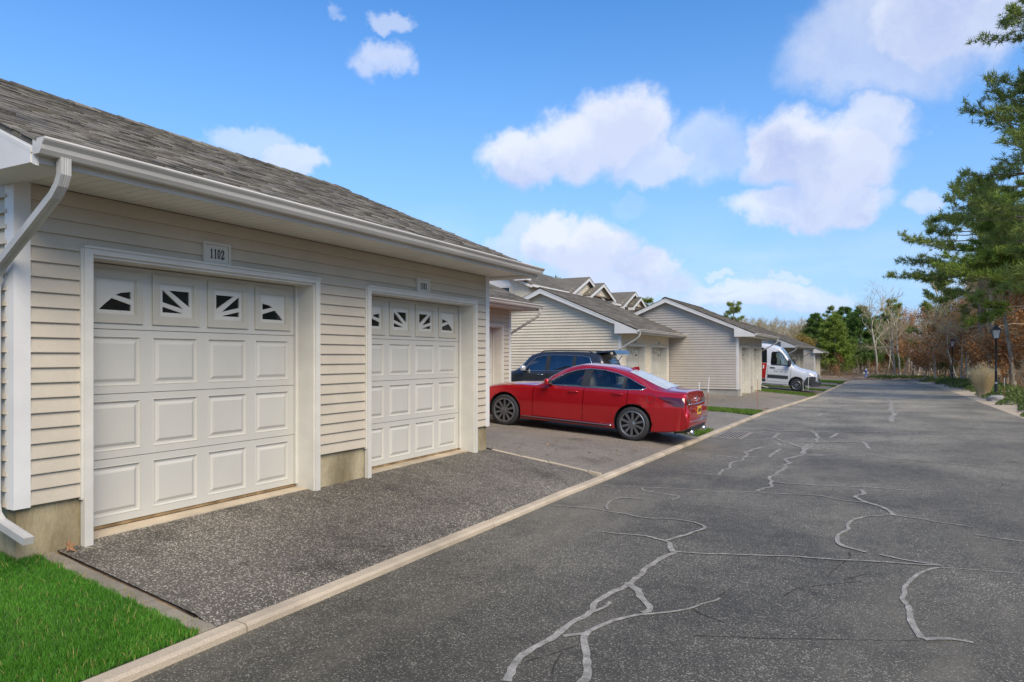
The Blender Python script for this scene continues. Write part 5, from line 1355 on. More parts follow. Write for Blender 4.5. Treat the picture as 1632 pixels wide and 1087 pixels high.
# windows in the end wall of the first house: two sashes under a half round panel
def end_window(x0, x1, z0, z1, panes=2):
    f = MB(); y = 45.6 - .03
    f.box(x0, x1, y - .04, y, z0, z0 + .06); f.box(x0, x1, y - .04, y, z1 - .06, z1)
    n = panes
    for i in range(n + 1):
        c = lerp(x0, x1 - .06, i / n); f.box(c, c + .06, y - .04, y, z0 + .06, z1 - .06)
    w = f.build('window', M['white'], C1)
    MB().box(x0 + .02, x1 - .02, y - .012, y + .02, z0 + .02, z1 - .02).build('pane', M['dark_glass'], w)
    for i in range(n):
        a, b = lerp(x0, x1 - .06, i / n) + .06, lerp(x0, x1 - .06, (i + 1) / n)
        MB().box(a, b, y - .03, y - .012, (z0 + z1) / 2 - .015, (z0 + z1) / 2 + .015).build('glazing_bar', M['white'], w)
end_window(-25.9, -23.9, 5.4, 6.85, 2)
ar = MB(); ar.prism([(-24.9 + 1.1 * math.cos(a), 6.88 + .78 * math.sin(a)) for a in np.linspace(0, math.pi, 17)], 'y', 45.6 - .06, 45.6 - .02)
ar.build('half_round_panel', M['white'], C1)
MB().prism([(-23.2, 7.2), (-22.2, 7.2), (-22.2, 7.45), (-22.7, 7.8), (-23.2, 7.6)], 'y', 44.9, 45.56).build('eave_return', M['white'], C1)

# ------------------------------------------------------------------ street lamps
def lamp(x, y, label, H=3.45):
    z = ground_z(x, y); t = thing('street_lamp', label, 'street lamp', (x, y, z), group='lamp posts along the right side of the road')
    L_ = lambda nm, mb, m, par=t, **k: mb.build(nm, m, par, local=True, **k)
    p = MB(); p.lathe([(.085, -.2), (.085, .06), (.075, .10), (.066, .55), (.056, .60), (.052, 1.15), (.058, 1.17), (.058, 1.21), (.045, 1.24), (.040, H - .78), (.055, H - .77), (.060, H - .72), (.045, H - .70)], 14)
    L_('post', p, M['lamp_black'], smooth=True)
    h = MB(); b, tp = .10, .165; z0, z1 = H - .68, H - .28
    h.lathe([(.05, H - .71), (.12, H - .69), (.12, H - .675), (.02, H - .67)], 12)
    for k in range(4):
        a = math.pi / 4 + k * math.pi / 2; ca, sa = math.cos(a), math.sin(a); s2 = 1.414
        h.tube([(b * s2 * ca, b * s2 * sa, z0), (tp * s2 * ca, tp * s2 * sa, z1)], .012, 5)
    q = tp + .035
    h.add([(-q, -q, z1), (q, -q, z1), (q, q, z1), (-q, q, z1), (-q, -q, z1 + .02), (q, -q, z1 + .02), (q, q, z1 + .02), (-q, q, z1 + .02), (-.06, -.06, z1 + .17), (.06, -.06, z1 + .17), (.06, .06, z1 + .17), (-.06, .06, z1 + .17)],
          [(0, 3, 2, 1), (0, 1, 5, 4), (1, 2, 6, 5), (2, 3, 7, 6), (3, 0, 4, 7), (4, 5, 9, 8), (5, 6, 10, 9), (6, 7, 11, 10), (7, 4, 8, 11), (8, 9, 10, 11)])
    h.lathe([(.05, z1 + .17), (.055, z1 + .20), (.02, z1 + .23), (.028, z1 + .25), (.004, z1 + .29)], 10)
    hd = L_('lantern', h, M['lamp_black'])
    g = MB(); b2, t2 = b - .008, tp - .008
    for (u, v) in (((-1, -1), (1, -1)), ((1, -1), (1, 1)), ((1, 1), (-1, 1)), ((-1, 1), (-1, -1))):
        g.add([(u[0] * b2, u[1] * b2, z0), (v[0] * b2, v[1] * b2, z0), (v[0] * t2, v[1] * t2, z1), (u[0] * t2, u[1] * t2, z1)], [(0, 1, 2, 3)])
    L_('lantern_glass', g, M['lamp_glass'], hd)
    c = MB(); c.box(-.05, .05, -.075, -.05, .62, .70); L_('access_cover', c, M['silver'])
    return t
lamp(4.95, 40.2, 'nearest black lantern post, beside the dry ornamental grass')
lamp(5.2, 65.7, 'middle lantern post on the green berm, before brown leaves')
lamp(3.55, 93.5, 'farthest lantern, small and pale among brown trees past the road end')

# ------------------------------------------------------------------ drain, markers, stones, leaves
gr = thing('drain_grate', 'rusty iron drain grate set in the road by the kerb', 'drain', (-2.95, 16.5, road_z(16.5)))
gx0, gx1, gy0, gy1 = -3.27, -2.62, 15.75, 17.35
zt = lambda y: road_z(y) + .006
fr = MB()
for (a, b, c, d) in ((gx0, gx1, gy0, gy0 + .07), (gx0, gx1, gy1 - .07, gy1), (gx0, gx0 + .05, gy0 + .07, gy1 - .07), (gx1 - .05, gx1, gy0 + .07, gy1 - .07)):
    fr.hexa([(a, c, zt(c) - .05), (b, c, zt(c) - .05), (b, d, zt(d) - .05), (a, d, zt(d) - .05), (a, c, zt(c)), (b, c, zt(c)), (b, d, zt(d)), (a, d, zt(d))])
fr.build('frame', M['iron'], gr)
MB().hexa([(gx0 + .05, gy0 + .07, zt(gy0) - .05), (gx1 - .05, gy0 + .07, zt(gy0) - .05), (gx1 - .05, gy1 - .07, zt(gy1) - .05), (gx0 + .05, gy1 - .07, zt(gy1) - .05),
           (gx0 + .05, gy0 + .07, zt(gy0) - .003), (gx1 - .05, gy0 + .07, zt(gy0) - .003), (gx1 - .05, gy1 - .07, zt(gy1) - .003), (gx0 + .05, gy1 - .07, zt(gy1) - .003)]).build('pit', M['black'], gr)
nb = 7
for k in range(nb):
    a = lerp(gx0 + .05, gx1 - .05, (k + .28) / nb); b = a + .032
    MB().hexa([(a, gy0 + .07, zt(gy0) - .03), (b, gy0 + .07, zt(gy0) - .03), (b, gy1 - .07, zt(gy1) - .03), (a, gy1 - .07, zt(gy1) - .03),
               (a, gy0 + .07, zt(gy0) + .001), (b, gy0 + .07, zt(gy0) + .001), (b, gy1 - .07, zt(gy1) + .001), (a, gy1 - .07, zt(gy1) + .001)]).build('grate_bar', M['iron'], gr)
ap = MB(); ribbon(ap, [(-2.62, 15.6), (-2.2, 15.75), (-2.02, 16.4), (-2.05, 17.4), (-2.6, 17.7), (-3.25, 17.6)], .05, .05, .004); ap.build('crack_sealant', M['seal'], None, fix=False, kind='structure')

def marker(x, y, h, label, tip=.3, lean=(0, 0), top='stake_white'):
    z = ground_z(x, y); t = thing('driveway_marker', label, 'marker stake', (x, y, z), group='thin snow marker stakes along the kerb')
    P = lambda f: (lean[0] * f, lean[1] * f, h * f - .1 * (1 - f))
    MB().tube([P(0), P(1 - tip / h)], .0065, 5).build('rod', M['stake_red'], t, local=True)
    MB().tube([P(1 - tip / h), P(1)], .010, 5).build('tip', M[top], t, local=True)
marker(-3.64, 16.25, 1.13, 'thin marker stake close behind the red car', .62)
marker(-3.62, 16.75, 1.25, 'leaning white tipped marker stake behind the red car', .34, (.10, .0))
marker(-3.50, 24.0, 1.2, 'slim reddish marker stake on the grass strip before the grey gable', .12)
marker(-3.35, 38.1, 1.05, 'white topped marker stake left of its pair by the van wheel', .8, (-.02, 0))
marker(-3.15, 38.2, 1.1, 'white topped marker stake right of its pair by the van wheel', .8, (.05, 0))
marker(4.75, 36.2, 1.0, 'pale thin stake in the ground cover right of the road', .3)

lr = random.Random(12)
def leaf(x, y, z, s_, label, group=None, tilt=.4, spike=True):
    me = MB(); n = 11; pts = []
    for k in range(n):
        a = 2 * math.pi * k / n; rr = s_ * ((1.0 if k % 2 else .45) if spike else lr.uniform(.6, 1))
        pts.append((rr * math.cos(a), rr * .75 * math.sin(a), s_ * .25 * (k % 2) * lr.uniform(.3, 1.2)))
    me.add(pts + [(0, 0, .0)], [(k, (k + 1) % n, n) for k in range(n)])
    o = me.build('fallen_leaf', M['leaf_litter'], None, fix=False)
    o.location = (x, y, z); o.rotation_euler = (lr.uniform(-tilt, tilt), lr.uniform(-tilt, tilt), lr.uniform(0, 6.3))
    o['label'] = label; o['category'] = 'leaf'
    if group: o['group'] = group
    return o
o = leaf(-5.17, 3.02, ground_z(-5.17, 3.02) + .055, .062, 'single curled orange brown leaf against the stained foundation by the nearest garage door')
o.rotation_euler = (.2, 1.2, .3)
for (x, y) in ((-5.22, 9.75), (-5.12, 10.1), (-5.05, 9.85), (-5.0, 10.9), (-4.7, 10.6), (-4.55, 9.9), (-5.1, 11.5), (-4.2, 10.8), (-4.0, 11.6), (-3.8, 12.0), (-4.9, 12.2), (-4.4, 12.9), (-3.75, 10.3)):
    leaf(x, y, ground_z(x, y) + .022, lr.uniform(.025, .05), 'small dry leaf on the driveway near the corner of the nearest garage', 'dry leaves scattered on the driveway')
for k in range(16):
    y = lr.uniform(9, 40); x = right_x(y) + lr.uniform(.1, 1.0)
    leaf(x, y, ground_z(x, y) + .03, lr.uniform(.05, .09), 'dry leaf lying on the sandy verge right of the road', 'dry leaves on the sandy verge')

def stone(x, y, s_, label):
    bm = bmesh.new(); bmesh.ops.create_icosphere(bm, subdivisions=2, radius=1)
    r = random.Random(int(x * 50))
    for v in bm.verts:
        v.co *= 1 + r.uniform(-.16, .12); v.co = Vector((v.co.x * s_[0], v.co.y * s_[1], v.co.z * s_[2]))
    me = bpy.data.meshes.new('stone'); bm.to_mesh(me); bm.free(); me.materials.append(M['rock'])
    o = link('stone', me); o.location = (x, y, ground_z(x, y) + s_[2] * .3); o['label'] = label; o['category'] = 'stone'
stone(4.55, 36.9, (.42, .30, .20), 'pale field stone at the edge of the sandy verge, left of the nearest lamp')
stone(5.75, 42.5, (.75, .5, .12), 'flat pale stone slab beside the ornamental grass')
stone(4.6, 33.8, (.14, .12, .08), 'small dark stone on the sandy verge nearer than the lamp')

# small blue and white object at the far end of the road
hx, hy = -1.15, 83.0
hz = ground_z(hx, hy); t = thing('hydrant', 'tiny blue and white hydrant at the far end of the road', 'hydrant', (hx, hy, hz))
MB().lathe([(.16, -.05), (.16, .08), (.11, .10), (.11, .55), (.14, .57), (.13, .66), (.05, .75), (.02, .78)], 12).build('barrel', M['blue'], t, smooth=True, local=True)
MB().lathe([(.09, -.26), (.09, .26)], 10, (0, 0, .42), 'x').build('outlet', M['stake_white'], t, local=True)
MB().lathe([(.09, .78), (.05, .88)], 10).build('cap', M['stake_white'], t, local=True)

# ------------------------------------------------------------------ plants and trees
class Tubes:
    def __init__(s): s.V, s.F, s.n = [], [], 0
    def add(s, P, rad, k=4):
        P = np.asarray(P, float); m = len(P)
        d = np.gradient(P, axis=0); d /= np.linalg.norm(d, axis=1)[:, None] + 1e-9
        up = np.where(np.abs(d[:, 2:3]) > .9, np.array([[1., 0, 0]]), np.array([[0, 0, 1.]]))
        a = np.cross(d, up); a /= np.linalg.norm(a, axis=1)[:, None] + 1e-9; b = np.cross(d, a)
        t = np.arange(k) * 2 * np.pi / k
        ring = P[:, None] + (a[:, None] * np.cos(t)[None, :, None] + b[:, None] * np.sin(t)[None, :, None]) * np.asarray(rad)[:, None, None]
        s.V.append(ring.reshape(-1, 3))
        i = np.arange(m - 1)[:, None] * k; j = np.arange(k)[None]; j2 = (j + 1) % k
        s.F.append((np.stack([i + j, i + j2, i + k + j2, i + k + j], -1).reshape(-1, 4)) + s.n); s.n += m * k
    def mesh(s, name, mat_): return np_mesh(name, np.concatenate(s.V), np.concatenate(s.F), mat_, True)

def rot_dir(r, d, ang):
    d = d / np.linalg.norm(d)
    a = np.cross(d, r.normal(size=3)); a /= np.linalg.norm(a)
    v = d * math.cos(ang) + a * math.sin(ang); return v / np.linalg.norm(v)

def quads(C, size, r, aspect=.6, droop=0.0, normal=None):
    """leaf faces, one rhombus each, at the points C"""
    n = len(C); a = r.normal(size=(n, 3)); a[:, 2] *= .6; a[:, 2] -= droop; a /= np.linalg.norm(a, axis=1)[:, None]
    b = np.cross(a, r.normal(size=(n, 3))); b /= np.linalg.norm(b, axis=1)[:, None]
    s_ = (size * r.uniform(.6, 1.3, n))[:, None]
    V = np.stack([C - a * s_ * .5, C + b * s_ * aspect * .5, C + a * s_ * .5, C - b * s_ * aspect * .5], 1)
    return V.reshape(-1, 3), np.arange(4 * n).reshape(-1, 4)

def bare_tree(seed, H=11, r0=.14, spread=.55, levels=5, lean=.06, first=.45, minr=.008, ang=.95):
    r = np.random.default_rng(seed); big, fine, tips = Tubes(), Tubes(), []
    def grow(p, d, L_, rad, lev):
        m = 5 if lev < 2 else 4; P = [p]; dd = d.copy()
        for i in range(m):
            dd = dd + r.normal(size=3) * (.10 if lev == 0 else .20) + np.array([0, 0, .05 if lev else .03]); dd /= np.linalg.norm(dd); P.append(P[-1] + dd * L_ / m)
        re = max(rad * (.55 if lev else .6), minr * .6); rr = np.linspace(rad, re, m + 1)
        (big if lev < 2 else fine).add(P, rr, 7 if lev == 0 else (5 if lev == 1 else (4 if lev == 2 else 3)))
        if lev >= levels - 1: tips.extend(P[1:]); return
        nb_ = [5, 4, 4, 4, 3][lev]
        for b in range(nb_):
            t = first + (1 - first) * (b + r.uniform(.2, .9)) / nb_ if lev == 0 else r.uniform(.3, 1)
            k = min(int(t * m), m - 1); q = P[k] + (P[k + 1] - P[k]) * (t * m - k)
            grow(q, rot_dir(r, dd if lev else np.array([0, 0, 1.]), r.uniform(.35, ang) if lev else r.uniform(.45, .45 + spread)), L_ * r.uniform(.45, .72) * (1.0 if lev else .75), max(lerp(rad, re, t) * r.uniform(.42, .62), minr), lev + 1)
        grow(P[-1], dd, L_ * r.uniform(.45, .6), max(re, minr), lev + 1)
    d0 = np.array([r.normal() * lean, r.normal() * lean, 1.]); d0 /= np.linalg.norm(d0)
    grow(np.array([0, 0, -.25]), d0, H * .55, r0, 0)
    return big, fine, np.array(tips)

def add_roots(big, r0):
    t = np.linspace(0, 1, 4)
    big.add(np.stack([0 * t, 0 * t, -.3 + .75 * t], 1), r0 * (1.7 - .7 * t ** .5), 8)

def tuft_mesh(C, D, r, n_needle, L_, w):
    """sprays of needles: narrow triangles leaving each point, mostly along its direction"""
    n = len(C); k = n_needle
    d = np.repeat(D, k, 0) * .55 + r.normal(size=(n * k, 3)) * .62; d[:, 2] += .12; d /= np.linalg.norm(d, axis=1)[:, None] + 1e-9
    c = np.repeat(C, k, 0) + r.normal(size=(n * k, 3)) * L_ * .12
    s_ = np.cross(d, r.normal(size=(n * k, 3))); s_ /= np.linalg.norm(s_, axis=1)[:, None] + 1e-9
    l = (L_ * r.uniform(.65, 1.25, n * k))[:, None]
    V = np.stack([c - s_ * w * .5, c + s_ * w * .5, c + d * l], 1)
    return V.reshape(-1, 3), np.arange(3 * n * k).reshape(-1, 3)

def pine_tree(seed, H=15, r0=.22, crown_from=.45, rad=3.6, whorls=13, per=5, tuft=(9, .30, .035), flat=.5, dens=5.0):
    r = np.random.default_rng(seed); big, fine = Tubes(), Tubes(); C, D = [], []
    m = 12; t = np.linspace(0, 1, m); wob = np.cumsum(r.normal(size=(m, 2)) * .10, 0)
    T = np.stack([wob[:, 0] * t, wob[:, 1] * t, -.3 + (H + .3) * t], 1); big.add(T, r0 * (1 - .85 * t) + .02, 8); add_roots(big, r0)
    for w in range(whorls):
        f = crown_from + (1 - crown_from) * (w + r.uniform(-.3, .3)) / whorls; f = min(max(f, .05), .985)
        base = np.array([np.interp(f, t, T[:, 0]), np.interp(f, t, T[:, 1]), np.interp(f, t, T[:, 2])])
        g = max(0.0, (f - crown_from) / (1 - crown_from))
        for b in range(per):
            if r.random() < .16: continue
            az = r.uniform(0, 2 * np.pi); L_ = rad * (1 - g ** 1.6 * .82) * r.uniform(.55, 1.12) * (.75 + .25 * min(1, g * 4))
            el = lerp(-.08, .55, g) + r.normal() * .12
            P = [base]; d = np.array([math.cos(az) * math.cos(el), math.sin(az) * math.cos(el), math.sin(el)])
            for i in range(6):
                d = d + r.normal(size=3) * .12 + np.array([0, 0, -.03 + .025 * i]); d /= np.linalg.norm(d); P.append(P[-1] + d * L_ / 6)
            P = np.array(P); fine.add(P, np.linspace(max(.018, r0 * .28 * (1 - g * .7)), .008, 7), 5)
            nside = int(6 + L_ * dens)
            for q in range(nside):
                u = r.uniform(.28, 1.0); k = min(int(u * 6), 5); p = P[k] + (P[k + 1] - P[k]) * (u * 6 - k)
                sd_ = rot_dir(r, P[k + 1] - P[k], r.uniform(.5, 1.1)); sd_[2] = sd_[2] * flat + .12; l = L_ * r.uniform(.12, .30) * (1.15 - .5 * u)
                e = p + sd_ * l; fine.add([p, p + sd_ * l * .5 + [0, 0, -.02], e], [.009, .007, .005], 3)
                for v in (.45, .72, 1.0):
                    C.append(p + sd_ * l * v + r.normal(size=3) * .06); D.append(sd_ + [0, 0, .35])
            C.append(P[-1]); D.append(d)
    C.append(T[-1]); D.append(np.array([0, 0, 1.]))
    V, F = tuft_mesh(np.array(C), np.array(D), r, tuft[0], tuft[1], tuft[2])
    return big, fine, V, F

def cedar(seed, H=8, rad=2.8, n=5200):
    """dense evergreen clothed to the ground: sprays on layered boughs"""
    r = np.random.default_rng(seed); big = Tubes(); t = np.linspace(0, 1, 6)
    big.add(np.stack([r.normal() * .1 * t, r.normal() * .1 * t, -.3 + H * .95 * t], 1), .15 * (1 - .9 * t), 7)
    C, D = [], []
    nb_ = int(n / 26)
    for b in range(nb_):
        f = r.uniform(.10, 1) ** 1.05; az = r.uniform(0, 2 * np.pi); R_ = rad * (1 - f) ** .5 * min(1, .5 + f * 2) * r.uniform(.65, 1.15) + .12
        el = r.uniform(-.25, .3); d = np.array([math.cos(az), math.sin(az), el])
        for q in range(26):
            u = r.uniform(.35, 1) ** .7
            C.append(np.array([0, 0, f * H]) + d * R_ * u + r.normal(size=3) * np.array([.22, .22, .12]) * (R_ * .35 + .2)); D.append(d + [0, 0, -.1])
    V, F = tuft_mesh(np.array(C), np.array(D), r, 5, .36, .07)
    return big, None, V, F

def ppart(nm, me, par): return link(nm, me, par, local=True)
PROTO = {}
def proto_bare(key, seed, leaves=0, leaf_mat='leaf_brown', leaf_size=.16, **kw):
    big, fine, tips = bare_tree(seed, **kw); add_roots(big, kw.get('r0', .14))
    r = np.random.default_rng(seed + 99)
    parts = [('trunk', big.mesh('trunk', M['bark'])), ('branches', fine.mesh('branches', M['twig']))]
    if leaves:
        # leaves hang in uneven clusters, thick in some boughs and gone from others
        keep = tips[(np.sin(tips[:, 0] * 1.3 + seed) + np.sin(tips[:, 1] * 1.7) + np.sin(tips[:, 2] * 1.1)) > -1.1]
        C = keep[r.integers(0, len(keep), leaves)] + r.normal(size=(leaves, 3)) * .22
        V, F = quads(C, leaf_size, r, .62, .35); parts.append(('foliage', np_mesh('foliage', V, F, M[leaf_mat])))
    PROTO[key] = parts
def proto_pine(key, gen, mat_='needle', **kw):
    big, fine, V, F = gen(**kw)
    parts = [('trunk', big.mesh('trunk', M['pine_bark']))]
    if fine: parts.append(('limbs', fine.mesh('limbs', M['pine_bark'])))
    parts.append(('foliage', np_mesh('foliage', V, F, M[mat_]))); PROTO[key] = parts
proto_bare('oak_a', 11, H=11.5, r0=.16, spread=.5, first=.5)
proto_bare('oak_b', 12, H=9.5, r0=.13, spread=.7, first=.4)
proto_bare('oak_c', 16, H=10.5, r0=.13, spread=.22, first=.55, levels=5, lean=.02, ang=.62)
proto_bare('oak_far', 19, H=10.5, r0=.15, spread=.5, first=.35, levels=5, minr=.022)
proto_bare('oak_far_b', 20, H=10, r0=.13, spread=.6, first=.3, levels=5, minr=.022)
proto_bare('oak_thin', 18, H=9, r0=.085, spread=.4, first=.5, levels=4)
proto_bare('brown_a', 21, leaves=5200, H=8.0, r0=.09, spread=.8, first=.22)
proto_bare('brown_b', 23, leaves=4200, H=6.5, r0=.07, spread=.9, first=.15, leaf_size=.17)
proto_bare('ochre', 24, leaves=3600, leaf_mat='leaf_ochre', H=6.0, r0=.07, spread=.9, first=.15, leaf_size=.17)
proto_bare('brown_low', 27, leaves=2600, H=3.6, r0=.04, spread=1.1, first=.08, levels=4, leaf_size=.17)
proto_bare('green_low', 29, leaves=4200, leaf_mat='leaf_green', leaf_size=.15, H=4.6, r0=.05, spread=.6, first=.05, levels=4)
proto_bare('bush', 33, leaves=500, H=2.6, r0=.03, spread=1.2, first=.03, levels=4, leaf_size=.10)
proto_pine('pine_tall', pine_tree, seed=41, H=20.5, r0=.25, crown_from=.24, rad=4.3, whorls=22, per=7, tuft=(11, .28, .036), dens=4.8)
proto_pine('pine_broad', pine_tree, seed=43, H=13.5, r0=.28, crown_from=.46, rad=6.4, whorls=12, per=8, tuft=(12, .32, .042), flat=.3)
proto_pine('pine_green', pine_tree, 'needle_bright', seed=45, H=12.5, r0=.20, crown_from=.42, rad=5.2, whorls=11, per=8, tuft=(12, .34, .046), flat=.25)
proto_pine('pine_far', pine_tree, seed=47, H=11, r0=.16, crown_from=.35, rad=3.2, whorls=10, per=5, tuft=(7, .42, .07))
proto_pine('cedar_a', cedar, 'needle_dark', seed=51, H=8.5, rad=3.0, n=5600)
proto_pine('cedar_b', cedar, 'needle_bright', seed=53, H=7.0, rad=2.6, n=4600)
tr_ = random.Random(77)
def plant(key, name, x, y, label, cat='tree', group=None, s_=1.0, rz=None, sz=1.0, tilt=(0, 0)):
    t = thing(name, label, cat, (x, y, ground_z(x, y)), group, tr_.uniform(0, 6.3) if rz is None else rz)
    t.scale = (s_, s_, s_ * sz); t.rotation_euler.x, t.rotation_euler.y = tilt
    for nm, me in PROTO[key]:
        ppart(nm, me, t)
    return t
plant('pine_tall', 'pine_tree', 6.84, 37.4, 'tallest pine, its high boughs filling the top right corner of the sky', 'tree', None, s_=1.0, rz=0.4)
plant('pine_broad', 'pine_tree', 6.1, 56.19, 'broad pine with thick brown trunk behind the ornamental grass', 'tree', None, s_=0.9, rz=1.9, sz=1.08)
plant('pine_green', 'pine_tree', 7.72, 48.01, 'bright green spreading pine at the right edge above the nearest lamp', 'tree', None, s_=0.95, rz=2.2)
plant('pine_far', 'pine_tree', 5.7, 84.17, 'thin straggly pine left of the broad pine, sky showing through its top', 'tree', None, s_=1.0, rz=0.3)
plant('pine_far', 'pine_tree', 9.22, 67.96, 'dark pine trunk deep in the woods right of the nearest lamp', 'tree', None, s_=1.25, rz=4)
plant('oak_a', 'oak_tree', 6.27, 52.89, 'pale leaning oak rising behind the dry ornamental grass', 'tree', None, s_=0.86, rz=0.8, tilt=(0.0, -0.1))
plant('oak_a', 'oak_tree', 7.18, 51.11, 'pale crooked bare oak right of the nearest lamp', 'tree', None, s_=0.85, rz=3.4)
plant('oak_b', 'oak_tree', 4.37, 69.95, 'pale bare oak forking low between the middle and farthest lamps', 'tree', None, s_=0.82, rz=2.1)
plant('oak_c', 'oak_tree', -0.2, 94.63, 'tall slim bare tree standing alone against the sky beyond the road end', 'tree', None, s_=1.05, rz=0.5)
plant('oak_thin', 'oak_tree', 0.93, 95.22, 'left one of two thin pale trunks beyond the road end', 'tree', None, s_=0.8, rz=1)
plant('oak_thin', 'oak_tree', 1.48, 96.63, 'right one of two thin pale trunks beyond the road end', 'tree', None, s_=0.75, rz=2.6)
plant('oak_thin', 'oak_tree', -2.28, 100.31, 'short pale trunk above the hydrant before dark evergreens', 'tree', None, s_=0.5, rz=2.6)
plant('oak_b', 'oak_tree', 6.08, 62.94, 'spreading bare oak just behind the middle lamp', 'tree', None, s_=0.85, rz=4.4)
plant('cedar_a', 'evergreen_tree', -2.04, 102.69, 'dark green evergreen left of the tall slim bare tree', 'tree', None, s_=1.0)
plant('cedar_b', 'evergreen_tree', -4.88, 96.7, 'light green feathery evergreen right of the farthest garage', 'tree', None, s_=1.05, rz=0.4)
plant('cedar_a', 'evergreen_tree', -8.23, 113.0, 'dark evergreen behind the farthest garage roof', 'tree', None, s_=1.0, rz=2.0)
plant('cedar_a', 'evergreen_tree', -4.53, 114.93, 'tall dark evergreen behind the light green one', 'tree', None, s_=1.12, rz=4.0)
plant('cedar_b', 'evergreen_tree', 0.63, 113.11, 'green evergreen between the thin pale trunks beyond the road', 'tree', None, s_=0.85, rz=3)
plant('green_low', 'leafy_shrub', 5.54, 77.32, 'bright green leafy thicket left of the middle lamp', 'shrub', None, s_=1.0)
plant('green_low', 'leafy_shrub', 2.13, 95.84, 'yellow green thicket at the foot of the thin pale trunks', 'shrub', None, s_=0.7)
plant('pine_far', 'pine_tree', -18.37, 103.2, 'lone pine above the grey garage roof', 'tree', None, s_=0.92, rz=1.0)
plant('pine_far', 'pine_tree', -7.6, 140.39, 'dark pine crown showing over the evergreens left of the bare tree', 'tree', None, s_=1.05, rz=2.0)
plant('pine_far', 'pine_tree', -34.32, 76.84, 'pine tip over the ridge of the nested gable house', 'tree', None, s_=1.06, rz=2.0)
plant('pine_far', 'pine_tree', -30.3, 101.49, 'pine tip between the farther house and the grey garage roof', 'tree', None, s_=1.0, rz=3.0)
plant('brown_a', 'oak_tree', 2.47, 89.25, 'rusty brown leaved young oak among the woods right of the road', 'tree', 'rusty leaved young oaks in the woods', s_=0.85, rz=4.76)
plant('brown_a', 'oak_tree', 3.53, 83.04, 'rusty brown leaved young oak among the woods right of the road', 'tree', 'rusty leaved young oaks in the woods', s_=0.9, rz=4.93)
plant('brown_b', 'oak_tree', 3.92, 76.48, 'rusty brown leaved young oak among the woods right of the road', 'tree', 'rusty leaved young oaks in the woods', s_=1.0, rz=2.91)
plant('brown_a', 'oak_tree', 4.01, 105.84, 'rusty brown leaved young oak among the woods right of the road', 'tree', 'rusty leaved young oaks in the woods', s_=1.0, rz=1.57)
plant('brown_a', 'oak_tree', 5.74, 68.4, 'rusty brown leaved young oak among the woods right of the road', 'tree', 'rusty leaved young oaks in the woods', s_=0.8, rz=0.0)
plant('brown_b', 'oak_tree', 5.56, 61.54, 'rusty brown leaved young oak among the woods right of the road', 'tree', 'rusty leaved young oaks in the woods', s_=0.95, rz=3.98)
plant('brown_a', 'oak_tree', 7.1, 64.6, 'rusty brown leaved young oak among the woods right of the road', 'tree', 'rusty leaved young oaks in the woods', s_=0.95, rz=2.82)
plant('brown_a', 'oak_tree', 7.22, 57.9, 'rusty brown leaved young oak among the woods right of the road', 'tree', 'rusty leaved young oaks in the woods', s_=0.9, rz=4.56)
plant('brown_b', 'oak_tree', 7.43, 55.75, 'rusty brown leaved young oak among the woods right of the road', 'tree', 'rusty leaved young oaks in the woods', s_=1.0, rz=2.24)
plant('brown_a', 'oak_tree', 8.38, 56.25, 'rusty brown leaved young oak among the woods right of the road', 'tree', 'rusty leaved young oaks in the woods', s_=1.0, rz=4.62)
plant('brown_b', 'oak_tree', 8.25, 51.67, 'rusty brown leaved young oak among the woods right of the road', 'tree', 'rusty leaved young oaks in the woods', s_=1.1, rz=1.64)
plant('brown_b', 'oak_tree', 1.34, 106.71, 'rusty brown leaved young oak among the woods right of the road', 'tree', 'rusty leaved young oaks in the woods', s_=1.0, rz=4.81)
plant('brown_a', 'oak_tree', 7.03, 87.12, 'rusty brown leaved young oak among the woods right of the road', 'tree', 'rusty leaved young oaks in the woods', s_=1.0, rz=4.38)
plant('brown_a', 'oak_tree', 7.5, 76.09, 'rusty brown leaved young oak among the woods right of the road', 'tree', 'rusty leaved young oaks in the woods', s_=1.0, rz=2.48)
plant('brown_a', 'oak_tree', 8.59, 74.4, 'rusty brown leaved young oak among the woods right of the road', 'tree', 'rusty leaved young oaks in the woods', s_=1.1, rz=3.23)
plant('brown_a', 'oak_tree', 10.1, 70.68, 'rusty brown leaved young oak among the woods right of the road', 'tree', 'rusty leaved young oaks in the woods', s_=1.15, rz=4.09)
plant('brown_a', 'oak_tree', 10.29, 61.76, 'rusty brown leaved young oak among the woods right of the road', 'tree', 'rusty leaved young oaks in the woods', s_=1.1, rz=1.16)
plant('oak_a', 'oak_tree', 8.4, 67.94, 'grey bare oak crowded deep in the woods right of the road', 'tree', 'bare oaks crowded in the woods', s_=0.91, rz=2.01)
plant('oak_c', 'oak_tree', 3.92, 108.52, 'grey bare oak crowded deep in the woods right of the road', 'tree', 'bare oaks crowded in the woods', s_=0.81, rz=0.56)
plant('oak_c', 'oak_tree', 5.64, 99.54, 'grey bare oak crowded deep in the woods right of the road', 'tree', 'bare oaks crowded in the woods', s_=0.72, rz=0.27)
plant('oak_thin', 'oak_tree', 18.82, 101.83, 'grey bare oak crowded deep in the woods right of the road', 'tree', 'bare oaks crowded in the woods', s_=0.93, rz=5.46)
plant('oak_a', 'oak_tree', 10.25, 87.92, 'grey bare oak crowded deep in the woods right of the road', 'tree', 'bare oaks crowded in the woods', s_=0.86, rz=1.47)
plant('oak_a', 'oak_tree', 8.52, 84.45, 'grey bare oak crowded deep in the woods right of the road', 'tree', 'bare oaks crowded in the woods', s_=0.72, rz=5.28)
plant('oak_c', 'oak_tree', 10.24, 86.36, 'grey bare oak crowded deep in the woods right of the road', 'tree', 'bare oaks crowded in the woods', s_=0.88, rz=2.28)
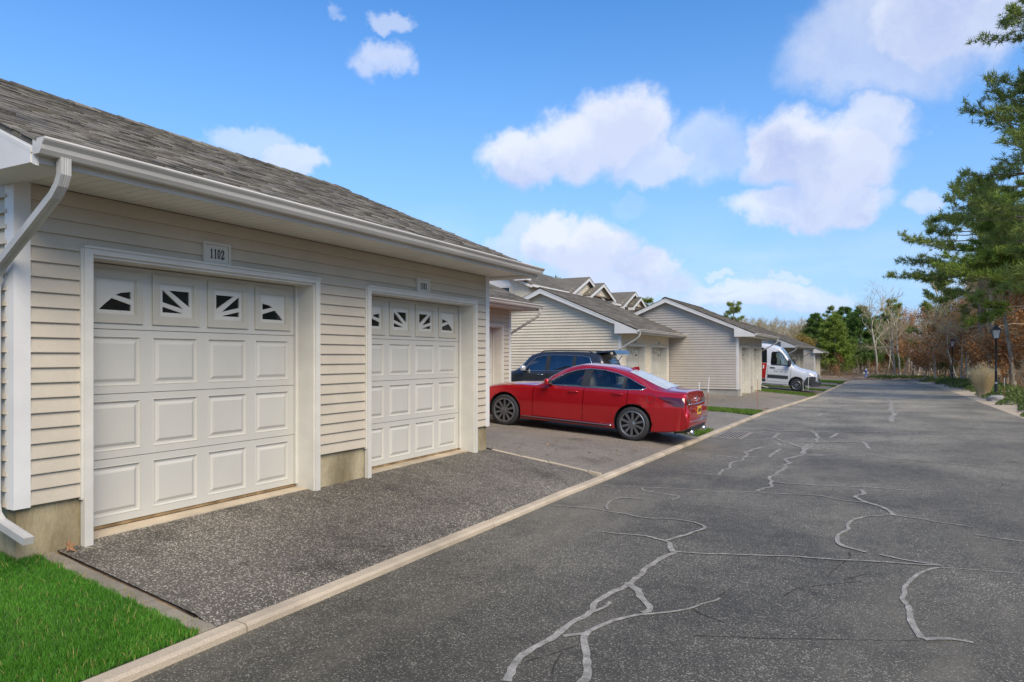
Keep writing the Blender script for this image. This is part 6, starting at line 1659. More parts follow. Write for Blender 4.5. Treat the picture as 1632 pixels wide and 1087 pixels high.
plant('oak_a', 'oak_tree', 6.01, 97.48, 'grey bare oak crowded deep in the woods right of the road', 'tree', 'bare oaks crowded in the woods', s_=0.75, rz=1.01)
plant('oak_c', 'oak_tree', 12.35, 87.85, 'grey bare oak crowded deep in the woods right of the road', 'tree', 'bare oaks crowded in the woods', s_=0.79, rz=3.16)
plant('oak_thin', 'oak_tree', 7.68, 103.22, 'grey bare oak crowded deep in the woods right of the road', 'tree', 'bare oaks crowded in the woods', s_=0.71, rz=2.54)
plant('oak_b', 'oak_tree', 16.35, 103.55, 'grey bare oak crowded deep in the woods right of the road', 'tree', 'bare oaks crowded in the woods', s_=0.9, rz=0.53)
plant('oak_thin', 'oak_tree', 10.19, 76.81, 'grey bare oak crowded deep in the woods right of the road', 'tree', 'bare oaks crowded in the woods', s_=0.9, rz=3.1)
plant('oak_a', 'oak_tree', 8.04, 74.06, 'grey bare oak crowded deep in the woods right of the road', 'tree', 'bare oaks crowded in the woods', s_=0.75, rz=4.08)
plant('oak_b', 'oak_tree', 11.31, 107.73, 'grey bare oak crowded deep in the woods right of the road', 'tree', 'bare oaks crowded in the woods', s_=0.7, rz=3.23)
plant('oak_b', 'oak_tree', 7.41, 110.43, 'grey bare oak crowded deep in the woods right of the road', 'tree', 'bare oaks crowded in the woods', s_=0.76, rz=2.71)
plant('oak_thin', 'oak_tree', 14.66, 77.58, 'grey bare oak crowded deep in the woods right of the road', 'tree', 'bare oaks crowded in the woods', s_=0.85, rz=1.61)
plant('oak_thin', 'oak_tree', 6.73, 61.64, 'grey bare oak crowded deep in the woods right of the road', 'tree', 'bare oaks crowded in the woods', s_=0.82, rz=3.81)
plant('oak_thin', 'oak_tree', 6.75, 62.57, 'grey bare oak crowded deep in the woods right of the road', 'tree', 'bare oaks crowded in the woods', s_=0.87, rz=1.59)
plant('oak_b', 'oak_tree', 12.71, 90.58, 'grey bare oak crowded deep in the woods right of the road', 'tree', 'bare oaks crowded in the woods', s_=0.93, rz=1.74)
plant('oak_a', 'oak_tree', 1.61, 86.34, 'grey bare oak crowded deep in the woods right of the road', 'tree', 'bare oaks crowded in the woods', s_=0.75, rz=3.66)
plant('oak_thin', 'oak_tree', 9.24, 73.01, 'grey bare oak crowded deep in the woods right of the road', 'tree', 'bare oaks crowded in the woods', s_=0.91, rz=0.37)
plant('oak_a', 'oak_tree', 6.62, 118.72, 'grey bare oak crowded deep in the woods right of the road', 'tree', 'bare oaks crowded in the woods', s_=0.81, rz=4.69)
plant('oak_a', 'oak_tree', 13.49, 79.53, 'grey bare oak crowded deep in the woods right of the road', 'tree', 'bare oaks crowded in the woods', s_=0.79, rz=5.77)
plant('oak_a', 'oak_tree', 10.45, 71.33, 'grey bare oak crowded deep in the woods right of the road', 'tree', 'bare oaks crowded in the woods', s_=0.86, rz=0.58)
plant('oak_thin', 'oak_tree', 3.83, 99.23, 'grey bare oak crowded deep in the woods right of the road', 'tree', 'bare oaks crowded in the woods', s_=0.88, rz=0.41)
plant('oak_a', 'oak_tree', 2.19, 92.75, 'grey bare oak crowded deep in the woods right of the road', 'tree', 'bare oaks crowded in the woods', s_=0.74, rz=3.79)
plant('oak_thin', 'oak_tree', 7.88, 112.87, 'grey bare oak crowded deep in the woods right of the road', 'tree', 'bare oaks crowded in the woods', s_=0.82, rz=0.12)
plant('oak_thin', 'oak_tree', 9.0, 64.87, 'grey bare oak crowded deep in the woods right of the road', 'tree', 'bare oaks crowded in the woods', s_=0.82, rz=2.64)
plant('oak_c', 'oak_tree', 10.31, 82.73, 'grey bare oak crowded deep in the woods right of the road', 'tree', 'bare oaks crowded in the woods', s_=0.94, rz=1.72)
plant('oak_c', 'oak_tree', 19.01, 99.53, 'grey bare oak crowded deep in the woods right of the road', 'tree', 'bare oaks crowded in the woods', s_=0.77, rz=2.84)
plant('oak_a', 'oak_tree', 8.86, 85.47, 'grey bare oak crowded deep in the woods right of the road', 'tree', 'bare oaks crowded in the woods', s_=0.76, rz=3.63)
plant('oak_b', 'oak_tree', 6.91, 106.8, 'grey bare oak crowded deep in the woods right of the road', 'tree', 'bare oaks crowded in the woods', s_=0.78, rz=0.19)
plant('oak_b', 'oak_tree', 18.23, 94.43, 'grey bare oak crowded deep in the woods right of the road', 'tree', 'bare oaks crowded in the woods', s_=0.88, rz=2.06)
plant('oak_a', 'oak_tree', 3.44, 104.16, 'grey bare oak crowded deep in the woods right of the road', 'tree', 'bare oaks crowded in the woods', s_=0.8, rz=0.81)
plant('oak_c', 'oak_tree', 9.86, 62.65, 'grey bare oak crowded deep in the woods right of the road', 'tree', 'bare oaks crowded in the woods', s_=0.83, rz=0.18)
plant('oak_b', 'oak_tree', 8.12, 68.5, 'grey bare oak crowded deep in the woods right of the road', 'tree', 'bare oaks crowded in the woods', s_=0.83, rz=5.1)
plant('oak_b', 'oak_tree', 15.05, 90.32, 'grey bare oak crowded deep in the woods right of the road', 'tree', 'bare oaks crowded in the woods', s_=0.8, rz=0.98)
plant('oak_a', 'oak_tree', 6.07, 76.17, 'grey bare oak crowded deep in the woods right of the road', 'tree', 'bare oaks crowded in the woods', s_=0.9, rz=3.41)
plant('oak_thin', 'oak_tree', 4.41, 80.39, 'grey bare oak crowded deep in the woods right of the road', 'tree', 'bare oaks crowded in the woods', s_=0.83, rz=0.06)
plant('oak_b', 'oak_tree', 17.18, 98.23, 'grey bare oak crowded deep in the woods right of the road', 'tree', 'bare oaks crowded in the woods', s_=0.88, rz=3.87)
plant('oak_b', 'oak_tree', 14.97, 89.0, 'grey bare oak crowded deep in the woods right of the road', 'tree', 'bare oaks crowded in the woods', s_=0.74, rz=3.75)
plant('oak_a', 'oak_tree', 6.06, 65.45, 'grey bare oak crowded deep in the woods right of the road', 'tree', 'bare oaks crowded in the woods', s_=0.82, rz=0.36)
plant('oak_a', 'oak_tree', 12.42, 87.99, 'grey bare oak crowded deep in the woods right of the road', 'tree', 'bare oaks crowded in the woods', s_=0.71, rz=1.35)
plant('oak_c', 'oak_tree', 10.62, 109.83, 'grey bare oak crowded deep in the woods right of the road', 'tree', 'bare oaks crowded in the woods', s_=0.72, rz=0.46)
plant('oak_thin', 'oak_tree', 12.43, 97.67, 'grey bare oak crowded deep in the woods right of the road', 'tree', 'bare oaks crowded in the woods', s_=0.73, rz=0.67)
plant('oak_thin', 'oak_tree', 20.42, 102.98, 'grey bare oak crowded deep in the woods right of the road', 'tree', 'bare oaks crowded in the woods', s_=0.86, rz=1.72)
plant('cedar_b', 'woodland_tree', 7.34, 113.79, 'one of the mixed trees closing the view at the back of the woods', 'tree', 'mixed trees at the back of the woods', s_=0.94, rz=4.73)
plant('cedar_a', 'woodland_tree', -0.54, 130.36, 'one of the mixed trees closing the view at the back of the woods', 'tree', 'mixed trees at the back of the woods', s_=0.88, rz=4.39)
plant('cedar_b', 'woodland_tree', 34.73, 168.7, 'one of the mixed trees closing the view at the back of the woods', 'tree', 'mixed trees at the back of the woods', s_=0.83, rz=3.1)
plant('cedar_a', 'woodland_tree', 14.74, 141.14, 'one of the mixed trees closing the view at the back of the woods', 'tree', 'mixed trees at the back of the woods', s_=0.84, rz=0.7)
plant('cedar_b', 'woodland_tree', 22.44, 112.43, 'one of the mixed trees closing the view at the back of the woods', 'tree', 'mixed trees at the back of the woods', s_=0.99, rz=2.61)
plant('brown_a', 'woodland_tree', 19.06, 111.93, 'one of the mixed trees closing the view at the back of the woods', 'tree', 'mixed trees at the back of the woods', s_=0.76, rz=2.02)
plant('cedar_a', 'woodland_tree', 9.85, 128.96, 'one of the mixed trees closing the view at the back of the woods', 'tree', 'mixed trees at the back of the woods', s_=0.77, rz=3.54)
plant('pine_far', 'woodland_tree', 1.51, 107.05, 'one of the mixed trees closing the view at the back of the woods', 'tree', 'mixed trees at the back of the woods', s_=0.89, rz=1.46)
plant('pine_far', 'woodland_tree', 20.36, 161.91, 'one of the mixed trees closing the view at the back of the woods', 'tree', 'mixed trees at the back of the woods', s_=0.89, rz=3.76)
plant('brown_a', 'woodland_tree', 8.88, 118.19, 'one of the mixed trees closing the view at the back of the woods', 'tree', 'mixed trees at the back of the woods', s_=0.82, rz=0.2)
plant('brown_a', 'woodland_tree', 17.18, 113.75, 'one of the mixed trees closing the view at the back of the woods', 'tree', 'mixed trees at the back of the woods', s_=0.89, rz=5.69)
plant('oak_b', 'woodland_tree', 22.74, 138.33, 'one of the mixed trees closing the view at the back of the woods', 'tree', 'mixed trees at the back of the woods', s_=0.79, rz=2.36)
plant('cedar_b', 'woodland_tree', 11.62, 151.4, 'one of the mixed trees closing the view at the back of the woods', 'tree', 'mixed trees at the back of the woods', s_=0.89, rz=4.77)
plant('pine_far', 'woodland_tree', -0.49, 133.14, 'one of the mixed trees closing the view at the back of the woods', 'tree', 'mixed trees at the back of the woods', s_=0.79, rz=5.51)
plant('cedar_a', 'woodland_tree', 28.69, 159.52, 'one of the mixed trees closing the view at the back of the woods', 'tree', 'mixed trees at the back of the woods', s_=0.85, rz=1.92)
plant('cedar_b', 'woodland_tree', 2.36, 131.66, 'one of the mixed trees closing the view at the back of the woods', 'tree', 'mixed trees at the back of the woods', s_=0.84, rz=0.03)
plant('brown_b', 'woodland_tree', 2.49, 104.92, 'one of the mixed trees closing the view at the back of the woods', 'tree', 'mixed trees at the back of the woods', s_=0.91, rz=1.39)
plant('pine_far', 'woodland_tree', 14.03, 116.86, 'one of the mixed trees closing the view at the back of the woods', 'tree', 'mixed trees at the back of the woods', s_=0.78, rz=5.46)
plant('oak_b', 'woodland_tree', 23.88, 139.25, 'one of the mixed trees closing the view at the back of the woods', 'tree', 'mixed trees at the back of the woods', s_=0.88, rz=4.66)
plant('cedar_a', 'woodland_tree', 9.55, 123.53, 'one of the mixed trees closing the view at the back of the woods', 'tree', 'mixed trees at the back of the woods', s_=0.96, rz=3.55)
plant('oak_b', 'woodland_tree', 26.42, 147.45, 'one of the mixed trees closing the view at the back of the woods', 'tree', 'mixed trees at the back of the woods', s_=0.82, rz=0.25)
plant('brown_a', 'woodland_tree', 14.71, 139.32, 'one of the mixed trees closing the view at the back of the woods', 'tree', 'mixed trees at the back of the woods', s_=0.95, rz=3.04)
plant('oak_b', 'woodland_tree', 23.97, 152.32, 'one of the mixed trees closing the view at the back of the woods', 'tree', 'mixed trees at the back of the woods', s_=0.77, rz=5.0)
plant('cedar_a', 'woodland_tree', 18.04, 120.11, 'one of the mixed trees closing the view at the back of the woods', 'tree', 'mixed trees at the back of the woods', s_=0.79, rz=4.37)
plant('brown_a', 'woodland_tree', 23.11, 120.58, 'one of the mixed trees closing the view at the back of the woods', 'tree', 'mixed trees at the back of the woods', s_=0.81, rz=0.75)
plant('brown_b', 'woodland_tree', 11.54, 154.43, 'one of the mixed trees closing the view at the back of the woods', 'tree', 'mixed trees at the back of the woods', s_=0.78, rz=3.68)
plant('brown_b', 'woodland_tree', 10.0, 147.06, 'one of the mixed trees closing the view at the back of the woods', 'tree', 'mixed trees at the back of the woods', s_=0.84, rz=0.87)
plant('oak_b', 'woodland_tree', 3.67, 115.13, 'one of the mixed trees closing the view at the back of the woods', 'tree', 'mixed trees at the back of the woods', s_=0.82, rz=0.01)
plant('cedar_b', 'woodland_tree', 20.4, 111.47, 'one of the mixed trees closing the view at the back of the woods', 'tree', 'mixed trees at the back of the woods', s_=0.86, rz=0.37)
plant('pine_far', 'woodland_tree', 2.01, 138.53, 'one of the mixed trees closing the view at the back of the woods', 'tree', 'mixed trees at the back of the woods', s_=0.98, rz=2.02)
plant('brown_a', 'woodland_tree', 22.82, 156.67, 'one of the mixed trees closing the view at the back of the woods', 'tree', 'mixed trees at the back of the woods', s_=0.96, rz=0.88)
plant('pine_far', 'woodland_tree', 16.87, 132.9, 'one of the mixed trees closing the view at the back of the woods', 'tree', 'mixed trees at the back of the woods', s_=0.95, rz=5.67)
plant('pine_far', 'woodland_tree', 21.92, 118.67, 'one of the mixed trees closing the view at the back of the woods', 'tree', 'mixed trees at the back of the woods', s_=0.84, rz=5.36)
plant('brown_b', 'woodland_tree', 23.42, 118.21, 'one of the mixed trees closing the view at the back of the woods', 'tree', 'mixed trees at the back of the woods', s_=0.87, rz=0.42)
plant('bush', 'woodland_shrub', 15.72, 102.46, 'scrubby shrub under the trees right of the road', 'shrub', 'scrub under the trees', s_=0.78, rz=1.53)
plant('brown_low', 'woodland_shrub', 8.11, 70.93, 'scrubby shrub under the trees right of the road', 'shrub', 'scrub under the trees', s_=0.88, rz=1.64)
plant('brown_low', 'woodland_shrub', 11.13, 95.55, 'scrubby shrub under the trees right of the road', 'shrub', 'scrub under the trees', s_=0.8, rz=1.5)
plant('brown_low', 'woodland_shrub', 18.79, 103.29, 'scrubby shrub under the trees right of the road', 'shrub', 'scrub under the trees', s_=0.95, rz=2.97)
plant('brown_low', 'woodland_shrub', 7.14, 62.9, 'scrubby shrub under the trees right of the road', 'shrub', 'scrub under the trees', s_=0.73, rz=5.15)
plant('bush', 'woodland_shrub', 7.61, 64.02, 'scrubby shrub under the trees right of the road', 'shrub', 'scrub under the trees', s_=0.62, rz=4.36)
plant('bush', 'woodland_shrub', 13.48, 96.71, 'scrubby shrub under the trees right of the road', 'shrub', 'scrub under the trees', s_=0.88, rz=1.03)
plant('bush', 'woodland_shrub', 13.23, 83.51, 'scrubby shrub under the trees right of the road', 'shrub', 'scrub under the trees', s_=0.67, rz=5.55)
plant('brown_low', 'woodland_shrub', 8.24, 71.57, 'scrubby shrub under the trees right of the road', 'shrub', 'scrub under the trees', s_=0.99, rz=0.33)
plant('green_low', 'woodland_shrub', 11.15, 66.43, 'scrubby shrub under the trees right of the road', 'shrub', 'scrub under the trees', s_=0.71, rz=3.83)
plant('brown_low', 'woodland_shrub', 14.41, 80.07, 'scrubby shrub under the trees right of the road', 'shrub', 'scrub under the trees', s_=0.93, rz=1.51)
plant('bush', 'woodland_shrub', 6.74, 96.97, 'scrubby shrub under the trees right of the road', 'shrub', 'scrub under the trees', s_=0.91, rz=4.49)
plant('bush', 'woodland_shrub', 7.84, 83.51, 'scrubby shrub under the trees right of the road', 'shrub', 'scrub under the trees', s_=0.62, rz=3.02)
plant('brown_low', 'woodland_shrub', 16.06, 102.32, 'scrubby shrub under the trees right of the road', 'shrub', 'scrub under the trees', s_=0.63, rz=0.67)
plant('bush', 'woodland_shrub', 7.71, 78.76, 'scrubby shrub under the trees right of the road', 'shrub', 'scrub under the trees', s_=0.87, rz=2.11)
plant('brown_low', 'woodland_shrub', 13.18, 94.44, 'scrubby shrub under the trees right of the road', 'shrub', 'scrub under the trees', s_=0.9, rz=1.7)
plant('bush', 'woodland_shrub', 9.41, 87.93, 'scrubby shrub under the trees right of the road', 'shrub', 'scrub under the trees', s_=0.7, rz=0.09)
plant('bush', 'woodland_shrub', 10.56, 63.96, 'scrubby shrub under the trees right of the road', 'shrub', 'scrub under the trees', s_=0.86, rz=5.18)
plant('bush', 'woodland_shrub', 10.5, 61.95, 'scrubby shrub under the trees right of the road', 'shrub', 'scrub under the trees', s_=0.82, rz=0.19)
plant('bush', 'woodland_shrub', 13.11, 91.46, 'scrubby shrub under the trees right of the road', 'shrub', 'scrub under the trees', s_=0.66, rz=5.13)
plant('green_low', 'woodland_shrub', 12.89, 84.09, 'scrubby shrub under the trees right of the road', 'shrub', 'scrub under the trees', s_=0.96, rz=2.85)
plant('brown_low', 'woodland_shrub', 9.06, 75.94, 'scrubby shrub under the trees right of the road', 'shrub', 'scrub under the trees', s_=0.78, rz=4.8)
plant('bush', 'woodland_shrub', 7.35, 65.18, 'scrubby shrub under the trees right of the road', 'shrub', 'scrub under the trees', s_=0.76, rz=3.53)
plant('bush', 'woodland_shrub', 9.16, 89.65, 'scrubby shrub under the trees right of the road', 'shrub', 'scrub under the trees', s_=0.84, rz=3.58)
plant('green_low', 'woodland_shrub', 10.85, 74.97, 'scrubby shrub under the trees right of the road', 'shrub', 'scrub under the trees', s_=0.99, rz=4.49)
plant('bush', 'woodland_shrub', 2.58, 96.54, 'low scrub in front of the evergreens at the far end of the road', 'shrub', 'scrub at the road end', s_=0.61, rz=2.99)
plant('bush', 'woodland_shrub', -4.1, 104.91, 'low scrub in front of the evergreens at the far end of the road', 'shrub', 'scrub at the road end', s_=0.59, rz=3.15)
plant('brown_low', 'woodland_shrub', -0.56, 102.34, 'low scrub in front of the evergreens at the far end of the road', 'shrub', 'scrub at the road end', s_=0.62, rz=3.53)
plant('bush', 'woodland_shrub', -3.41, 100.93, 'low scrub in front of the evergreens at the far end of the road', 'shrub', 'scrub at the road end', s_=0.57, rz=2.77)
plant('bush', 'woodland_shrub', -0.65, 99.35, 'low scrub in front of the evergreens at the far end of the road', 'shrub', 'scrub at the road end', s_=0.7, rz=2.81)
plant('bush', 'woodland_shrub', -3.12, 99.24, 'low scrub in front of the evergreens at the far end of the road', 'shrub', 'scrub at the road end', s_=0.5, rz=5.31)
plant('bush', 'woodland_shrub', -0.35, 101.06, 'low scrub in front of the evergreens at the far end of the road', 'shrub', 'scrub at the road end', s_=0.52, rz=0.16)
plant('bush', 'woodland_shrub', 0.93, 106.39, 'low scrub in front of the evergreens at the far end of the road', 'shrub', 'scrub at the road end', s_=0.61, rz=2.17)
plant('brown_low', 'woodland_shrub', 2.66, 102.62, 'low scrub in front of the evergreens at the far end of the road', 'shrub', 'scrub at the road end', s_=0.62, rz=3.6)
plant('brown_low', 'woodland_shrub', -6.37, 102.46, 'low scrub in front of the evergreens at the far end of the road', 'shrub', 'scrub at the road end', s_=0.68, rz=3.22)
plant('bush', 'woodland_shrub', 1.89, 103.95, 'low scrub in front of the evergreens at the far end of the road', 'shrub', 'scrub at the road end', s_=0.75, rz=2.32)
plant('bush', 'woodland_shrub', 0.63, 95.1, 'low scrub in front of the evergreens at the far end of the road', 'shrub', 'scrub at the road end', s_=0.63, rz=1.05)
plant('brown_low', 'woodland_shrub', 2.01, 100.55, 'low scrub in front of the evergreens at the far end of the road', 'shrub', 'scrub at the road end', s_=0.66, rz=1.23)
plant('bush', 'woodland_shrub', 1.37, 106.57, 'low scrub in front of the evergreens at the far end of the road', 'shrub', 'scrub at the road end', s_=0.69, rz=3.37)
plant('bush', 'woodland_shrub', -1.68, 106.51, 'low scrub in front of the evergreens at the far end of the road', 'shrub', 'scrub at the road end', s_=0.56, rz=2.25)
plant('brown_low', 'woodland_shrub', -4.79, 95.1, 'low scrub in front of the evergreens at the far end of the road', 'shrub', 'scrub at the road end', s_=0.76, rz=1.62)
plant('oak_far', 'treeline_oak', -20.82, 131.67, 'one of the bare grey trees in the treeline above the garage roofs', 'tree', 'bare treeline above the garages', s_=0.86, rz=4.53)
plant('oak_far', 'treeline_oak', -11.99, 126.34, 'one of the bare grey trees in the treeline above the garage roofs', 'tree', 'bare treeline above the garages', s_=0.87, rz=5.42)
plant('oak_far_b', 'treeline_oak', -21.61, 117.27, 'one of the bare grey trees in the treeline above the garage roofs', 'tree', 'bare treeline above the garages', s_=0.89, rz=3.17)
plant('oak_far', 'treeline_oak', -8.09, 148.4, 'one of the bare grey trees in the treeline above the garage roofs', 'tree', 'bare treeline above the garages', s_=1.04, rz=5.66)
plant('oak_far', 'treeline_oak', -14.04, 148.25, 'one of the bare grey trees in the treeline above the garage roofs', 'tree', 'bare treeline above the garages', s_=1.01, rz=4.01)
plant('oak_far', 'treeline_oak', -25.26, 155.53, 'one of the bare grey trees in the treeline above the garage roofs', 'tree', 'bare treeline above the garages', s_=1.06, rz=3.42)
plant('oak_far', 'treeline_oak', -7.46, 159.43, 'one of the bare grey trees in the treeline above the garage roofs', 'tree', 'bare treeline above the garages', s_=1.01, rz=4.6)
plant('oak_far_b', 'treeline_oak', -8.64, 114.38, 'one of the bare grey trees in the treeline above the garage roofs', 'tree', 'bare treeline above the garages', s_=0.69, rz=3.4)
plant('oak_far_b', 'treeline_oak', -18.47, 109.15, 'one of the bare grey trees in the treeline above the garage roofs', 'tree', 'bare treeline above the garages', s_=0.67, rz=3.07)
plant('oak_far_b', 'treeline_oak', -18.93, 119.08, 'one of the bare grey trees in the treeline above the garage roofs', 'tree', 'bare treeline above the garages', s_=0.82, rz=3.26)
plant('oak_far', 'treeline_oak', -12.44, 158.82, 'one of the bare grey trees in the treeline above the garage roofs', 'tree', 'bare treeline above the garages', s_=1.02, rz=5.22)
plant('oak_far', 'treeline_oak', -9.89, 158.85, 'one of the bare grey trees in the treeline above the garage roofs', 'tree', 'bare treeline above the garages', s_=1.06, rz=1.2)
plant('oak_far_b', 'treeline_oak', -10.87, 127.1, 'one of the bare grey trees in the treeline above the garage roofs', 'tree', 'bare treeline above the garages', s_=0.87, rz=3.95)
plant('oak_far_b', 'treeline_oak', -5.98, 126.21, 'one of the bare grey trees in the treeline above the garage roofs', 'tree', 'bare treeline above the garages', s_=0.76, rz=2.59)
plant('oak_far_b', 'treeline_oak', -11.32, 145.61, 'one of the bare grey trees in the treeline above the garage roofs', 'tree', 'bare treeline above the garages', s_=0.92, rz=2.14)
plant('oak_far_b', 'treeline_oak', -17.14, 136.35, 'one of the bare grey trees in the treeline above the garage roofs', 'tree', 'bare treeline above the garages', s_=0.97, rz=3.63)
plant('oak_far', 'treeline_oak', -11.62, 125.43, 'one of the bare grey trees in the treeline above the garage roofs', 'tree', 'bare treeline above the garages', s_=0.84, rz=3.01)
plant('oak_far', 'treeline_oak', -10.88, 113.13, 'one of the bare grey trees in the treeline above the garage roofs', 'tree', 'bare treeline above the garages', s_=0.7, rz=1.53)
plant('oak_far_b', 'treeline_oak', -15.9, 159.27, 'one of the bare grey trees in the treeline above the garage roofs', 'tree', 'bare treeline above the garages', s_=0.94, rz=5.19)
plant('oak_far', 'treeline_oak', -14.4, 135.76, 'one of the bare grey trees in the treeline above the garage roofs', 'tree', 'bare treeline above the garages', s_=0.86, rz=0.82)
plant('oak_far_b', 'treeline_oak', -23.07, 156.61, 'one of the bare grey trees in the treeline above the garage roofs', 'tree', 'bare treeline above the garages', s_=1.12, rz=5.17)
plant('oak_far_b', 'treeline_oak', -18.81, 124.9, 'one of the bare grey trees in the treeline above the garage roofs', 'tree', 'bare treeline above the garages', s_=0.94, rz=3.47)
plant('oak_far', 'treeline_oak', -7.04, 127.04, 'one of the bare grey trees in the treeline above the garage roofs', 'tree', 'bare treeline above the garages', s_=0.76, rz=2.58)
plant('oak_far_b', 'treeline_oak', -8.31, 145.3, 'one of the bare grey trees in the treeline above the garage roofs', 'tree', 'bare treeline above the garages', s_=1.02, rz=5.55)
plant('oak_far', 'treeline_oak', -13.72, 131.98, 'one of the bare grey trees in the treeline above the garage roofs', 'tree', 'bare treeline above the garages', s_=0.78, rz=3.93)
plant('oak_far', 'treeline_oak', -9.22, 144.35, 'one of the bare grey trees in the treeline above the garage roofs', 'tree', 'bare treeline above the garages', s_=0.89, rz=1.54)
plant('oak_far', 'treeline_oak', -12.9, 129.63, 'one of the bare grey trees in the treeline above the garage roofs', 'tree', 'bare treeline above the garages', s_=0.79, rz=0.76)
plant('oak_far', 'treeline_oak', -9.76, 136.3, 'one of the bare grey trees in the treeline above the garage roofs', 'tree', 'bare treeline above the garages', s_=0.8, rz=3.33)
plant('oak_far_b', 'treeline_oak', -18.02, 131.67, 'one of the bare grey trees in the treeline above the garage roofs', 'tree', 'bare treeline above the garages', s_=0.88, rz=1.43)
plant('oak_far_b', 'treeline_oak', -7.66, 143.9, 'one of the bare grey trees in the treeline above the garage roofs', 'tree', 'bare treeline above the garages', s_=1.01, rz=2.68)
plant('oak_far', 'treeline_oak', -9.92, 140.62, 'one of the bare grey trees in the treeline above the garage roofs', 'tree', 'bare treeline above the garages', s_=0.82, rz=4.39)
plant('oak_far_b', 'treeline_oak', -9.86, 158.29, 'one of the bare grey trees in the treeline above the garage roofs', 'tree', 'bare treeline above the garages', s_=0.93, rz=3.07)
plant('oak_far', 'treeline_oak', -19.61, 139.27, 'one of the bare grey trees in the treeline above the garage roofs', 'tree', 'bare treeline above the garages', s_=0.85, rz=0.44)
plant('oak_far', 'treeline_oak', -7.22, 125.08, 'one of the bare grey trees in the treeline above the garage roofs', 'tree', 'bare treeline above the garages', s_=0.86, rz=0.03)
plant('oak_far', 'treeline_oak', -14.56, 153.56, 'one of the bare grey trees in the treeline above the garage roofs', 'tree', 'bare treeline above the garages', s_=0.98, rz=1.7)
plant('oak_far', 'treeline_oak', -18.35, 147.99, 'one of the bare grey trees in the treeline above the garage roofs', 'tree', 'bare treeline above the garages', s_=0.92, rz=0.96)
plant('oak_far_b', 'treeline_oak', -26.35, 138.14, 'one of the bare grey trees in the treeline above the garage roofs', 'tree', 'bare treeline above the garages', s_=0.89, rz=0.87)
plant('oak_far', 'treeline_oak', -20.77, 155.33, 'one of the bare grey trees in the treeline above the garage roofs', 'tree', 'bare treeline above the garages', s_=1.0, rz=4.21)
plant('oak_far_b', 'treeline_oak', -23.56, 148.45, 'one of the bare grey trees in the treeline above the garage roofs', 'tree', 'bare treeline above the garages', s_=1.0, rz=4.09)
plant('oak_far_b', 'treeline_oak', -21.58, 135.91, 'one of the bare grey trees in the treeline above the garage roofs', 'tree', 'bare treeline above the garages', s_=0.99, rz=4.4)
plant('oak_far_b', 'treeline_oak', -12.97, 123.14, 'one of the bare grey trees in the treeline above the garage roofs', 'tree', 'bare treeline above the garages', s_=0.86, rz=3.58)
plant('oak_far_b', 'treeline_oak', -8.04, 128.16, 'one of the bare grey trees in the treeline above the garage roofs', 'tree', 'bare treeline above the garages', s_=0.85, rz=1.89)
plant('oak_far_b', 'treeline_oak', -5.78, 125.56, 'one of the bare grey trees in the treeline above the garage roofs', 'tree', 'bare treeline above the garages', s_=0.87, rz=1.62)
plant('oak_far', 'treeline_oak', -20.85, 133.49, 'one of the bare grey trees in the treeline above the garage roofs', 'tree', 'bare treeline above the garages', s_=0.81, rz=5.52)
plant('oak_far_b', 'treeline_oak', -18.41, 109.57, 'one of the bare grey trees in the treeline above the garage roofs', 'tree', 'bare treeline above the garages', s_=0.66, rz=0.26)
plant('oak_far_b', 'treeline_oak', -25.21, 155.16, 'one of the bare grey trees in the treeline above the garage roofs', 'tree', 'bare treeline above the garages', s_=0.97, rz=5.01)
plant('oak_far', 'treeline_oak', -23.12, 144.86, 'one of the bare grey trees in the treeline above the garage roofs', 'tree', 'bare treeline above the garages', s_=1.02, rz=0.06)
plant('oak_far_b', 'treeline_oak', -11.86, 145.28, 'one of the bare grey trees in the treeline above the garage roofs', 'tree', 'bare treeline above the garages', s_=0.85, rz=0.15)
plant('oak_far_b', 'treeline_oak', -19.3, 141.8, 'one of the bare grey trees in the treeline above the garage roofs', 'tree', 'bare treeline above the garages', s_=1.04, rz=5.82)
plant('oak_far', 'treeline_oak', -13.18, 133.58, 'one of the bare grey trees in the treeline above the garage roofs', 'tree', 'bare treeline above the garages', s_=0.89, rz=2.3)
plant('oak_far', 'treeline_oak', -20.15, 138.22, 'one of the bare grey trees in the treeline above the garage roofs', 'tree', 'bare treeline above the garages', s_=0.96, rz=1.8)
plant('oak_far', 'treeline_oak', -20.13, 118.72, 'one of the bare grey trees in the treeline above the garage roofs', 'tree', 'bare treeline above the garages', s_=0.74, rz=0.02)
plant('oak_far', 'treeline_oak', -9.38, 132.45, 'one of the bare grey trees in the treeline above the garage roofs', 'tree', 'bare treeline above the garages', s_=0.9, rz=3.29)
plant('oak_far_b', 'treeline_oak', -9.9, 145.54, 'one of the bare grey trees in the treeline above the garage roofs', 'tree', 'bare treeline above the garages', s_=1.0, rz=0.67)
plant('oak_far_b', 'treeline_oak', -17.66, 115.28, 'one of the bare grey trees in the treeline above the garage roofs', 'tree', 'bare treeline above the garages', s_=0.71, rz=2.18)
plant('oak_far_b', 'treeline_oak', -10.28, 113.73, 'one of the bare grey trees in the treeline above the garage roofs', 'tree', 'bare treeline above the garages', s_=0.78, rz=1.03)
plant('oak_far', 'treeline_oak', -20.4, 108.51, 'one of the bare grey trees in the treeline above the garage roofs', 'tree', 'bare treeline above the garages', s_=0.71, rz=2.64)
plant('oak_far_b', 'treeline_oak', -8.07, 116.95, 'one of the bare grey trees in the treeline above the garage roofs', 'tree', 'bare treeline above the garages', s_=0.72, rz=1.78)
plant('oak_far_b', 'treeline_oak', -19.74, 124.88, 'one of the bare grey trees in the treeline above the garage roofs', 'tree', 'bare treeline above the garages', s_=0.93, rz=5.88)
